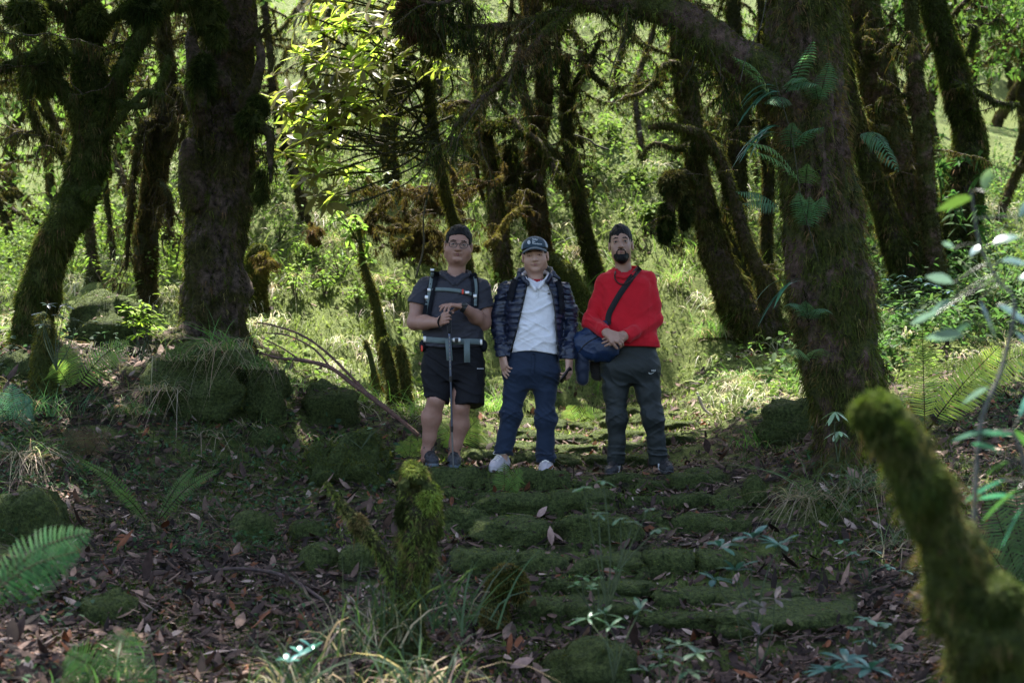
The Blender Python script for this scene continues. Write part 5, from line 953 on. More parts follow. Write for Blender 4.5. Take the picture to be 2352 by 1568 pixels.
# ------------------------------------------------------------------ people: smooth surfaces grown from distance fields
PY = 8.8
def W(px, py, dy=0.): return at(px, py, PY+dy)
MPP = PY/F                       # metres per photograph pixel at the men
class Field:
    def __init__(s, lo, hi, res):
        s.lo = np.array(lo, float); s.res = res; s.n = np.ceil((np.array(hi)-s.lo)/res).astype(int)+1
        s.D = np.full(s.n, .2, np.float32)
    def like(s):
        f = Field(s.lo, s.lo+s.res, s.res); f.n = s.n.copy(); f.D = np.full(s.n, .2, np.float32); return f
    def sl(s, lo, hi):
        a = np.clip(np.floor((np.array(lo)-s.lo)/s.res).astype(int), 0, s.n-1); b = np.clip(np.ceil((np.array(hi)-s.lo)/s.res).astype(int)+1, 1, s.n)
        b = np.maximum(b, a+1); ax = [(s.lo[i]+np.arange(a[i], b[i])*s.res).astype(np.float32) for i in range(3)]
        return tuple(slice(a[i], b[i]) for i in range(3)), np.stack(np.meshgrid(*ax, indexing='ij'), -1)
    def put(s, fn, lo, hi, k=.02, op='add'):
        m = k+.03; S, P = s.sl(np.array(lo)-m, np.array(hi)+m); d = fn(P); D = s.D[S]
        if op == 'sub':
            h = np.clip(.5-.5*(D+d)/k, 0, 1); s.D[S] = D*(1-h)-d*h+k*h*(1-h)
        else:
            h = np.clip(.5+.5*(d-D)/k, 0, 1); s.D[S] = d*(1-h)+D*h-k*h*(1-h)
        return s
    def cone(s, a, b, ra, rb, k=.02, op='add', flat=None, sc=None):
        a, b = np.array(a, np.float32), np.array(b, np.float32); ba = b-a; L2 = float(ba@ba)+1e-12; sc = np.array([1, 1, 1] if sc is None else sc, np.float32)
        def fn(P):
            t = np.clip(((P-a)@ba)/L2, 0, 1); d = np.linalg.norm((P-a-t[..., None]*ba)/sc, axis=-1)-(ra+(rb-ra)*t)
            if flat is not None: n = np.array(flat, np.float32); n = n/np.linalg.norm(n); d = np.maximum(d, (P-b)@n)
            return d
        r = max(ra, rb)*max(sc); return s.put(fn, np.minimum(a, b)-r, np.maximum(a, b)+r, k, op)
    def chain(s, pts, k=.02, **kw):
        for p, q in zip(pts[:-1], pts[1:]): s.cone(p[0], q[0], p[1], q[1], k, **kw)
        return s
    def ell(s, c, r, k=.02, op='add', M=None):
        c = np.array(c, np.float32); r = np.array(r, np.float32); M = np.eye(3, dtype=np.float32) if M is None else np.array(M, np.float32)
        def fn(P):
            q = (P-c)@M; l = np.linalg.norm(q/r, axis=-1); g = np.linalg.norm(q/(r*r), axis=-1)+1e-6; return l*(l-1)/g
        return s.put(fn, c-r.max(), c+r.max(), k, op)
    def loft(s, sec, k=.02, e=2.4, grow=0.):
        """sec rows: z, cx, cy, rx, ry (top or bottom first)"""
        A = np.array(sorted(map(tuple, sec)), float)
        if len(A) > 2:
            zz = np.linspace(A[0, 0], A[-1, 0], 60); B = spline(A, 8); o = np.argsort(B[:, 0]); A = B[o]
        def fn(P):
            z = P[..., 2]; v = [np.interp(z, A[:, 0], A[:, j]) for j in range(1, 5)]
            rx, ry = v[2]+grow, v[3]+grow
            q = (np.abs((P[..., 0]-v[0])/rx)**e+np.abs((P[..., 1]-v[1])/ry)**e)**(1/e); d = (q-1)*np.minimum(rx, ry)
            return np.maximum(d, np.maximum(A[0, 0]-z, z-A[-1, 0])).astype(np.float32)
        lo = [(A[:, 1]-A[:, 3]).min()-grow, (A[:, 2]-A[:, 4]).min()-grow, A[0, 0]]; hi = [(A[:, 1]+A[:, 3]).max()+grow, (A[:, 2]+A[:, 4]).max()+grow, A[-1, 0]]
        s.fnl = fn; return s.put(fn, lo, hi, k)
    def all(s): return s.sl(s.lo, s.lo+(s.n-1)*s.res)[1]
    def near(s, w=.06): return np.abs(s.D) < w
    def disp(s, fn, w=.05):
        """add a displacement where the surface is near; fn(points) is pushed outwards"""
        m = s.near(w); idx = np.argwhere(m); P = (s.lo+idx*s.res).astype(np.float32); s.D[m] -= fn(P).astype(np.float32); return s
    def cut(s, fn):
        """remove where fn(points) > 0"""
        m = s.D < .06; idx = np.argwhere(m); P = (s.lo+idx*s.res).astype(np.float32); s.D[m] = np.maximum(s.D[m], fn(P)); return s
    def val(s, P):
        q = (np.asarray(P)-s.lo)/s.res; i = np.clip(np.floor(q).astype(int), 0, s.n-2); f = np.clip(q-i, 0, 1); r = 0
        for dx in (0, 1):
            for dy in (0, 1):
                for dz in (0, 1):
                    wt = (f[..., 0] if dx else 1-f[..., 0])*(f[..., 1] if dy else 1-f[..., 1])*(f[..., 2] if dz else 1-f[..., 2]); r = r+wt*s.D[i[..., 0]+dx, i[..., 1]+dy, i[..., 2]+dz]
        return r
    def surf(s, px, py, off=.003):
        """point on the front of this surface seen at a pixel, lifted off it a little"""
        Y = np.arange(s.lo[1], s.lo[1]+(s.n[1]-1)*s.res, .003); d = ray(px, py); P = d[None]*Y[:, None]+np.array([0, 0, ZC]); v = s.val(P); j = np.where(v < 0)[0]
        if not len(j): return None
        i = j[0]
        if i == 0: return P[0]-d*off
        t = v[i-1]/(v[i-1]-v[i]); return P[i-1]*(1-t)+P[i]*t-d*off
    def mesh(s):
        D = s.D; S = D < 0; n = s.n
        c = np.zeros(n-1, np.int8)
        for dx in (0, 1):
            for dy in (0, 1):
                for dz in (0, 1): c += S[dx:n[0]-1+dx, dy:n[1]-1+dy, dz:n[2]-1+dz]
        act = np.argwhere((c > 0) & (c < 8)); N = len(act); idm = np.full(n-1, -1, np.int64); idm[act[:, 0], act[:, 1], act[:, 2]] = np.arange(N)
        acc = np.zeros((N, 3)); cnt = np.zeros(N)
        g = lambda o: D[act[:, 0]+o[0], act[:, 1]+o[1], act[:, 2]+o[2]]
        for ax in range(3):
            for u in (0, 1):
                for v in (0, 1):
                    a = [0, 0, 0]; a[(ax+1) % 3] = u; a[(ax+2) % 3] = v; b = list(a); b[ax] = 1; va, vb = g(a), g(b); m = (va < 0) != (vb < 0)
                    t = np.where(m, va/np.where(m, va-vb, 1), 0); P = np.tile(np.array(a, float), (N, 1)); P[:, ax] = t; acc[m] += P[m]; cnt[m] += 1
        V = s.lo+(act+acc/cnt[:, None])*s.res; Q = []
        for ax in range(3):
            a1, a2 = (ax+1) % 3, (ax+2) % 3; sa = [slice(None)]*3; sb = [slice(None)]*3; sa[ax] = slice(0, -1); sb[ax] = slice(1, None)
            X = S[tuple(sa)] != S[tuple(sb)]; e = np.argwhere(X); e = e[(e[:, a1] > 0) & (e[:, a2] > 0) & (e[:, a1] < n[a1]-1) & (e[:, a2] < n[a2]-1)]
            def cid(o1, o2):
                q = e.copy(); q[:, a1] -= o1; q[:, a2] -= o2; return idm[q[:, 0], q[:, 1], q[:, 2]]
            q = np.stack([cid(1, 1), cid(0, 1), cid(0, 0), cid(1, 0)], 1); ins = S[e[:, 0], e[:, 1], e[:, 2]]; q[~ins] = q[~ins][:, ::-1]; Q.append(q)
        Q = np.vstack(Q); return V, Q[(Q >= 0).all(1)]
    def build(s, name, m, parent):
        V, Q = s.mesh(); return mk(name, V, Q, m, parent)
def ridge(P, sc, seed, p=4.0):
    """sharp creases"""
    q = P+.035*np.stack([vnoise(P*7, seed+50), vnoise(P*7, seed+51), vnoise(P*7, seed+52)], -1); sc = np.array(sc, np.float32)
    return 1.25*(1-np.abs(vnoise(q*sc, seed)))**p+.5*(1-np.abs(vnoise(q*sc*2.1, seed+9)))**p
# ---- materials for skin, cloth and gear
def cloth(name, col, rough=.85, weave=900, bs_=.25, spec=.25, sheen=.2, mottled=.12, dist=.002):
    m, nt, bs = mat(name); n = noise_node(nt, 9, 5); c1 = tuple(q*(1-mottled) for q in col); c2 = tuple(min(1, q*(1+mottled)) for q in col)
    r = ramp(nt, n.outputs['Fac'], [(.3, c1), (.7, c2)]); nt.links.new(r.outputs[0], bs.inputs['Base Color']); bs.inputs['Roughness'].default_value = rough
    bs.inputs['Specular IOR Level'].default_value = spec; bs.inputs['Sheen Weight'].default_value = sheen; bs.inputs['Sheen Roughness'].default_value = .5
    nb = noise_node(nt, weave, 2); n3 = noise_node(nt, 55, 3); ad = nt.nodes.new('ShaderNodeMath'); ad.operation = 'MULTIPLY_ADD'; nt.links.new(n3.outputs['Fac'], ad.inputs[0]); ad.inputs[1].default_value = 2.5; nt.links.new(nb.outputs['Fac'], ad.inputs[2])
    bump(nt, bs, ad.outputs[0], bs_, dist); return m
def skin_mat(name, col, red):
    m, nt, bs = mat(name); n = noise_node(nt, 16, 5); r = ramp(nt, n.outputs['Fac'], [(.3, col), (.72, red)]); nt.links.new(r.outputs[0], bs.inputs['Base Color'])
    bs.inputs['Roughness'].default_value = .5; bs.inputs['Specular IOR Level'].default_value = .4; bs.inputs['Subsurface Weight'].default_value = .06; bs.inputs['Subsurface Radius'].default_value = (.012, .005, .003)
    nb = noise_node(nt, 260, 3); bump(nt, bs, nb.outputs['Fac'], .15, .002); return m
def plain(name, col, rough=.5, metal=0., spec=.4):
    m, nt, bs = mat(name); n = noise_node(nt, 120, 3); r = ramp(nt, n.outputs['Fac'], [(.3, tuple(q*.85 for q in col)), (.7, tuple(min(1, q*1.1) for q in col))]); nt.links.new(r.outputs[0], bs.inputs['Base Color'])
    bs.inputs['Roughness'].default_value = rough; bs.inputs['Metallic'].default_value = metal; bs.inputs['Specular IOR Level'].default_value = spec; return m
M_hair = cloth('black_hair', (.004, .0035, .0035), .6, 500, .5, .25, 0, .3, .003)
M_white = plain('eye_white', (.55, .5, .48), .3); M_iris = plain('dark_iris', (.012, .007, .005), .15); M_black = plain('black_plastic', (.012, .012, .013), .35); M_metal = plain('brushed_metal', (.5, .5, .52), .3, .9)
def glass_mat():
    m, nt, bs = mat('spectacle_glass'); tr = nt.nodes.new('ShaderNodeBsdfTransparent'); ms = nt.nodes.new('ShaderNodeMixShader'); ms.inputs[0].default_value = .05; bs.inputs['Roughness'].default_value = .05; bs.inputs['Base Color'].default_value = (.8, .85, .9, 1)
    nt.links.new(tr.outputs[0], ms.inputs[1]); nt.links.new(bs.outputs[0], ms.inputs[2]); nt.links.new(ms.outputs[0], nt.nodes['Material Output'].inputs['Surface']); return m
M_glass = glass_mat()

def rotm(yaw, pitch, roll):
    """columns = head axes (right, back, up) in the world; yaw turns to the viewer's right, pitch lifts the chin, roll tips clockwise as seen"""
    y, p, r = map(math.radians, (yaw, pitch, roll))
    Rz = np.array([[math.cos(y), -math.sin(y), 0], [math.sin(y), math.cos(y), 0], [0, 0, 1]]); Rx = np.array([[1, 0, 0], [0, math.cos(p), -math.sin(p)], [0, math.sin(p), math.cos(p)]])
    Ry = np.array([[math.cos(r), 0, math.sin(r)], [0, 1, 0], [-math.sin(r), 0, math.cos(r)]]); return Rz @ Ry @ Rx
class Head:
    def __init__(s, c, R, k=1.0, wide=1.0, jaw=1.0, nose=1.0): s.c, s.R, s.k, s.w, s.j, s.n = np.array(c), R, k, wide, jaw, nose
    def p(s, x, y, z): return s.c+s.R @ (np.array([x*s.w, y, z])*s.k)
    def loc(s, P): return ((P-s.c.astype(np.float32)) @ s.R.astype(np.float32))/s.k/np.array([s.w, 1, 1], np.float32)
    def e(s, F_, c, r, k=.015, op='add'): F_.ell(s.p(*c), np.array(r)*s.k*[s.w, 1, 1], k*s.k, op, s.R)
    def grow(s, F_):
        s.e(F_, (0, .018, .032), (.074, .095, .088), .02); s.e(F_, (0, -.018, -.022), (.063, .074, .082), .025); s.e(F_, (0, -.030, -.072), (.050*s.j, .052, .044), .025)
        for g in (-1, 1):
            s.e(F_, (g*.040*s.j, -.046, -.036), (.026, .030, .034), .02); s.e(F_, (g*.046*s.j, -.005, -.070), (.020, .032, .028), .025)
            F_.cone(s.p(g*.012, -.086, .022), s.p(g*.044, -.074, .022), .011*s.k, .008*s.k, .012)
            s.e(F_, (g*.0315, -.100, .004), (.017, .013, .0095), .010, 'sub')
            s.e(F_, (g*.0315, -.077, .004), (.016, .012, .0105), .004)
            s.e(F_, (g*.079, .010, -.008), (.0085, .020, .032), .008); s.e(F_, (g*.087, .0, -.006), (.006, .010, .018), .008, 'sub'); s.e(F_, (g*.078, .004, -.034), (.006, .010, .010), .006)
            s.e(F_, (g*.0125*s.n, -.098, -.030), (.0095*s.n, .011, .0085), .006)
        F_.cone(s.p(0, -.086, .012), s.p(0, -.106, -.024), .0085*s.k*s.n, .0125*s.k*s.n, .010); s.e(F_, (0, -.108, -.028), (.0125*s.n, .011, .010), .006)
        s.e(F_, (0, -.086, -.052), (.026, .012, .012), .012); F_.cone(s.p(-.017, -.088, -.0535), s.p(.017, -.088, -.0535), .0058*s.k, .0058*s.k, .005); F_.cone(s.p(-.014, -.087, -.064), s.p(.014, -.087, -.064), .0068*s.k, .0068*s.k, .005)
        s.e(F_, (0, -.098, -.0585), (.022, .006, .0016), .003, 'sub'); s.e(F_, (0, -.076, -.094), (.024, .019, .018), .015)
    def small(s, nm, prims, m, par, res=.0022, pad=.02):
        pts = np.array([s.p(*q) for pr in prims for q in (pr[0], pr[1])]); r = max(max(np.ravel(pr[2])) for pr in prims)*s.k*1.2
        F_ = Field(pts.min(0)-r-pad, pts.max(0)+r+pad, res)
        for pr in prims:
            if np.ndim(pr[2]) and len(pr[2]) == 3: s.e(F_, pr[0], pr[2], .001)
            else: F_.cone(s.p(*pr[0]), s.p(*pr[1]), pr[2][0]*s.k, pr[2][1]*s.k, .004)
        return F_.build(nm, m, par)
    def face(s, par, lip, brow=1.0, gaze=0., squint=1.0):
        M_lip = skin_mat('lips', lip, tuple(q*.85 for q in lip))
        for g in (-1, 1):
            ey = s.small('eye', [((g*.0315, -.0805, .004), (g*.0315, -.0805, .004), (.0125, .0105, .0050*squint))], M_white, par, .0013, .006)
            ir = s.small('iris', [((g*.0315+gaze, -.0885, .0042), (g*.0315+gaze, -.0885, .0042), (.0052, .0045, .0044*squint))], M_iris, par, .001, .004)
            s.small('eyelid', [((g*.0315-.013, -.0875, .0065*squint), (g*.0315, -.0945, .0098*squint), (.0014, .0018)), ((g*.0315, -.0945, .0098*squint), (g*.0315+.013, -.0875, .0065*squint), (.0018, .0014))], M_hair, par, .0012, .005)
            s.small('eyebrow', [((g*.017, -.0945, .0285), (g*.034, -.091, .0305), (.0032*brow, .0032*brow)), ((g*.034, -.091, .0305), (g*.050, -.0775, .0245), (.0036*brow, .0018*brow))], M_hair, par, .0015, .006)
        s.small('lips', [((-.021, -.0875, -.0575), (0, -.0948, -.0540), (.0020, .0042)), ((0, -.0948, -.0540), (.021, -.0875, -.0575), (.0042, .0020)), ((-.017, -.0875, -.0605), (0, -.0950, -.0645), (.0022, .0052)), ((0, -.0950, -.0645), (.017, -.0875, -.0605), (.0052, .0022))], M_lip, par, .0014, .006)
        s.small('mouth_line', [((-.020, -.0925, -.0588), (0, -.0985, -.0588), (.0010, .0013)), ((0, -.0985, -.0588), (.020, -.0925, -.0588), (.0013, .0010))], plain('mouth_shadow', (.05, .015, .012), .7), par, .0009, .004)
        s.small('nostrils', [((-.007, -.108, -.0365), (-.006, -.104, -.0375), (.0026, .0024)), ((.007, -.108, -.0365), (.006, -.104, -.0375), (.0026, .0024))], M_iris, par, .001, .004)
    def hair(s, par, front=.072, thick=.012, slope=.727, top=.0, seed=0, amp=.006, fringe=0.):
        lo = s.c-.16; F_ = Field(lo, s.c+.17, .0032)
        s.e(F_, (0, .018, .032+top*.4), (.074+thick, .095+thick, .088+thick+top), .01)
        def c(P):
            q = s.loc(P); lim = front-slope*(q[:, 1]+.09)+.010*np.sin(q[:, 0]*85)*.4+.006*vnoise(q*90, seed)-fringe*np.exp(-((q[:, 0]+.01)/.03)**2)
            side = np.abs(q[:, 0]); lim = np.where((side > .058) & (q[:, 1] < .0) & (q[:, 1] > -.045), np.minimum(lim, .012), lim)
            return (lim-q[:, 2])*s.k*.8
        F_.cut(c); F_.disp(lambda P: amp*vnoise(s.loc(P)*np.array([70, 26, 40], np.float32), seed)+amp*.6*vnoise(s.loc(P)*np.array([160, 60, 90], np.float32), seed+2)); return F_.build('hair', M_hair, par)
def hand(F_, w_, d, nrm_, sg, curl=(20, 25, 20), sp=.06, k=1.0, thumb=(.55, .75, .25), curls=None):
    """w_ wrist, d towards the knuckles, nrm_ way the palm faces, sg: side of the thumb"""
    d = np.array(d, float); d /= np.linalg.norm(d); n = np.array(nrm_, float); n -= d*(n@d); n /= np.linalg.norm(n); u = np.cross(d, n)*sg
    offs = (.031, .0105, -.010, -.029); lens = (.070, .078, .072, .056); kn = (.088, .091, .086, .078)
    for i in range(4):
        K = w_+d*kn[i]*k+u*offs[i]*k; F_.cone(w_+u*offs[i]*.55*k, K, .0155*k, .0125*k, .014)
        q = K; a = 0.; cc = curl if curls is None else curls[i]
        for j in range(3):
            a += math.radians(cc[j]); dd = d*math.cos(a)+n*math.sin(a)+u*sp*(1.5-i)*.5; dd /= np.linalg.norm(dd); e = q+dd*lens[i]*k*(.44, .31, .25)[j]
            F_.cone(q, e, (.0100, .0090, .0083)[j]*k*(1 if i < 3 else .88), (.0090, .0083, .0070)[j]*k*(1 if i < 3 else .88), .0035); q = e
    b = w_+d*.022*k+u*.022*k; t1 = b+(u*thumb[0]+d*thumb[1]+n*thumb[2])*.046*k; dd = d*.85+u*.12+n*(.35+thumb[2]); dd /= np.linalg.norm(dd); t2 = t1+dd*.030*k; t3 = t2+(dd+n*.25)*.024*k
    F_.cone(b, t1, .0165*k, .0125*k, .012); F_.cone(t1, t2, .0115*k, .0102*k, .005); F_.cone(t2, t3, .0102*k, .0085*k, .004)
def zpx(py, Y=PY): return float(at(CX, py, Y)[2])
def sec(rows, dy=0.):
    """rows: pixel y, centre x, half width px, half depth m, centre offset in depth"""
    return [(zpx(r[0]), (r[1]-CX)*MPP, PY+dy+(r[4] if len(r) > 4 else 0), r[2]*MPP, r[3]) for r in rows]
def bounds(x0, x1, y0, y1, d0=-.45, d1=.25): return [(x0-CX)*MPP, PY+d0, zpx(y1)], [(x1-CX)*MPP, PY+d1, zpx(y0)]
def ribbon(Fs, pts, wpx, name, m, par, th=.003, off=.004, n=5):
    """strap that follows the front of a garment; pts in pixels; Fs fields to lie on"""
    A = spline(np.array(pts, float), n); L, Rr_, = [], []; t = np.gradient(A, axis=0); t /= np.maximum(np.linalg.norm(t, axis=1, keepdims=True), 1e-6); nn = np.c_[-t[:, 1], t[:, 0]]; last = None; rows = []
    for (x, y), q in zip(A[:, :2], nn[:, :2]):
        row = []
        for g in (-1, 0, 1):
            c = [f.surf(x+q[0]*g*wpx/2, y+q[1]*g*wpx/2, off) for f in Fs]; c = [v for v in c if v is not None]; row.append(min(c, key=lambda v: v[1]) if c else None)
        ok = [r for r in row if r is not None]; Yd = min(r[1] for r in ok) if ok else (last if last else PY-.12); last = Yd if ok else last
        row = [r if r is not None else at(x+q[0]*g*wpx/2, y+q[1]*g*wpx/2, Yd) for r, g in zip(row, (-1, 0, 1))]; rows.append(row)
    P = np.array(rows); P[:, :, 1] = np.minimum(P[:, :, 1], P[:, 1:2, 1]+.02); Pf = P.copy(); Pf[..., 1] -= th; N = len(P); V = np.concatenate([P, Pf[:, ::-1]], 1).reshape(-1, 3); i = np.arange(N*6).reshape(N, 6); nx = np.roll(i, -1, 1)
    Q = np.stack([i[:-1], nx[:-1], nx[1:], i[1:]], -1).reshape(-1, 4); caps = [[i[0, 0], i[0, 1], i[0, 4], i[0, 5]], [i[0, 1], i[0, 2], i[0, 3], i[0, 4]], [i[-1, 5], i[-1, 4], i[-1, 1], i[-1, 0]], [i[-1, 4], i[-1, 3], i[-1, 2], i[-1, 1]]]
    return mk(name, V, np.vstack([Q, caps]), m, par, smooth=False)
def boxm(name, c, s, m, par, R=None, bev=.2):
    V, Q, N = blob((0, 0, 0), s, 1, 0, 0, 10, 1, 8); V = V if R is None else V @ np.asarray(R).T; return mk(name, V+np.asarray(c), Q, m, par)
def prism(name, poly, Fs, m, par, off=.003):
    """flat print laid on a garment; poly: list of convex pixel polygons"""
    V, T = [], []
    for pl in poly:
        b = len(V); ok = True
        for x, y in pl:
            c = [f.surf(x, y, off) for f in Fs]; c = [v for v in c if v is not None]
            if not c: ok = False; break
            V.append(min(c, key=lambda v: v[1]))
        if not ok: V = V[:b]; continue
        for k in range(1, len(pl)-1): T.append((b, b+k, b+k+1))
    if V: return mk(name, V, [], m, par, None, False, T)
def text_print(txt, x, y, hpx, Fs, m, par, rot=0., name='lettering', off=.003, bold=.0, shear=0.):
    cu = bpy.data.curves.new('t', 'FONT'); cu.body = txt; cu.size = 1.0; cu.resolution_u = 2; cu.offset = bold; cu.shear = shear; o = bpy.data.objects.new('t', cu); COL.objects.link(o)
    me = o.to_mesh(); vs = np.array([v.co[:2] for v in me.vertices]); tr = []
    for p in me.polygons:
        v = list(p.vertices); tr += [(v[0], v[k], v[k+1]) for k in range(1, len(v)-1)]
    o.to_mesh_clear(); bpy.data.objects.remove(o); bpy.data.curves.remove(cu)
    s = hpx/.72; cr, sr = math.cos(rot), math.sin(rot); X = x+(vs[:, 0]*cr-vs[:, 1]*sr)*s; Yp = y-(vs[:, 0]*sr+vs[:, 1]*cr)*s; V = []
    for a, b in zip(X, Yp):
        c = [f.surf(a, b, off) for f in Fs]; c = [v for v in c if v is not None]; V.append(min(c, key=lambda v: v[1]) if c else (V[-1] if V else at(a, b, PY-.1)))
    return mk(name, V, [], m, par, None, False, tr)
def shoe(name, par, heel, toe, m_up, m_sole, h=.075, w=.048, ankle=None, lace=None, stripes=None, lowtop=True, lace_m=None):
    """heel/toe: points on the ground"""
    heel, toe = np.array(heel, float), np.array(toe, float); d = toe-heel; d /= np.linalg.norm(d); u = np.array([-d[1], d[0], 0]); u /= np.linalg.norm(u); up = np.array([0, 0, 1.])
    lo = np.minimum(heel, toe)-.09; hi = np.maximum(heel, toe)+[.09, .09, .2]; F_ = Field(lo, hi, .0035); ball = heel+(toe-heel)*.68
    F_.cone(heel+up*.045, ball+up*.042, .036, .043, .02); F_.cone(ball+up*.040, toe-d*.03+up*.034, .044, .034, .02); F_.cone(heel+up*.055, heel+(toe-heel)*.42+up*.075, .034, .033, .03)
    top = np.array(ankle) if ankle is not None else heel+up*.12+d*.03; F_.cone(heel+up*.06+d*.015, top, .042, .043, .02, flat=top-heel-up*.02); F_.cut(lambda P: (heel[2]+.020)-P[:, 2])
    F_.disp(lambda P: .0025*ridge(P, (30, 30, 60), 3)); up_o = F_.build('upper', m_up, par)
    S = Field(lo, hi, .0035); S.cone(heel+up*.016, ball+up*.016, .040, .049, .01); S.cone(ball+up*.016, toe-d*.03+up*.018, .049, .036, .01); S.cut(lambda P: np.maximum(P[:, 2]-(heel[2]+.030), heel[2]-P[:, 2])); S.build('sole', m_sole, par)
    if lace_m is not None:
        G = Geo(); 
        for j in range(5):
            f = .40+.09*j; c = heel+(toe-heel)*f; zt = [F_.val(np.array([[*(c[:2]), c[2]+hh]]))[0] for hh in np.arange(.02, .13, .003)]; zz = c[2]+.02+.003*sum(np.array(zt) < 0)
            a = np.array([c[0], c[1], zz+.003]); A = spline([a-u*.026-up*.012, a+up*.003, a+u*.026-up*.012+d*.012], 4); V, Q, T, N = tube(A, np.full(len(A), .0028), 5, 0, 1, 0, True); G.add(V, Q, (1, 1, 1), T)
            if j == 0:
                for g in (-1, 1):
                    A = spline([a, a+u*g*.03+up*.025, a+u*g*.045+up*.01-d*.0, a+u*g*.01+up*.006], 5); V, Q, T, N = tube(A, np.full(len(A), .0026), 5, 0, 1, 0, True); G.add(V, Q, (1, 1, 1), T)
        G.build('laces', lace_m, par)['kind'] = 'stuff'
    return F_
def put_shoe(par, heel, toe, *a, **k):
    before = set(COL.objects); heel = heel.copy(); toe = toe.copy(); toe[2] = heel[2]; f = shoe('shoe', None, heel, toe, *a, **k); t = [o for o in COL.objects if o not in before]; up_ = [o for o in t if o.name.startswith('upper')][0]; up_.name = 'shoe'; adopt(up_, par)
    for o in t:
        if o is not up_: o.parent = up_
    return f, up_
def soles(px, py): p = hit(px, py, 7.5); return p
print('GROUND CHECK', [(q, round(H1((q-CX)*MPP, PY), 3), round(zpx(r), 3)) for q, r in ((985, 1075), (1041, 1072), (1150, 1080), (1253, 1085), (1405, 1093), (1522, 1090))])
def gz(px, dy=0.): x = (px-CX)*MPP; return np.array([x, PY+dy, H1(x, PY+dy)])

# ================================================================== man in shorts
SK1 = skin_mat('brown_skin', (.30, .155, .11), (.38, .21, .155))
g1a, g1b = gz(982, .05), gz(1042, .07)
P1 = thing('person', gz(1020), 'man in glasses, charcoal polo and black shorts, both hands resting on a trekking pole', 'person')
B = Field(*bounds(925, 1140, 510, 1110, -.42, .22), .0042); lo, hi = B.lo, B.lo+B.n*B.res
hd1 = Head(W(1053, 563, -.02), rotm(3, 8, 5), 1.06, 1.12, 1.34, 1.15); hd1.grow(B)
B.cone(W(1045, 650, .03), W(1051, 600, .01), .068, .060, .03); hd1.e(B, (0, -.022, -.105), (.052, .045, .032), .03)
B.loft(sec([(640, 1043, 45, .07, .02), (670, 1043, 58, .10), (740, 1043, 58, .115), (800, 1043, 60, .12)]), .03); B.cone(W(975, 660, .02), W(1110, 662, .02), .05, .05, .04)
eL, eR = W(953, 740, -.03), W(1110, 741, -.03); wL, wR = W(1010, 741, -.27), W(1066, 706, -.29)
B.chain([(W(974, 662, .01), .056), (W(960, 700, 0), .053), (eL, .050)], .03); B.chain([(eL, .052), (eL*.6+wL*.4, .049), (wL, .032)], .03)
B.chain([(W(1108, 664, .01), .056), (W(1112, 702, 0), .053), (eR, .050)], .03); B.chain([(eR, .052), (eR*.6+wR*.4, .048), (wR, .031)], .03)
hand(B, wL, (.40, -.85, .28), (.85, .45, .1), 1, (58, 70, 45), .02, 1.0, (.1, .9, .5))
hand(B, wR+np.array([-.004, 0, .006]), (-1, -.12, .12), (-.15, .1, -1), -1, (18, 22, 20), .10, 1.04, (.55, .5, .5), curls=[(8, 14, 12), (20, 26, 20), (34, 34, 25), (48, 36, 25)])
def leg(F_, hip, knee, ank, foot, kc=.068, kr=.062, ar=.040, cb=.03, hr=.09, side=0):
    hip, knee, ank = map(np.array, (hip, knee, ank)); m = knee*.66+ank*.34+np.array([side, cb, 0])
    F_.chain([(hip, hr), (knee*.8+hip*.2, kr*1.12), (knee, kr), ], .03); F_.chain([(knee, kr*.96), (m, kc), (ank*.72+knee*.28+[0, .01, 0], ar*1.2), (ank, ar)], .025); F_.cone(ank, ank+[0, .0, -.05], ar, ar, .02); F_.cone(ank+[0, .02, -.06], np.array(foot)+[0, 0, .035], .035, .03, .02)
    F_.ell(knee+[0, -.028, 0], (.036, .035, .042), .02)
leg(B, W(1013, 810, .02), W(1002, 918, -.06), W(980, 1036, .02), g1a+[.03, -.16, 0], .070, .061, .038, .02, .09, -.012)
leg(B, W(1073, 810, .02), W(1059, 934, -.04), W(1042, 1050, .05), g1b+[0, -.13, 0], .067, .060, .038, .02, .09, .008)
B.build('body', SK1, P1); hd1.face(P1, (.26, .10, .085), 1.0, .0, .8); hd1.hair(P1, .092, .006, .90, .010, 3, .004)
# glasses
Gl = Geo()
for g in (-1, 1):
    a = np.linspace(0, 2*np.pi, 25)[:-1]; ex = np.sign(np.cos(a))*np.abs(np.cos(a))**.7*.0245; ez = np.sign(np.sin(a))*np.abs(np.sin(a))**.7*.0185
    ring = np.array([hd1.p(g*.031+x/1.1, -.106+abs(x+g*.01)*.12, .002+z) for x, z in zip(ex, ez)]); ring = np.vstack([ring, ring[:2]]); V, Q, T, N = tube(ring, np.full(len(ring), .0021), 6, 0, 1, 0, False); Gl.add(V, Q)
    A = np.array([hd1.p(g*.053, -.100, .008), hd1.p(g*.075, -.085, .010), hd1.p(g*.082, .0, .006)]); V, Q, T, N = tube(A, [.0022, .002, .0018], 6, 0, 1, 0, True); Gl.add(V, Q, (1, 1, 1), T)
A = np.array([hd1.p(-.009, -.107, .006), hd1.p(0, -.109, .009), hd1.p(.009, -.107, .006)]); V, Q, T, N = tube(A, [.002]*3, 6, 0, 1, 0, True); Gl.add(V, Q, (1, 1, 1), T)
gl = Gl.build('glasses', M_black, P1)
for g in (-1, 1):
    pts = np.array([hd1.p(g*.031+x/1.1, -.106+abs(x+g*.01)*.12, .002+z) for x, z in zip(ex, ez)]); V = np.vstack([pts, pts.mean(0)-[0, .002, 0]]); o = mk('lens', V, [], M_glass, None, None, True, [(i, (i+1) % 24, 24) for i in range(24)]); o.parent = gl
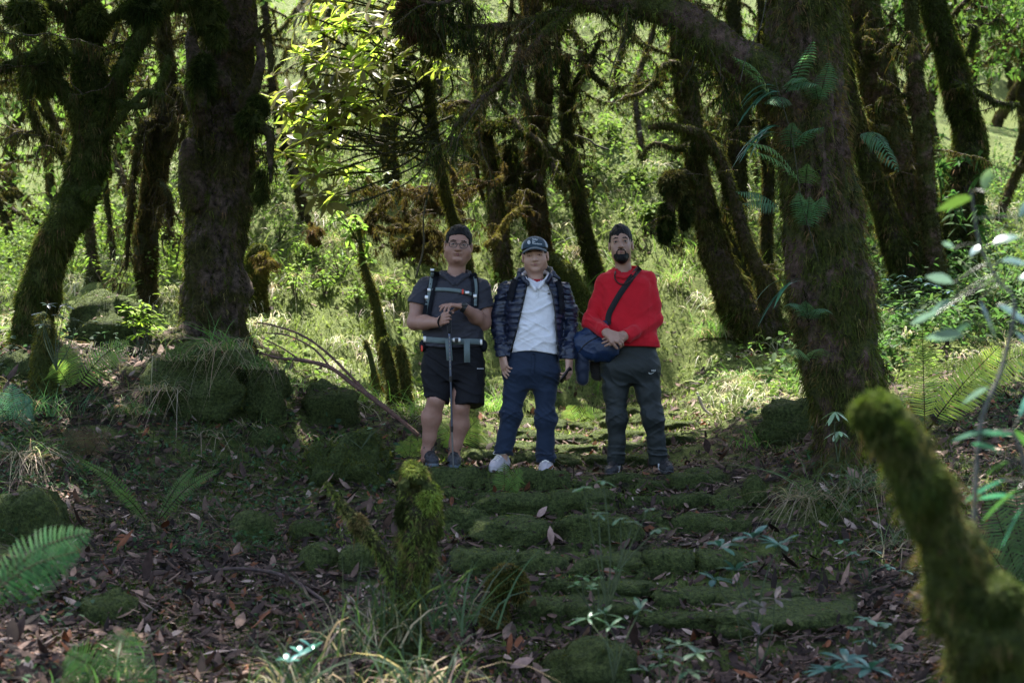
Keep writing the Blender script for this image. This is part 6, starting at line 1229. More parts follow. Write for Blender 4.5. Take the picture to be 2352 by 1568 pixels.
# polo shirt
M_polo = cloth('charcoal_polo', (.030, .030, .040), .7, 700, .2, .3, .05)
S1 = Field(*bounds(925, 1140, 600, 815, -.25, .25), .0055)
S1.loft(sec([(627, 1043, 34, .065, .03), (640, 1043, 52, .085, .02), (655, 1043, 62, .11), (690, 1043, 66, .135), (740, 1042, 66, .150), (775, 1041, 67, .155), (806, 1041, 71, .150)]), .02)
S1.cone(W(985, 656, .02), W(1100, 660, .02), .055, .055, .04)
S1.cone(W(979, 660, .01), W(959, 697, -.005), .072, .076, .03, flat=W(953, 740, 0)-W(972, 655, 0)); S1.cone(W(1104, 664, .01), W(1110, 706, -.005), .072, .076, .03, flat=W(1112, 740, 0)-W(1108, 655, 0))
def f1(P):
    z = P[:, 2]; hem = zpx(790); pull = np.exp(-((z-zpx(760))/.10)**2)
    return .007*ridge(P+np.array([0, 0, 0])*1., (5, 5, 17), 11)*(.4+pull)+.006*ridge(np.c_[P[:, 0]+P[:, 2]*.7, P[:, 1], P[:, 2]-P[:, 0]*.5], (6, 4, 16), 5)-.004
S1.disp(f1); S1.cut(lambda P: (zpx(801)+.02*((P[:, 0]-(1041-CX)*MPP)/.2)**2*1.0)-P[:, 2])
# open neck
def neck_cut(cx, cy_, z0, r, vee, px0):
    def fn(P):
        x = (P[:, 0]-cx); y = P[:, 1]-cy_; d = r-np.sqrt(x*x+(y*.9)**2); above = P[:, 2]-z0
        v = (vee*np.clip(1-np.abs(x)/.05, 0, 1)); return np.minimum(d, above+v*(y < 0))
    return fn
S1.cut(neck_cut((1044-CX)*MPP, PY+.02, zpx(634), .066, .045, 1044)); S1.build('polo_shirt', M_polo, P1)
C1 = Field(*bounds(985, 1100, 600, 660, -.22, .25), .004)
cp = [(1041, 653, -.125), (1030, 641, -.105), (1015, 632, -.065), (1008, 629, .0), (1014, 627, .055), (1045, 625, .085), (1074, 626, .055), (1080, 628, .0), (1074, 632, -.065), (1060, 641, -.105), (1050, 651, -.125)]
for a, b in zip(cp[:-1], cp[1:]): C1.cone(W(*a), W(*b), .0095, .0095, .006, sc=(1, 1, 1.9))
C1.build('shirt_collar', M_polo, P1)
# shorts
M_short = cloth('black_shorts', (.007, .007, .009), .7, 800, .2, .2, .0)
H1s = Field(*bounds(950, 1130, 780, 960, -.30, .25), .0055)
H1s.loft(sec([(790, 1041, 64, .125), (820, 1041, 68, .13), (850, 1041, 70, .13), (875, 1041, 66, .115)]), .03)
H1s.cone(W(1006, 845, 0), W(1004, 920, -.045), .116, .086, .03, flat=(-.25, -.25, -1)); H1s.cone(W(1078, 845, 0), W(1077, 932, -.03), .108, .112, .03, flat=(.08, -.2, -1))
H1s.disp(lambda P: .007*ridge(np.c_[P[:, 0], P[:, 1], P[:, 2]+P[:, 0]*.5], (6, 6, 14), 21)-.004); H1s.build('shorts', M_short, P1)
prism('printed_label', [[(1096+i*2.6, 845), (1096+i*2.6+1.8, 845.2), (1096+i*2.6+1.8, 847.4), (1096+i*2.6, 847.2)] for i in range(6)], [H1s], plain('white_print', (.6, .6, .6)), P1)['kind'] = 'stuff'
M_boot = cloth('dark_grey_boot', (.035, .038, .045), .6, 300, .3, .3, 0); M_sole1 = plain('grey_rubber', (.10, .13, .15), .7)
put_shoe(P1, g1a+[0, .05, 0], g1a+[.055, -.23, 0], M_boot, M_sole1, ankle=g1a+[0, .06, .135], lace_m=M_black); put_shoe(P1, g1b+[0, .05, 0], g1b+[.01, -.22, 0], M_boot, M_sole1, ankle=g1b+[0, .06, .135], lace_m=M_black)
# watch
c = W(1066, 706, -.29); V, Q, T, N = tube([c+np.array([.010, .002, -.008]), c+np.array([-.014, -.002, .006])], [.036, .035], 20, 0, 1, 0, False); mk('watch_strap', V, Q, M_black, P1); boxm('watch', c+np.array([0, -.033, .016]), (.016, .006, .014), M_black, P1)
# trekking pole
TP = thing('trekking_pole', W(1041, 1074, -.24), 'black and silver trekking pole held upright under the hands of the man in shorts', 'trekking pole')
def seg(name, a, b, ra, rb, m, par, n=10, bands=0):
    A = np.linspace(a, b, 24); r = np.linspace(ra, rb, 24); r = r*(1+bands*np.sin(np.arange(24)*1.9)); V, Q, T, N = tube(A, r, n, 0, 1, 0, True); return mk(name, V, Q, m, par, None, True, T)
pa, pb, pc, pd, pe = W(1031.5, 716, -.33), W(1032, 765, -.33), W(1035, 870, -.31), W(1038, 985, -.28), W(1041, 1074, -.24)
M_blue = plain('blue_black_enamel', (.11, .13, .19), .28, .7); M_foam = cloth('black_foam', (.012, .012, .013), .8, 200, .4)
seg('grip', pa, pb, .018, .015, M_foam, TP, 12, .08); seg('upper_shaft', pb, pc, .0085, .0085, M_blue, TP); seg('lower_shaft', pc, pd, .0072, .0072, M_blue, TP); seg('tip_section', pd, pe, .0062, .005, M_metal, TP)
seg('clamp', pc+(0, 0, .02), pc-(0, 0, .02), .012, .010, M_black, TP); seg('clamp', pd+(0, 0, .02), pd-(0, 0, .02), .010, .008, M_black, TP); seg('tip', pe+(0, 0, .03), pe-(0, 0, .01), .008, .003, M_black, TP)
V, Q, T, N = tube(spline([pa+(0, .0, -.01), W(1016, 722, -.33), W(1006, 738, -.31), W(1012, 752, -.30), W(1024, 742, -.33)], 6), np.full(25, .006), 6, 0, 1, 0); mk('wrist_strap', V, Q, M_black, TP, None, True, T)
mg = Geo(); M_gold = plain('pale_gold_print', (.30, .27, .18), .5)
for i in range(9):
    c = pb*(1-.1-i*.085)+pc*(.1+i*.085); mg.add([c+[-.002, -.0092, .005], c+[.003, -.0092, .007], c+[.003, -.0092, -.002], c+[-.002, -.0092, -.005]], [(0, 1, 2, 3)])
mg.build('shaft_print', M_gold, TP, False)['kind'] = 'stuff'
# backpack of the first man
BP = thing('backpack', W(1041, 790, .15), 'hiking backpack with grey green straps worn by the man in shorts', 'backpack')
M_web = cloth('grey_green_webbing', (.13, .17, .17), .7, 500, .2); M_pad = cloth('dark_padding', (.012, .013, .017), .85, 300, .3, .1, 0); M_red = plain('red_buckle', (.65, .05, .02), .4)
F_ = Field(*bounds(960, 1125, 605, 815, .05, .48), .008); F_.loft([(zpx(800), (1041-CX)*MPP, PY+.26, .16, .09), (zpx(720), (1041-CX)*MPP, PY+.27, .17, .10), (zpx(640), (1041-CX)*MPP, PY+.25, .15, .09), (zpx(622), (1041-CX)*MPP, PY+.24, .10, .06)], .02); F_.disp(lambda P: .008*ridge(P, (8, 8, 10), 3)); F_.build('pack_body', M_pad, BP)
F_ = Field(*bounds(955, 1000, 765, 825, -.15, .2), .005); F_.ell(W(974, 794, -.02), (.035, .06, .045), .01); F_.build('hip_pocket', M_pad, BP)
F_ = Field(*bounds(1090, 1130, 765, 825, -.15, .2), .005); F_.ell(W(1110, 794, -.02), (.03, .06, .045), .01); F_.build('hip_pocket', M_pad, BP)
boxm('red_zip', W(969, 800, -.075), (.007, .004, .022), M_red, BP)
for pts, w_, nm, m in (([(1000, 623), (997, 640), (991, 660), (985, 690), (981, 715), (979, 735)], 19, 'shoulder_strap', M_pad), ([(1086, 628), (1090, 645), (1092, 665), (1091, 690), (1090, 705)], 17, 'shoulder_strap', M_pad)): ribbon([S1], pts, w_, nm, m, BP, .010, .004)
for pts, w_, nm in (([(994, 622), (990, 645), (987, 665), (982, 690), (978, 712), (976, 728)], 7.5, 'strap_webbing'), ([(1090, 634), (1093, 650), (1094, 668), (1092, 690), (1092, 702)], 6.5, 'strap_webbing'), ([(988, 665), (1010, 664), (1040, 666), (1065, 670), (1094, 679)], 8, 'sternum_strap')): ribbon([S1], pts, w_, nm, M_web, BP, .003, .017 if 'sternum' not in nm else .010)
ribbon([S1, H1s], [(976, 779), (1000, 781), (1030, 783), (1060, 784), (1085, 784), (1104, 785)], 13, 'waist_belt', M_web, BP, .004, .006)
def hangstrap(x0, x1, y0, y1, dx, Y, nm, m, par):
    V = [W(x0, y0, Y), W(x1, y0, Y), W(x1+dx, y1, Y+.01), W(x0+dx, y1, Y+.01)]; V = np.array(V+[v+np.array([0, .003, 0]) for v in V]); return mk(nm, V, [(0, 3, 2, 1), (4, 5, 6, 7), (0, 1, 5, 4), (1, 2, 6, 5), (2, 3, 7, 6), (3, 0, 4, 7)], m, par, None, False)
hangstrap(1022, 1036, 778, 828, 4, -.185, 'hanging_strap', M_web, BP); hangstrap(1065, 1079, 778, 832, 1, -.185, 'hanging_strap', M_web, BP)
for (x, y, sx, sy, m, nm) in ((1049, 781, 9, 6, M_metal, 'waist_buckle'), (1049, 781, 4, 4.5, M_black, 'buckle_centre'), (1063, 670, 2.2, 5.5, M_red, 'whistle'), (1073, 672, 5, 3.8, M_metal, 'chest_buckle'), (986, 666, 4.5, 4, M_metal, 'strap_adjuster'), (980, 683, 4, 5, M_metal, 'strap_adjuster'), (1091, 680, 4, 4.5, M_metal, 'strap_adjuster'), (976, 779, 3.5, 8, M_metal, 'belt_buckle'), (1105, 786, 3, 7, M_metal, 'belt_buckle'), (993, 620, 4.5, 3, M_metal, 'strap_adjuster')):
    c = S1.surf(x, y, .02); c = W(x, y, -.15) if c is None else c; c = c-np.array([0, .004 if nm != 'buckle_centre' else .008, 0]); boxm(nm, c, (sx*MPP, .004, sy*MPP), m, BP)

# ================================================================== man in white polo, navy puffer jacket and cap
SK2 = skin_mat('tan_skin', (.43, .24, .17), (.52, .32, .24))
g2a, g2b = gz(1154, .02), gz(1254, .05)
P2 = thing('person', gz(1205), 'man in a dark blue cap, white polo, open navy puffer jacket and blue trousers', 'person')
B = Field(*bounds(1110, 1345, 530, 1110, -.25, .22), .0042)
hd2 = Head(W(1229, 587, -.02), rotm(-4, 8, -4), 1.02, 1.10, 1.16, 1.15); hd2.grow(B); B.cone(W(1230, 655, .03), W(1229, 622, .01), .062, .056, .03)
B.loft(sec([(650, 1228, 45, .07, .02), (680, 1228, 52, .095), (740, 1226, 50, .10), (810, 1226, 52, .11)]), .03); B.cone(W(1168, 672, .02), W(1288, 672, .02), .045, .045, .04)
wL, wR = W(1155, 818, -.075), W(1307, 826, -.10)
B.chain([(W(1166, 675, .02), .046), (W(1146, 745, .03), .042), (wL, .028)], .02); B.chain([(W(1292, 675, .02), .046), (W(1308, 750, .03), .042), (wR, .028)], .02)
hand(B, wL, (.16, -.30, -1), (.80, .55, .1), -1, (22, 30, 25), .05, .98, (.55, .75, .2), curls=[(10, 16, 14), (22, 30, 25), (30, 34, 28), (38, 36, 28)])
hand(B, wR, (-.02, -.15, -1), (-.85, .45, 0), 1, (30, 40, 30), .05, 1.02, (.9, .45, .5), curls=[(25, 35, 25), (30, 40, 30), (34, 42, 30), (38, 42, 30)])
leg(B, W(1192, 840, .02), W(1173, 950, -.03), W(1154, 1040, 0), g2a+[-.04, -.10, 0], .05, .046, .034, .01, .07); leg(B, W(1252, 840, .02), W(1252, 950, -.02), W(1254, 1054, .03), g2b+[0, -.10, 0], .05, .046, .034, .01, .07)
B.build('body', SK2, P2); hd2.face(P2, (.34, .14, .12), .85, -.001, .7); hd2.hair(P2, .064, .005, .62, 0, 8, .002)
M_cap = cloth('dark_teal_cap', (.022, .045, .065), .75, 500, .2); M_capw = cloth('pale_cap_side', (.34, .38, .42), .75, 500, .3)
CF = Field(hd2.c-.17, hd2.c+.17, .0032); hd2.e(CF, (0, .014, .050), (.085, .104, .084), .01); hd2.e(CF, (0, .014, .044), (.080, .098, .079), .004, 'sub')
CF.cut(lambda P: (.048-.10*hd2.loc(P)[:, 1]-hd2.loc(P)[:, 2])*.9)
S2 = CF.like(); S2.D = CF.D.copy(); CF.cut(lambda P: (np.abs(hd2.loc(P)[:, 0])-.066*(1-.0*P[:, 0]))+.45*(hd2.loc(P)[:, 1]+.02)); CF.build('cap_front', M_cap, P2)
S2.cut(lambda P: -((np.abs(hd2.loc(P)[:, 0])-.066)+.45*(hd2.loc(P)[:, 1]+.02))); S2.build('cap_side', M_capw, P2)
BF = Field(hd2.c-.19, hd2.c+.17, .0032)
def brim(P):
    q = hd2.loc(P); x, y, z = q[:, 0], q[:, 1], q[:, 2]; surf_ = .060-.040*(np.abs(x)/.08)**2+.16*(y+.085); d = np.abs(z-surf_)-.0035
    out = np.sqrt((x/.078)**2+((y+.075)/.082)**2)-1; inn = .98-np.sqrt((x/.083)**2+((y-.012)/.102)**2); return np.maximum(np.maximum(d, out*.07), inn*.08)
Pg = BF.lo+np.stack(np.meshgrid(*[np.arange(q) for q in BF.n], indexing='ij'), -1)*BF.res; BF.D[:] = brim(Pg.reshape(-1, 3)).reshape(BF.D.shape)*hd2.k; BF.build('cap_brim', M_cap, P2)
M_print = plain('white_print_ink', (.75, .78, .80), .6)
for tx, x, y, h in (('Ridley', 1222.5, 550.6, 3.6), ('Eye', 1222.5, 555.6, 3.4), ('Foundation', 1222.5, 560.0, 3.6)): text_print(tx, x, y, h, [CF], M_print, P2, -.10, 'cap_lettering', .003, .012)
aa = np.linspace(0, 2*np.pi, 17)[:-1]; prism('cap_emblem', [[(1215+3.6*math.cos(t), 556.5+4.6*math.sin(t)) for t in aa]], [CF], M_print, P2, .003); prism('emblem_lines', [[(1213+i*2.0, 553), (1213.6+i*2.0, 553), (1214.6+i*2.0, 560.5), (1214+i*2.0, 560.5)] for i in range(3)], [CF], M_cap, P2, .0045)['kind'] = 'stuff'
# white polo
M_wp = cloth('white_polo', (.72, .71, .74), .8, 800, .2, .3, .1, .04)
SH2 = Field(*bounds(1150, 1305, 625, 830, -.22, .2), .0055); SH2.loft(sec([(640, 1229, 32, .065, .03), (652, 1229, 50, .085, .02), (670, 1228, 56, .105), (720, 1227, 56, .125), (770, 1226, 59, .135), (822, 1226, 62, .13)]), .02)
def f2(P): 
    return .008*ridge(np.c_[P[:, 0], P[:, 1], P[:, 2]-P[:, 0]*.35], (4, 4, 15), 31)+.006*ridge(np.c_[P[:, 0], P[:, 1], P[:, 2]+P[:, 0]*.6], (5, 4, 19), 35)-.008
SH2.disp(f2); SH2.cut(lambda P: zpx(811)+.012*np.sin(P[:, 0]*14)-P[:, 2]); SH2.cut(neck_cut((1231-CX)*MPP, PY+.02, zpx(645), .064, .05, 1231)); SH2.build('white_polo', M_wp, P2)
C2 = Field(*bounds(1175, 1290, 615, 680, -.22, .25), .004); cp = [(1229, 664, -.125), (1219, 652, -.11), (1207, 641, -.07), (1200, 632, .0), (1205, 626, .06), (1230, 622, .09), (1256, 626, .06), (1260, 632, .0), (1256, 640, -.07), (1247, 650, -.11), (1238, 660, -.125)]
for a, b in zip(cp[:-1], cp[1:]): C2.cone(W(*a), W(*b), .010, .010, .006, sc=(1, 1, 1.7))
C2.build('polo_collar', M_wp, P2); ribbon([SH2], [(1233, 662), (1234, 674), (1234, 685)], 7, 'placket', M_wp, P2, .002, .002)
bt = Geo()
for y in (669, 678): V, Q, N = blob(SH2.surf(1233.5, y, .007), (.004, .002, .004), 1, 0, 0, 8); bt.add(V, Q)
bt.build('buttons', plain('pearl_button', (.5, .5, .5), .3), P2)['kind'] = 'stuff'
F_ = Field(*bounds(1205, 1256, 630, 675, -.15, .1), .004); F_.loft(sec([(642, 1231, 20, .062, .02), (662, 1231, 22, .075, .01)]), .01); F_.build('red_undershirt', cloth('red_cotton', (.32, .02, .025)), P2)
prism('shirt_emblem', [[(1261+3.2*math.cos(t), 674.5+2.2*math.sin(t)) for t in aa]], [SH2], M_black, P2); prism('emblem_centre', [[(1261+1.3*math.cos(t), 674.3+.9*math.sin(t)) for t in aa]], [SH2], M_wp, P2, .0045)
# puffer jacket
M_puf = cloth('navy_puffer_nylon', (.009, .015, .036), .33, 160, .35, .55, 0, .15, .004)
J = Field(*bounds(1110, 1345, 610, 850, -.25, .22), .0052)
J.loft(sec([(634, 1228, 40, .09, .03), (648, 1228, 58, .105, .02), (665, 1228, 66, .125), (700, 1228, 66, .145), (760, 1227, 66, .155), (800, 1228, 68, .155), (830, 1228, 68, .15)]), .02)
el = np.interp
def opening(P):
    py = CY-((P[:, 2]-ZC)/P[:, 1]*CP-SP)/(CP+SP*(P[:, 2]-ZC)/P[:, 1])*F; x = P[:, 0]/MPP*(PY/P[:, 1])+CX
    xl = el(py, [600, 637, 690, 750, 800, 830], [1212, 1211, 1200, 1187, 1172, 1170]); xr = el(py, [600, 642, 680, 710, 760, 830], [1250, 1256, 1270, 1274, 1278, 1283]); d = np.minimum(x-xl, xr-x)*MPP
    return np.where(P[:, 1] < PY-.0, d, -1.).astype(np.float32)
def q2(P):
    z = P[:, 2]; arm = np.minimum(np.abs(P[:, 0]-(1145-CX)*MPP), np.abs(P[:, 0]-(1308-CX)*MPP)) < .062
    t = np.abs(np.sin(np.pi*(z+.010*vnoise(P*9, 2))/.046)); a = np.abs(np.sin(np.pi*(z+.35*np.abs(P[:, 0])*0+.03*vnoise(P*10, 6))/.034))
    return np.where(arm, .0045*a**.6+.009*ridge(P, (12, 12, 24), 41), .0075*t**.55+.004*ridge(P, (9, 9, 22), 43))-.005
J.cut(opening)
Sl = J.like()
Sl.chain([(W(1165, 667, .01), .060), (W(1147, 715, .03), .058), (W(1147, 752, .03), .054)], .03); Sl.cone(W(1147, 752, .03), W(1156, 817, -.07), .055, .046, .02, flat=(0, 0, -1)); Sl.chain([(W(1292, 667, .01), .060), (W(1308, 715, .03), .058), (W(1309, 755, .03), .054)], .03); Sl.cone(W(1309, 755, .03), W(1308, 825, -.095), .055, .045, .02, flat=(0, 0, -1))
h = np.clip(.5+.5*(Sl.D-J.D)/.02, 0, 1); J.D = (Sl.D*(1-h)+J.D*h-.02*h*(1-h)).astype(np.float32); J.disp(q2)
J.cut(lambda P: np.minimum(zpx(826)-P[:, 2], .075-np.minimum(np.abs(P[:, 0]-(1157-CX)*MPP), np.abs(P[:, 0]-(1308-CX)*MPP)))); J.cut(neck_cut((1230-CX)*MPP, PY+.02, zpx(640), .070, .0, 1231)); J.build('puffer_jacket', M_puf, P2)
for pts in ([(1213, 650, -.13), (1203, 640, -.10), (1192, 630, -.05), (1192, 625, .02), (1205, 618, .07)], [(1256, 646, -.12), (1264, 636, -.09), (1270, 628, -.04), (1266, 620, .02), (1254, 615, .07)]):
    F_ = Field(*bounds(1170, 1295, 600, 670, -.22, .2), .0045)
    for a, b in zip(pts[:-1], pts[1:]): F_.cone(W(*a), W(*b), .013, .014, .012, sc=(.75, .75, 1.6))
    F_.cone(W(*pts[2]), W(pts[2][0]+(-5 if pts[0][0] < 1230 else 14), pts[2][1]+12, -.06), .014, .008, .015); F_.disp(lambda P: .003*np.abs(np.sin(P[:, 2]*90))); F_.build('jacket_collar', M_puf, P2)
for pts in ([(1211, 650), (1203, 690), (1190, 745), (1177, 795), (1174, 815)], [(1259, 650), (1271, 690), (1277, 745), (1281, 795), (1283, 815)]): ribbon([J, SH2], pts, 3.0, 'zip_edge', M_black, P2, .004, .003)
M_tr2 = cloth('dark_blue_trousers', (.010, .020, .042), .75, 600, .2, .25, .1)
def trousers(par, m, pts, legs, seed, bnd, amp=.009, z1=None):
    T_ = Field(*bounds(*bnd), .0055); T_.loft(sec(pts), .05)
    for L in legs:
        for a, b in zip(L[:-2], L[1:-1]): T_.cone(W(*a[:3]), W(*b[:3]), a[3], b[3], .045, sc=(1, .95, 1))
        a, b = L[-2], L[-1]; T_.cone(W(*a[:3]), W(*b[:3]), a[3], b[3], .02, flat=(0, -.12, -1))
    def f(P):
        z = P[:, 2]; kn = np.exp(-((z-zpx(955))/.09)**2); hm = np.exp(-((z-zpx(1045))/.06)**2); cr = np.exp(-((z-zpx(870))/.09)**2); q = np.c_[P[:, 0], P[:, 1], z+P[:, 0]*.55]; q3 = np.c_[P[:, 0], P[:, 1], z-P[:, 0]*.6]
        return amp*(.25+kn+.9*cr)*ridge(q, (5, 5, 12), seed)+amp*(.25+kn*.7)*ridge(q3, (6, 6, 15), seed+1)+amp*1.3*hm*ridge(P, (7, 7, 30), seed+2)-amp*.6
    T_.disp(f); T_.build('trousers', m, par); return T_
TR2 = trousers(P2, M_tr2, [(800, 1226, 59, .115), (830, 1222, 63, .125), (860, 1220, 64, .13), (893, 1219, 50, .085)],
  [[(1192, 850, 0, .098), (1183, 900, -.01, .076), (1174, 950, -.02, .068), (1163, 1005, -.01, .066), (1154, 1042, 0, .064)], [(1250, 850, 0, .094), (1252, 900, -.01, .074), (1252, 965, -.02, .066), (1253, 1015, 0, .064), (1254, 1062, .02, .064)]], 50, (1110, 1310, 795, 1075, -.22, .22), .009)
ribbon([TR2], [(1225, 812), (1225, 835), (1223, 856)], 8, 'fly', M_tr2, P2, .002, .002)
M_sn = cloth('off_white_sneaker', (.42, .38, .39), .7, 300, .3, .3, 0, .06); M_sn2 = plain('pale_rubber', (.45, .42, .40), .6); M_lace = plain('cream_lace', (.75, .70, .62), .8)
put_shoe(P2, g2a+[.01, .03, 0], g2a+[-.07, -.19, 0], M_sn, M_sn2, lace_m=M_lace); put_shoe(P2, g2b+[.005, .04, 0], g2b+[-.012, -.19, 0], M_sn, M_sn2, lace_m=M_lace)
PH = thing('mobile_phone', W(1299, 862, -.125), 'dark phone in a case held low by the man in the cap', 'phone'); a_ = math.radians(36); RM = np.array([[math.cos(a_), 0, math.sin(a_)], [.0, 1, 0], [-math.sin(a_), 0, math.cos(a_)]]) @ np.array([[.35, -.93, 0], [.93, .35, 0], [0, 0, 1.]])
boxm('phone_case', W(1299, 861, -.125), (.036, .006, .064), plain('brown_black_case', (.03, .015, .015), .4), PH, RM); boxm('phone_screen', W(1299, 861, -.125)+RM @ np.array([0, -.0065, 0]), (.032, .002, .059), plain('dark_glass', (.005, .005, .006), .06), PH, RM)
BP2 = thing('backpack', W(1228, 760, .15), 'black backpack worn over the puffer jacket of the man in the cap', 'backpack'); F_ = Field(*bounds(1160, 1300, 640, 800, .05, .45), .008); F_.loft([(zpx(790), (1228-CX)*MPP, PY+.25, .14, .08), (zpx(730), (1228-CX)*MPP, PY+.26, .15, .09), (zpx(660), (1228-CX)*MPP, PY+.24, .13, .08), (zpx(645), (1228-CX)*MPP, PY+.24, .08, .05)], .02); F_.build('pack_body', M_pad, BP2)
ribbon([J], [(1185, 642), (1179, 655), (1174, 675), (1170, 690)], 15, 'shoulder_strap', M_pad, BP2, .010, .004); ribbon([J], [(1281, 644), (1287, 660), (1290, 690), (1291, 720)], 12, 'shoulder_strap', M_pad, BP2, .010, .004)

# ================================================================== man in red
SK3 = skin_mat('olive_brown_skin', (.33, .19, .135), (.42, .25, .185))
g3a, g3b = gz(1413, .04), gz(1514, .04)
P3 = thing('person', gz(1460), 'bearded young man in a bright red sweatshirt and dark grey track pants, hands clasped', 'person')
B = Field(*bounds(1325, 1560, 505, 1115, -.40, .22), .0042)
hd3 = Head(W(1426, 562, -.02), rotm(-6, -2, -3), 1.10, .95, .92, 1.0); hd3.grow(B); B.cone(W(1434, 640, .03), W(1430, 598, .01), .062, .056, .03)
B.loft(sec([(640, 1436, 45, .07, .02), (670, 1438, 56, .10), (740, 1442, 56, .11), (800, 1446, 54, .115)]), .03); B.cone(W(1386, 666, .02), W(1486, 658, .02), .036, .036, .03)
eL, eR = W(1356, 738, -.03), W(1505, 735, -.03); wL, wR = W(1391, 763, -.24), W(1436, 770, -.23)
B.chain([(W(1380, 668, .01), .036), (eL, .036), (wL, .030)], .02); B.chain([(W(1492, 660, .01), .036), (eR, .036), (wR, .030)], .02)
hand(B, wR, (-1, -.10, -.22), (-.1, 1., -.3), 1, (10, 14, 12), .10, 1.0, (.3, .9, -.2), curls=[(12, 15, 10), (8, 12, 10), (4, 10, 8), (0, 8, 8)])
hand(B, wL+np.array([.004, -.022, -.004]), (.95, -.14, -.42), (-.05, .9, -.5), -1, (30, 38, 30), .05, 1.04, (.6, .8, .1))
leg(B, W(1416, 840, .02), W(1415, 940, -.02), W(1414, 1060, .03), g3a+[-.03, -.12, 0], .05, .046, .034, .01, .07); leg(B, W(1480, 840, .02), W(1498, 950, -.02), W(1512, 1060, .03), g3b+[.02, -.12, 0], .05, .046, .034, .01, .07)
B.build('body', SK3, P3); hd3.face(P3, (.25, .11, .09), 1.0, .0, .95); hd3.hair(P3, .078, .003, .84, .012, 14, .005, .010)
# beard and moustache
BD = Field(hd3.c-.16, hd3.c+.12, .003); hd3.e(BD, (0, -.030, -.077), (.0485, .058, .050), .02); hd3.e(BD, (0, -.018, -.050), (.0625, .066, .056), .02); hd3.e(BD, (0, -.062, -.100), (.034, .040, .030), .02)
def bcut(P):
    q = hd3.loc(P); ax = np.abs(q[:, 0]); top = np.interp(ax, [0, .018, .028, .040, .055, .07], [-.076, -.075, -.068, -.062, -.046, -.030]); return np.maximum((q[:, 2]-top), (q[:, 1]-.012))*hd3.k
BD.cut(bcut); BD.disp(lambda P: .0025*vnoise(P*180, 3)); BD.build('beard', M_hair, P3)
hd3.small('moustache', [((0, -.0965, -.046), (.018, -.093, -.048), (.0048, .0045)), ((.018, -.093, -.048), (.029, -.084, -.060), (.0045, .0035)), ((.029, -.084, -.060), (.030, -.080, -.074), (.0035, .0035)), ((0, -.0965, -.046), (-.018, -.093, -.048), (.0048, .0045)), ((-.018, -.093, -.048), (-.029, -.084, -.060), (.0045, .0035)), ((-.029, -.084, -.060), (-.030, -.080, -.074), (.0035, .0035))], M_hair, P3, .0016)
M_redc = cloth('red_sweatshirt', (.50, .010, .020), .85, 600, .25, .2, .08, .10)
R3 = Field(*bounds(1325, 1540, 595, 830, -.40, .25), .0055)
R3.loft(sec([(616, 1436, 36, .065, .03), (630, 1438, 54, .09, .02), (650, 1439, 62, .115), (700, 1440, 65, .14), (750, 1443, 68, .15), (785, 1445, 70, .155), (812, 1447, 71, .15)]), .02)
R3.cone(W(1385, 650, .02), W(1490, 638, .02), .058, .058, .04)
R3.chain([(W(1384, 660, .01), .060), (W(1369, 700, -.01), .057), (eL, .054)], .03); R3.cone(eL, wL+[-.004, .03, 0], .056, .048, .03); R3.cone(wL*.75+eL*.25, wL, .050, .040, .015, flat=wL-eL)
R3.chain([(W(1490, 650, .01), .060), (W(1500, 700, -.01), .057), (eR, .055)], .03); R3.cone(eR, wR+[.02, .03, 0], .056, .047, .03); R3.cone(wR*.75+eR*.25, wR, .050, .040, .015, flat=wR-eR)
def f3(P):
    z = P[:, 2]; x = P[:, 0]; a = np.exp(-((z-zpx(735))/.08)**2)*(np.abs(x-(1440-CX)*MPP) > .14); h_ = np.exp(-((z-zpx(790))/.05)**2)
    q = np.c_[x, P[:, 1], z-np.abs(x-(1440-CX)*MPP)*.9]; return .010*(.3+a)*ridge(q, (5, 5, 13), 61)+.006*h_*ridge(P, (9, 6, 10), 62)+.005*ridge(np.c_[x-z*.6, P[:, 1], z+x*.4], (7, 5, 6), 63)-.010
R3.disp(f3); R3.cut(lambda P: zpx(797)-(P[:, 0]-(1446-CX)*MPP)*.02-P[:, 2]); R3.cut(neck_cut((1435-CX)*MPP, PY+.02, zpx(629), .066, .012, 1435)); R3.build('sweatshirt', M_redc, P3)
C3 = Field(*bounds(1385, 1490, 595, 655, -.22, .2), .004); cp = [(1434, 638, -.115), (1418, 634, -.10), (1406, 626, -.04), (1408, 618, .05), (1435, 612, .09), (1462, 614, .05), (1465, 620, -.04), (1452, 631, -.10), (1434, 638, -.115)]
for a, b in zip(cp[:-1], cp[1:]): C3.cone(W(*a), W(*b), .008, .008, .004, sc=(1, 1, 1.4))
C3.build('neckband', M_redc, P3)
nb_ = []
for x, y in spline([(1414, 622), (1412, 636), (1417, 647), (1428, 653), (1440, 650), (1452, 641), (1460, 628), (1464, 616)], 8):
    c = R3.surf(x, y, .009); c2 = C3.surf(x, y, .009); c3 = B.surf(x, y, .006); q = [v for v in (c, c2, c3) if v is not None]; nb_.append(min(q, key=lambda v: v[1]))
nb_ = spline(np.array(nb_), 5); ph = np.r_[0, np.cumsum(np.linalg.norm(np.diff(nb_, axis=0), axis=1))]; V, Q, T, N = tube(nb_, .0022+.0042*np.abs(np.sin(ph/.0105*np.pi)), 8, 0, 1, 0); mk('bead_necklace', V, Q, plain('dark_wood_bead', (.05, .018, .014), .35), P3, None, True, T)
M_tp = cloth('dark_grey_track_fabric', (.015, .020, .020), .6, 700, .2, .35, .0)
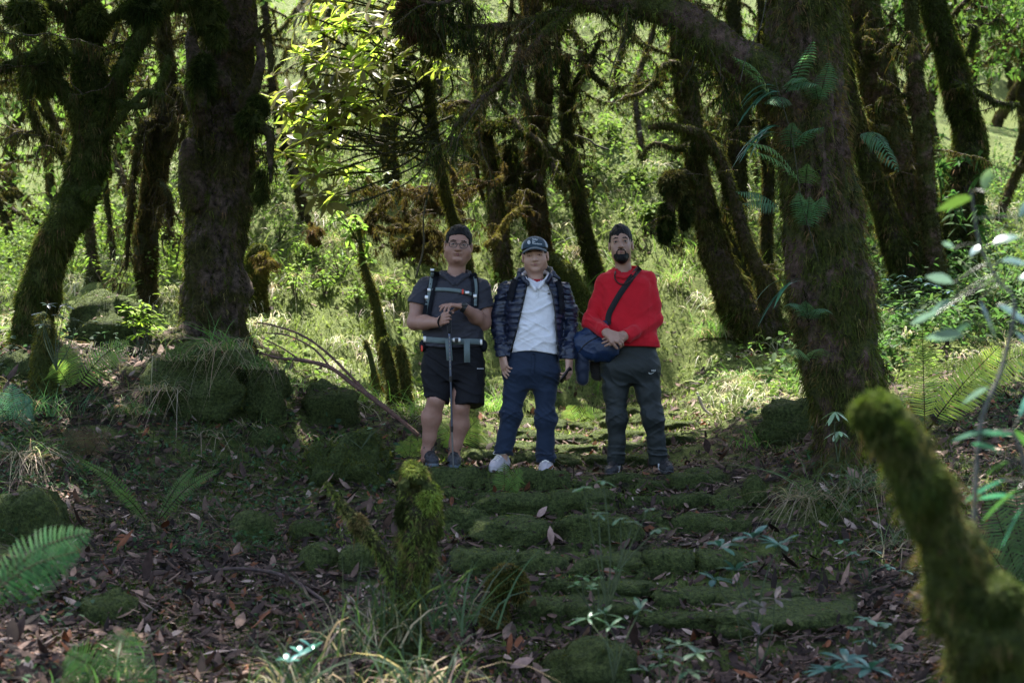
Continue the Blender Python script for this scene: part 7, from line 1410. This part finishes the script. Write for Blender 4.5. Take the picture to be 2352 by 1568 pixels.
TR3 = trousers(P3, M_tp, [(785, 1446, 60, .115), (820, 1446, 66, .125), (850, 1448, 67, .13), (880, 1449, 52, .085)],
  [[(1414, 845, 0, .100), (1414, 900, -.01, .082), (1416, 960, -.03, .068), (1417, 1010, -.01, .062), (1414, 1067, .02, .060)], [(1481, 845, 0, .100), (1489, 900, -.01, .082), (1499, 960, -.03, .068), (1507, 1010, -.01, .064), (1513, 1069, .02, .066)]], 70, (1360, 1560, 780, 1085, -.22, .22), .008)
M_logo = plain('silver_print', (.62, .64, .62), .5)
text_print('NIKE', 1495.5, 852.3, 3.4, [TR3], M_logo, P3, .02, 'trouser_lettering', .003, .03, .3)
prism('trouser_emblem', [[(1489.5, 856), (1491.0, 854.5), (1492.2, 857.2), (1491, 858.4)], [(1491, 858.4), (1492.2, 857.2), (1497, 856.8), (1495, 858.6)], [(1495, 858.6), (1497, 856.8), (1504.5, 853.0), (1500, 856.6)]], [TR3], M_logo, P3, .004)
M_sh3 = cloth('black_trainer', (.014, .014, .016), .55, 300, .3, .4, 0); M_sl3 = plain('dark_sole', (.05, .05, .05), .6)
f_, o_ = put_shoe(P3, g3a+[.01, .04, 0], g3a+[-.055, -.19, 0], M_sh3, M_sl3, lace_m=M_black); f2_, o2_ = put_shoe(P3, g3b+[-.005, .04, 0], g3b+[.055, -.19, 0], M_sh3, M_sl3, lace_m=M_black)
M_wst = plain('white_stripe', (.6, .6, .62), .5)
for f, g, sgn, par in ((f_, g3a, 1, o_), (f2_, g3b, -1, o2_)):
    st = Geo()
    for i in range(3):
        d = np.array([-.065, -.23, 0]) if sgn > 0 else np.array([.06, -.23, 0]); c = g+[0, .04, 0]+d*(.45+.11*i); u = np.array([1., 0, 0])*sgn; quad = []
        for hh, fw in ((.030, 0), (.030, .022), (.072, -.008), (.072, -.03)):
            b = c+d/np.linalg.norm(d)*fw+np.array([0, 0, hh]); s_ = .07
            while s_ > 0 and f.val((b+u*s_)[None])[0] > 0: s_ -= .002
            quad.append(b+u*(s_+.004))
        st.add(quad, [(0, 1, 2, 3)])
    o = st.build('stripes', M_wst, None, False); o.parent = par; o['kind'] = 'stuff'
# crossbody bag
M_bag = cloth('navy_nylon_bag', (.008, .024, .07), .45, 300, .35, .45, 0, .15, .004)
BG = thing('shoulder_bag', W(1372, 790, -.12), 'blue shoulder bag on a black strap hanging at the hip of the man in red', 'bag')
F_ = Field(*bounds(1310, 1440, 715, 850, -.38, .2), .005); F_.cone(W(1345, 785, -.05), W(1405, 800, -.15), .085, .055, .04, sc=(1, .7, 1)); F_.cone(W(1348, 805, -.05), W(1395, 815, -.10), .07, .05, .04, sc=(1, .8, 1)); F_.cone(W(1362, 760, -.06), W(1388, 745, -.14), .06, .03, .04)
F_.disp(lambda P: .008*ridge(np.c_[P[:, 0]+P[:, 2]*.6, P[:, 1], P[:, 2]-P[:, 0]*.2], (8, 6, 16), 81)-.003); F_.cut(lambda P: -(R3.val(P)-.004)); F_.build('bag_body', M_bag, BG); FB = F_
ribbon([R3, C3], [(1470, 614), (1458, 628), (1440, 652), (1422, 678), (1407, 704), (1398, 724), (1396, 745)], 13.5, 'bag_strap', M_foam, BG, .003, .004, 8)
ribbon([FB], [(1330, 808), (1345, 790), (1370, 775), (1390, 768)], 2.2, 'seam', M_foam, BG, .002, .002)
SLV = thing('hanging_jacket', W(1340, 850, -.04), 'dark navy jacket sleeve dangling from the blue shoulder bag', 'jacket')
F_ = Field(*bounds(1305, 1365, 800, 905, -.25, .2), .005); F_.chain([(W(1336, 815, -.04), .05), (W(1337, 845, -.04), .048), (W(1338, 872, -.04), .043)], .02); F_.disp(lambda P: .006*ridge(P, (12, 8, 12), 90)-.002); F_.build('sleeve', cloth('dark_navy_nylon', (.010, .018, .040), .5, 300, .3), SLV)
PCH = thing('hip_pouch', W(1366, 850, .06), 'dark grey pouch behind the left thigh of the man in red', 'pouch')
F_ = Field(*bounds(1335, 1410, 810, 895, -.1, .3), .005); F_.cone(W(1372, 838, .08), W(1374, 858, .08), .065, .05, .02, sc=(1, .7, 1)); F_.disp(lambda P: .004*ridge(P, (9, 9, 14), 93)); F_.build('pouch_body', cloth('dark_grey_canvas', (.035, .033, .032), .8, 300, .3), PCH)
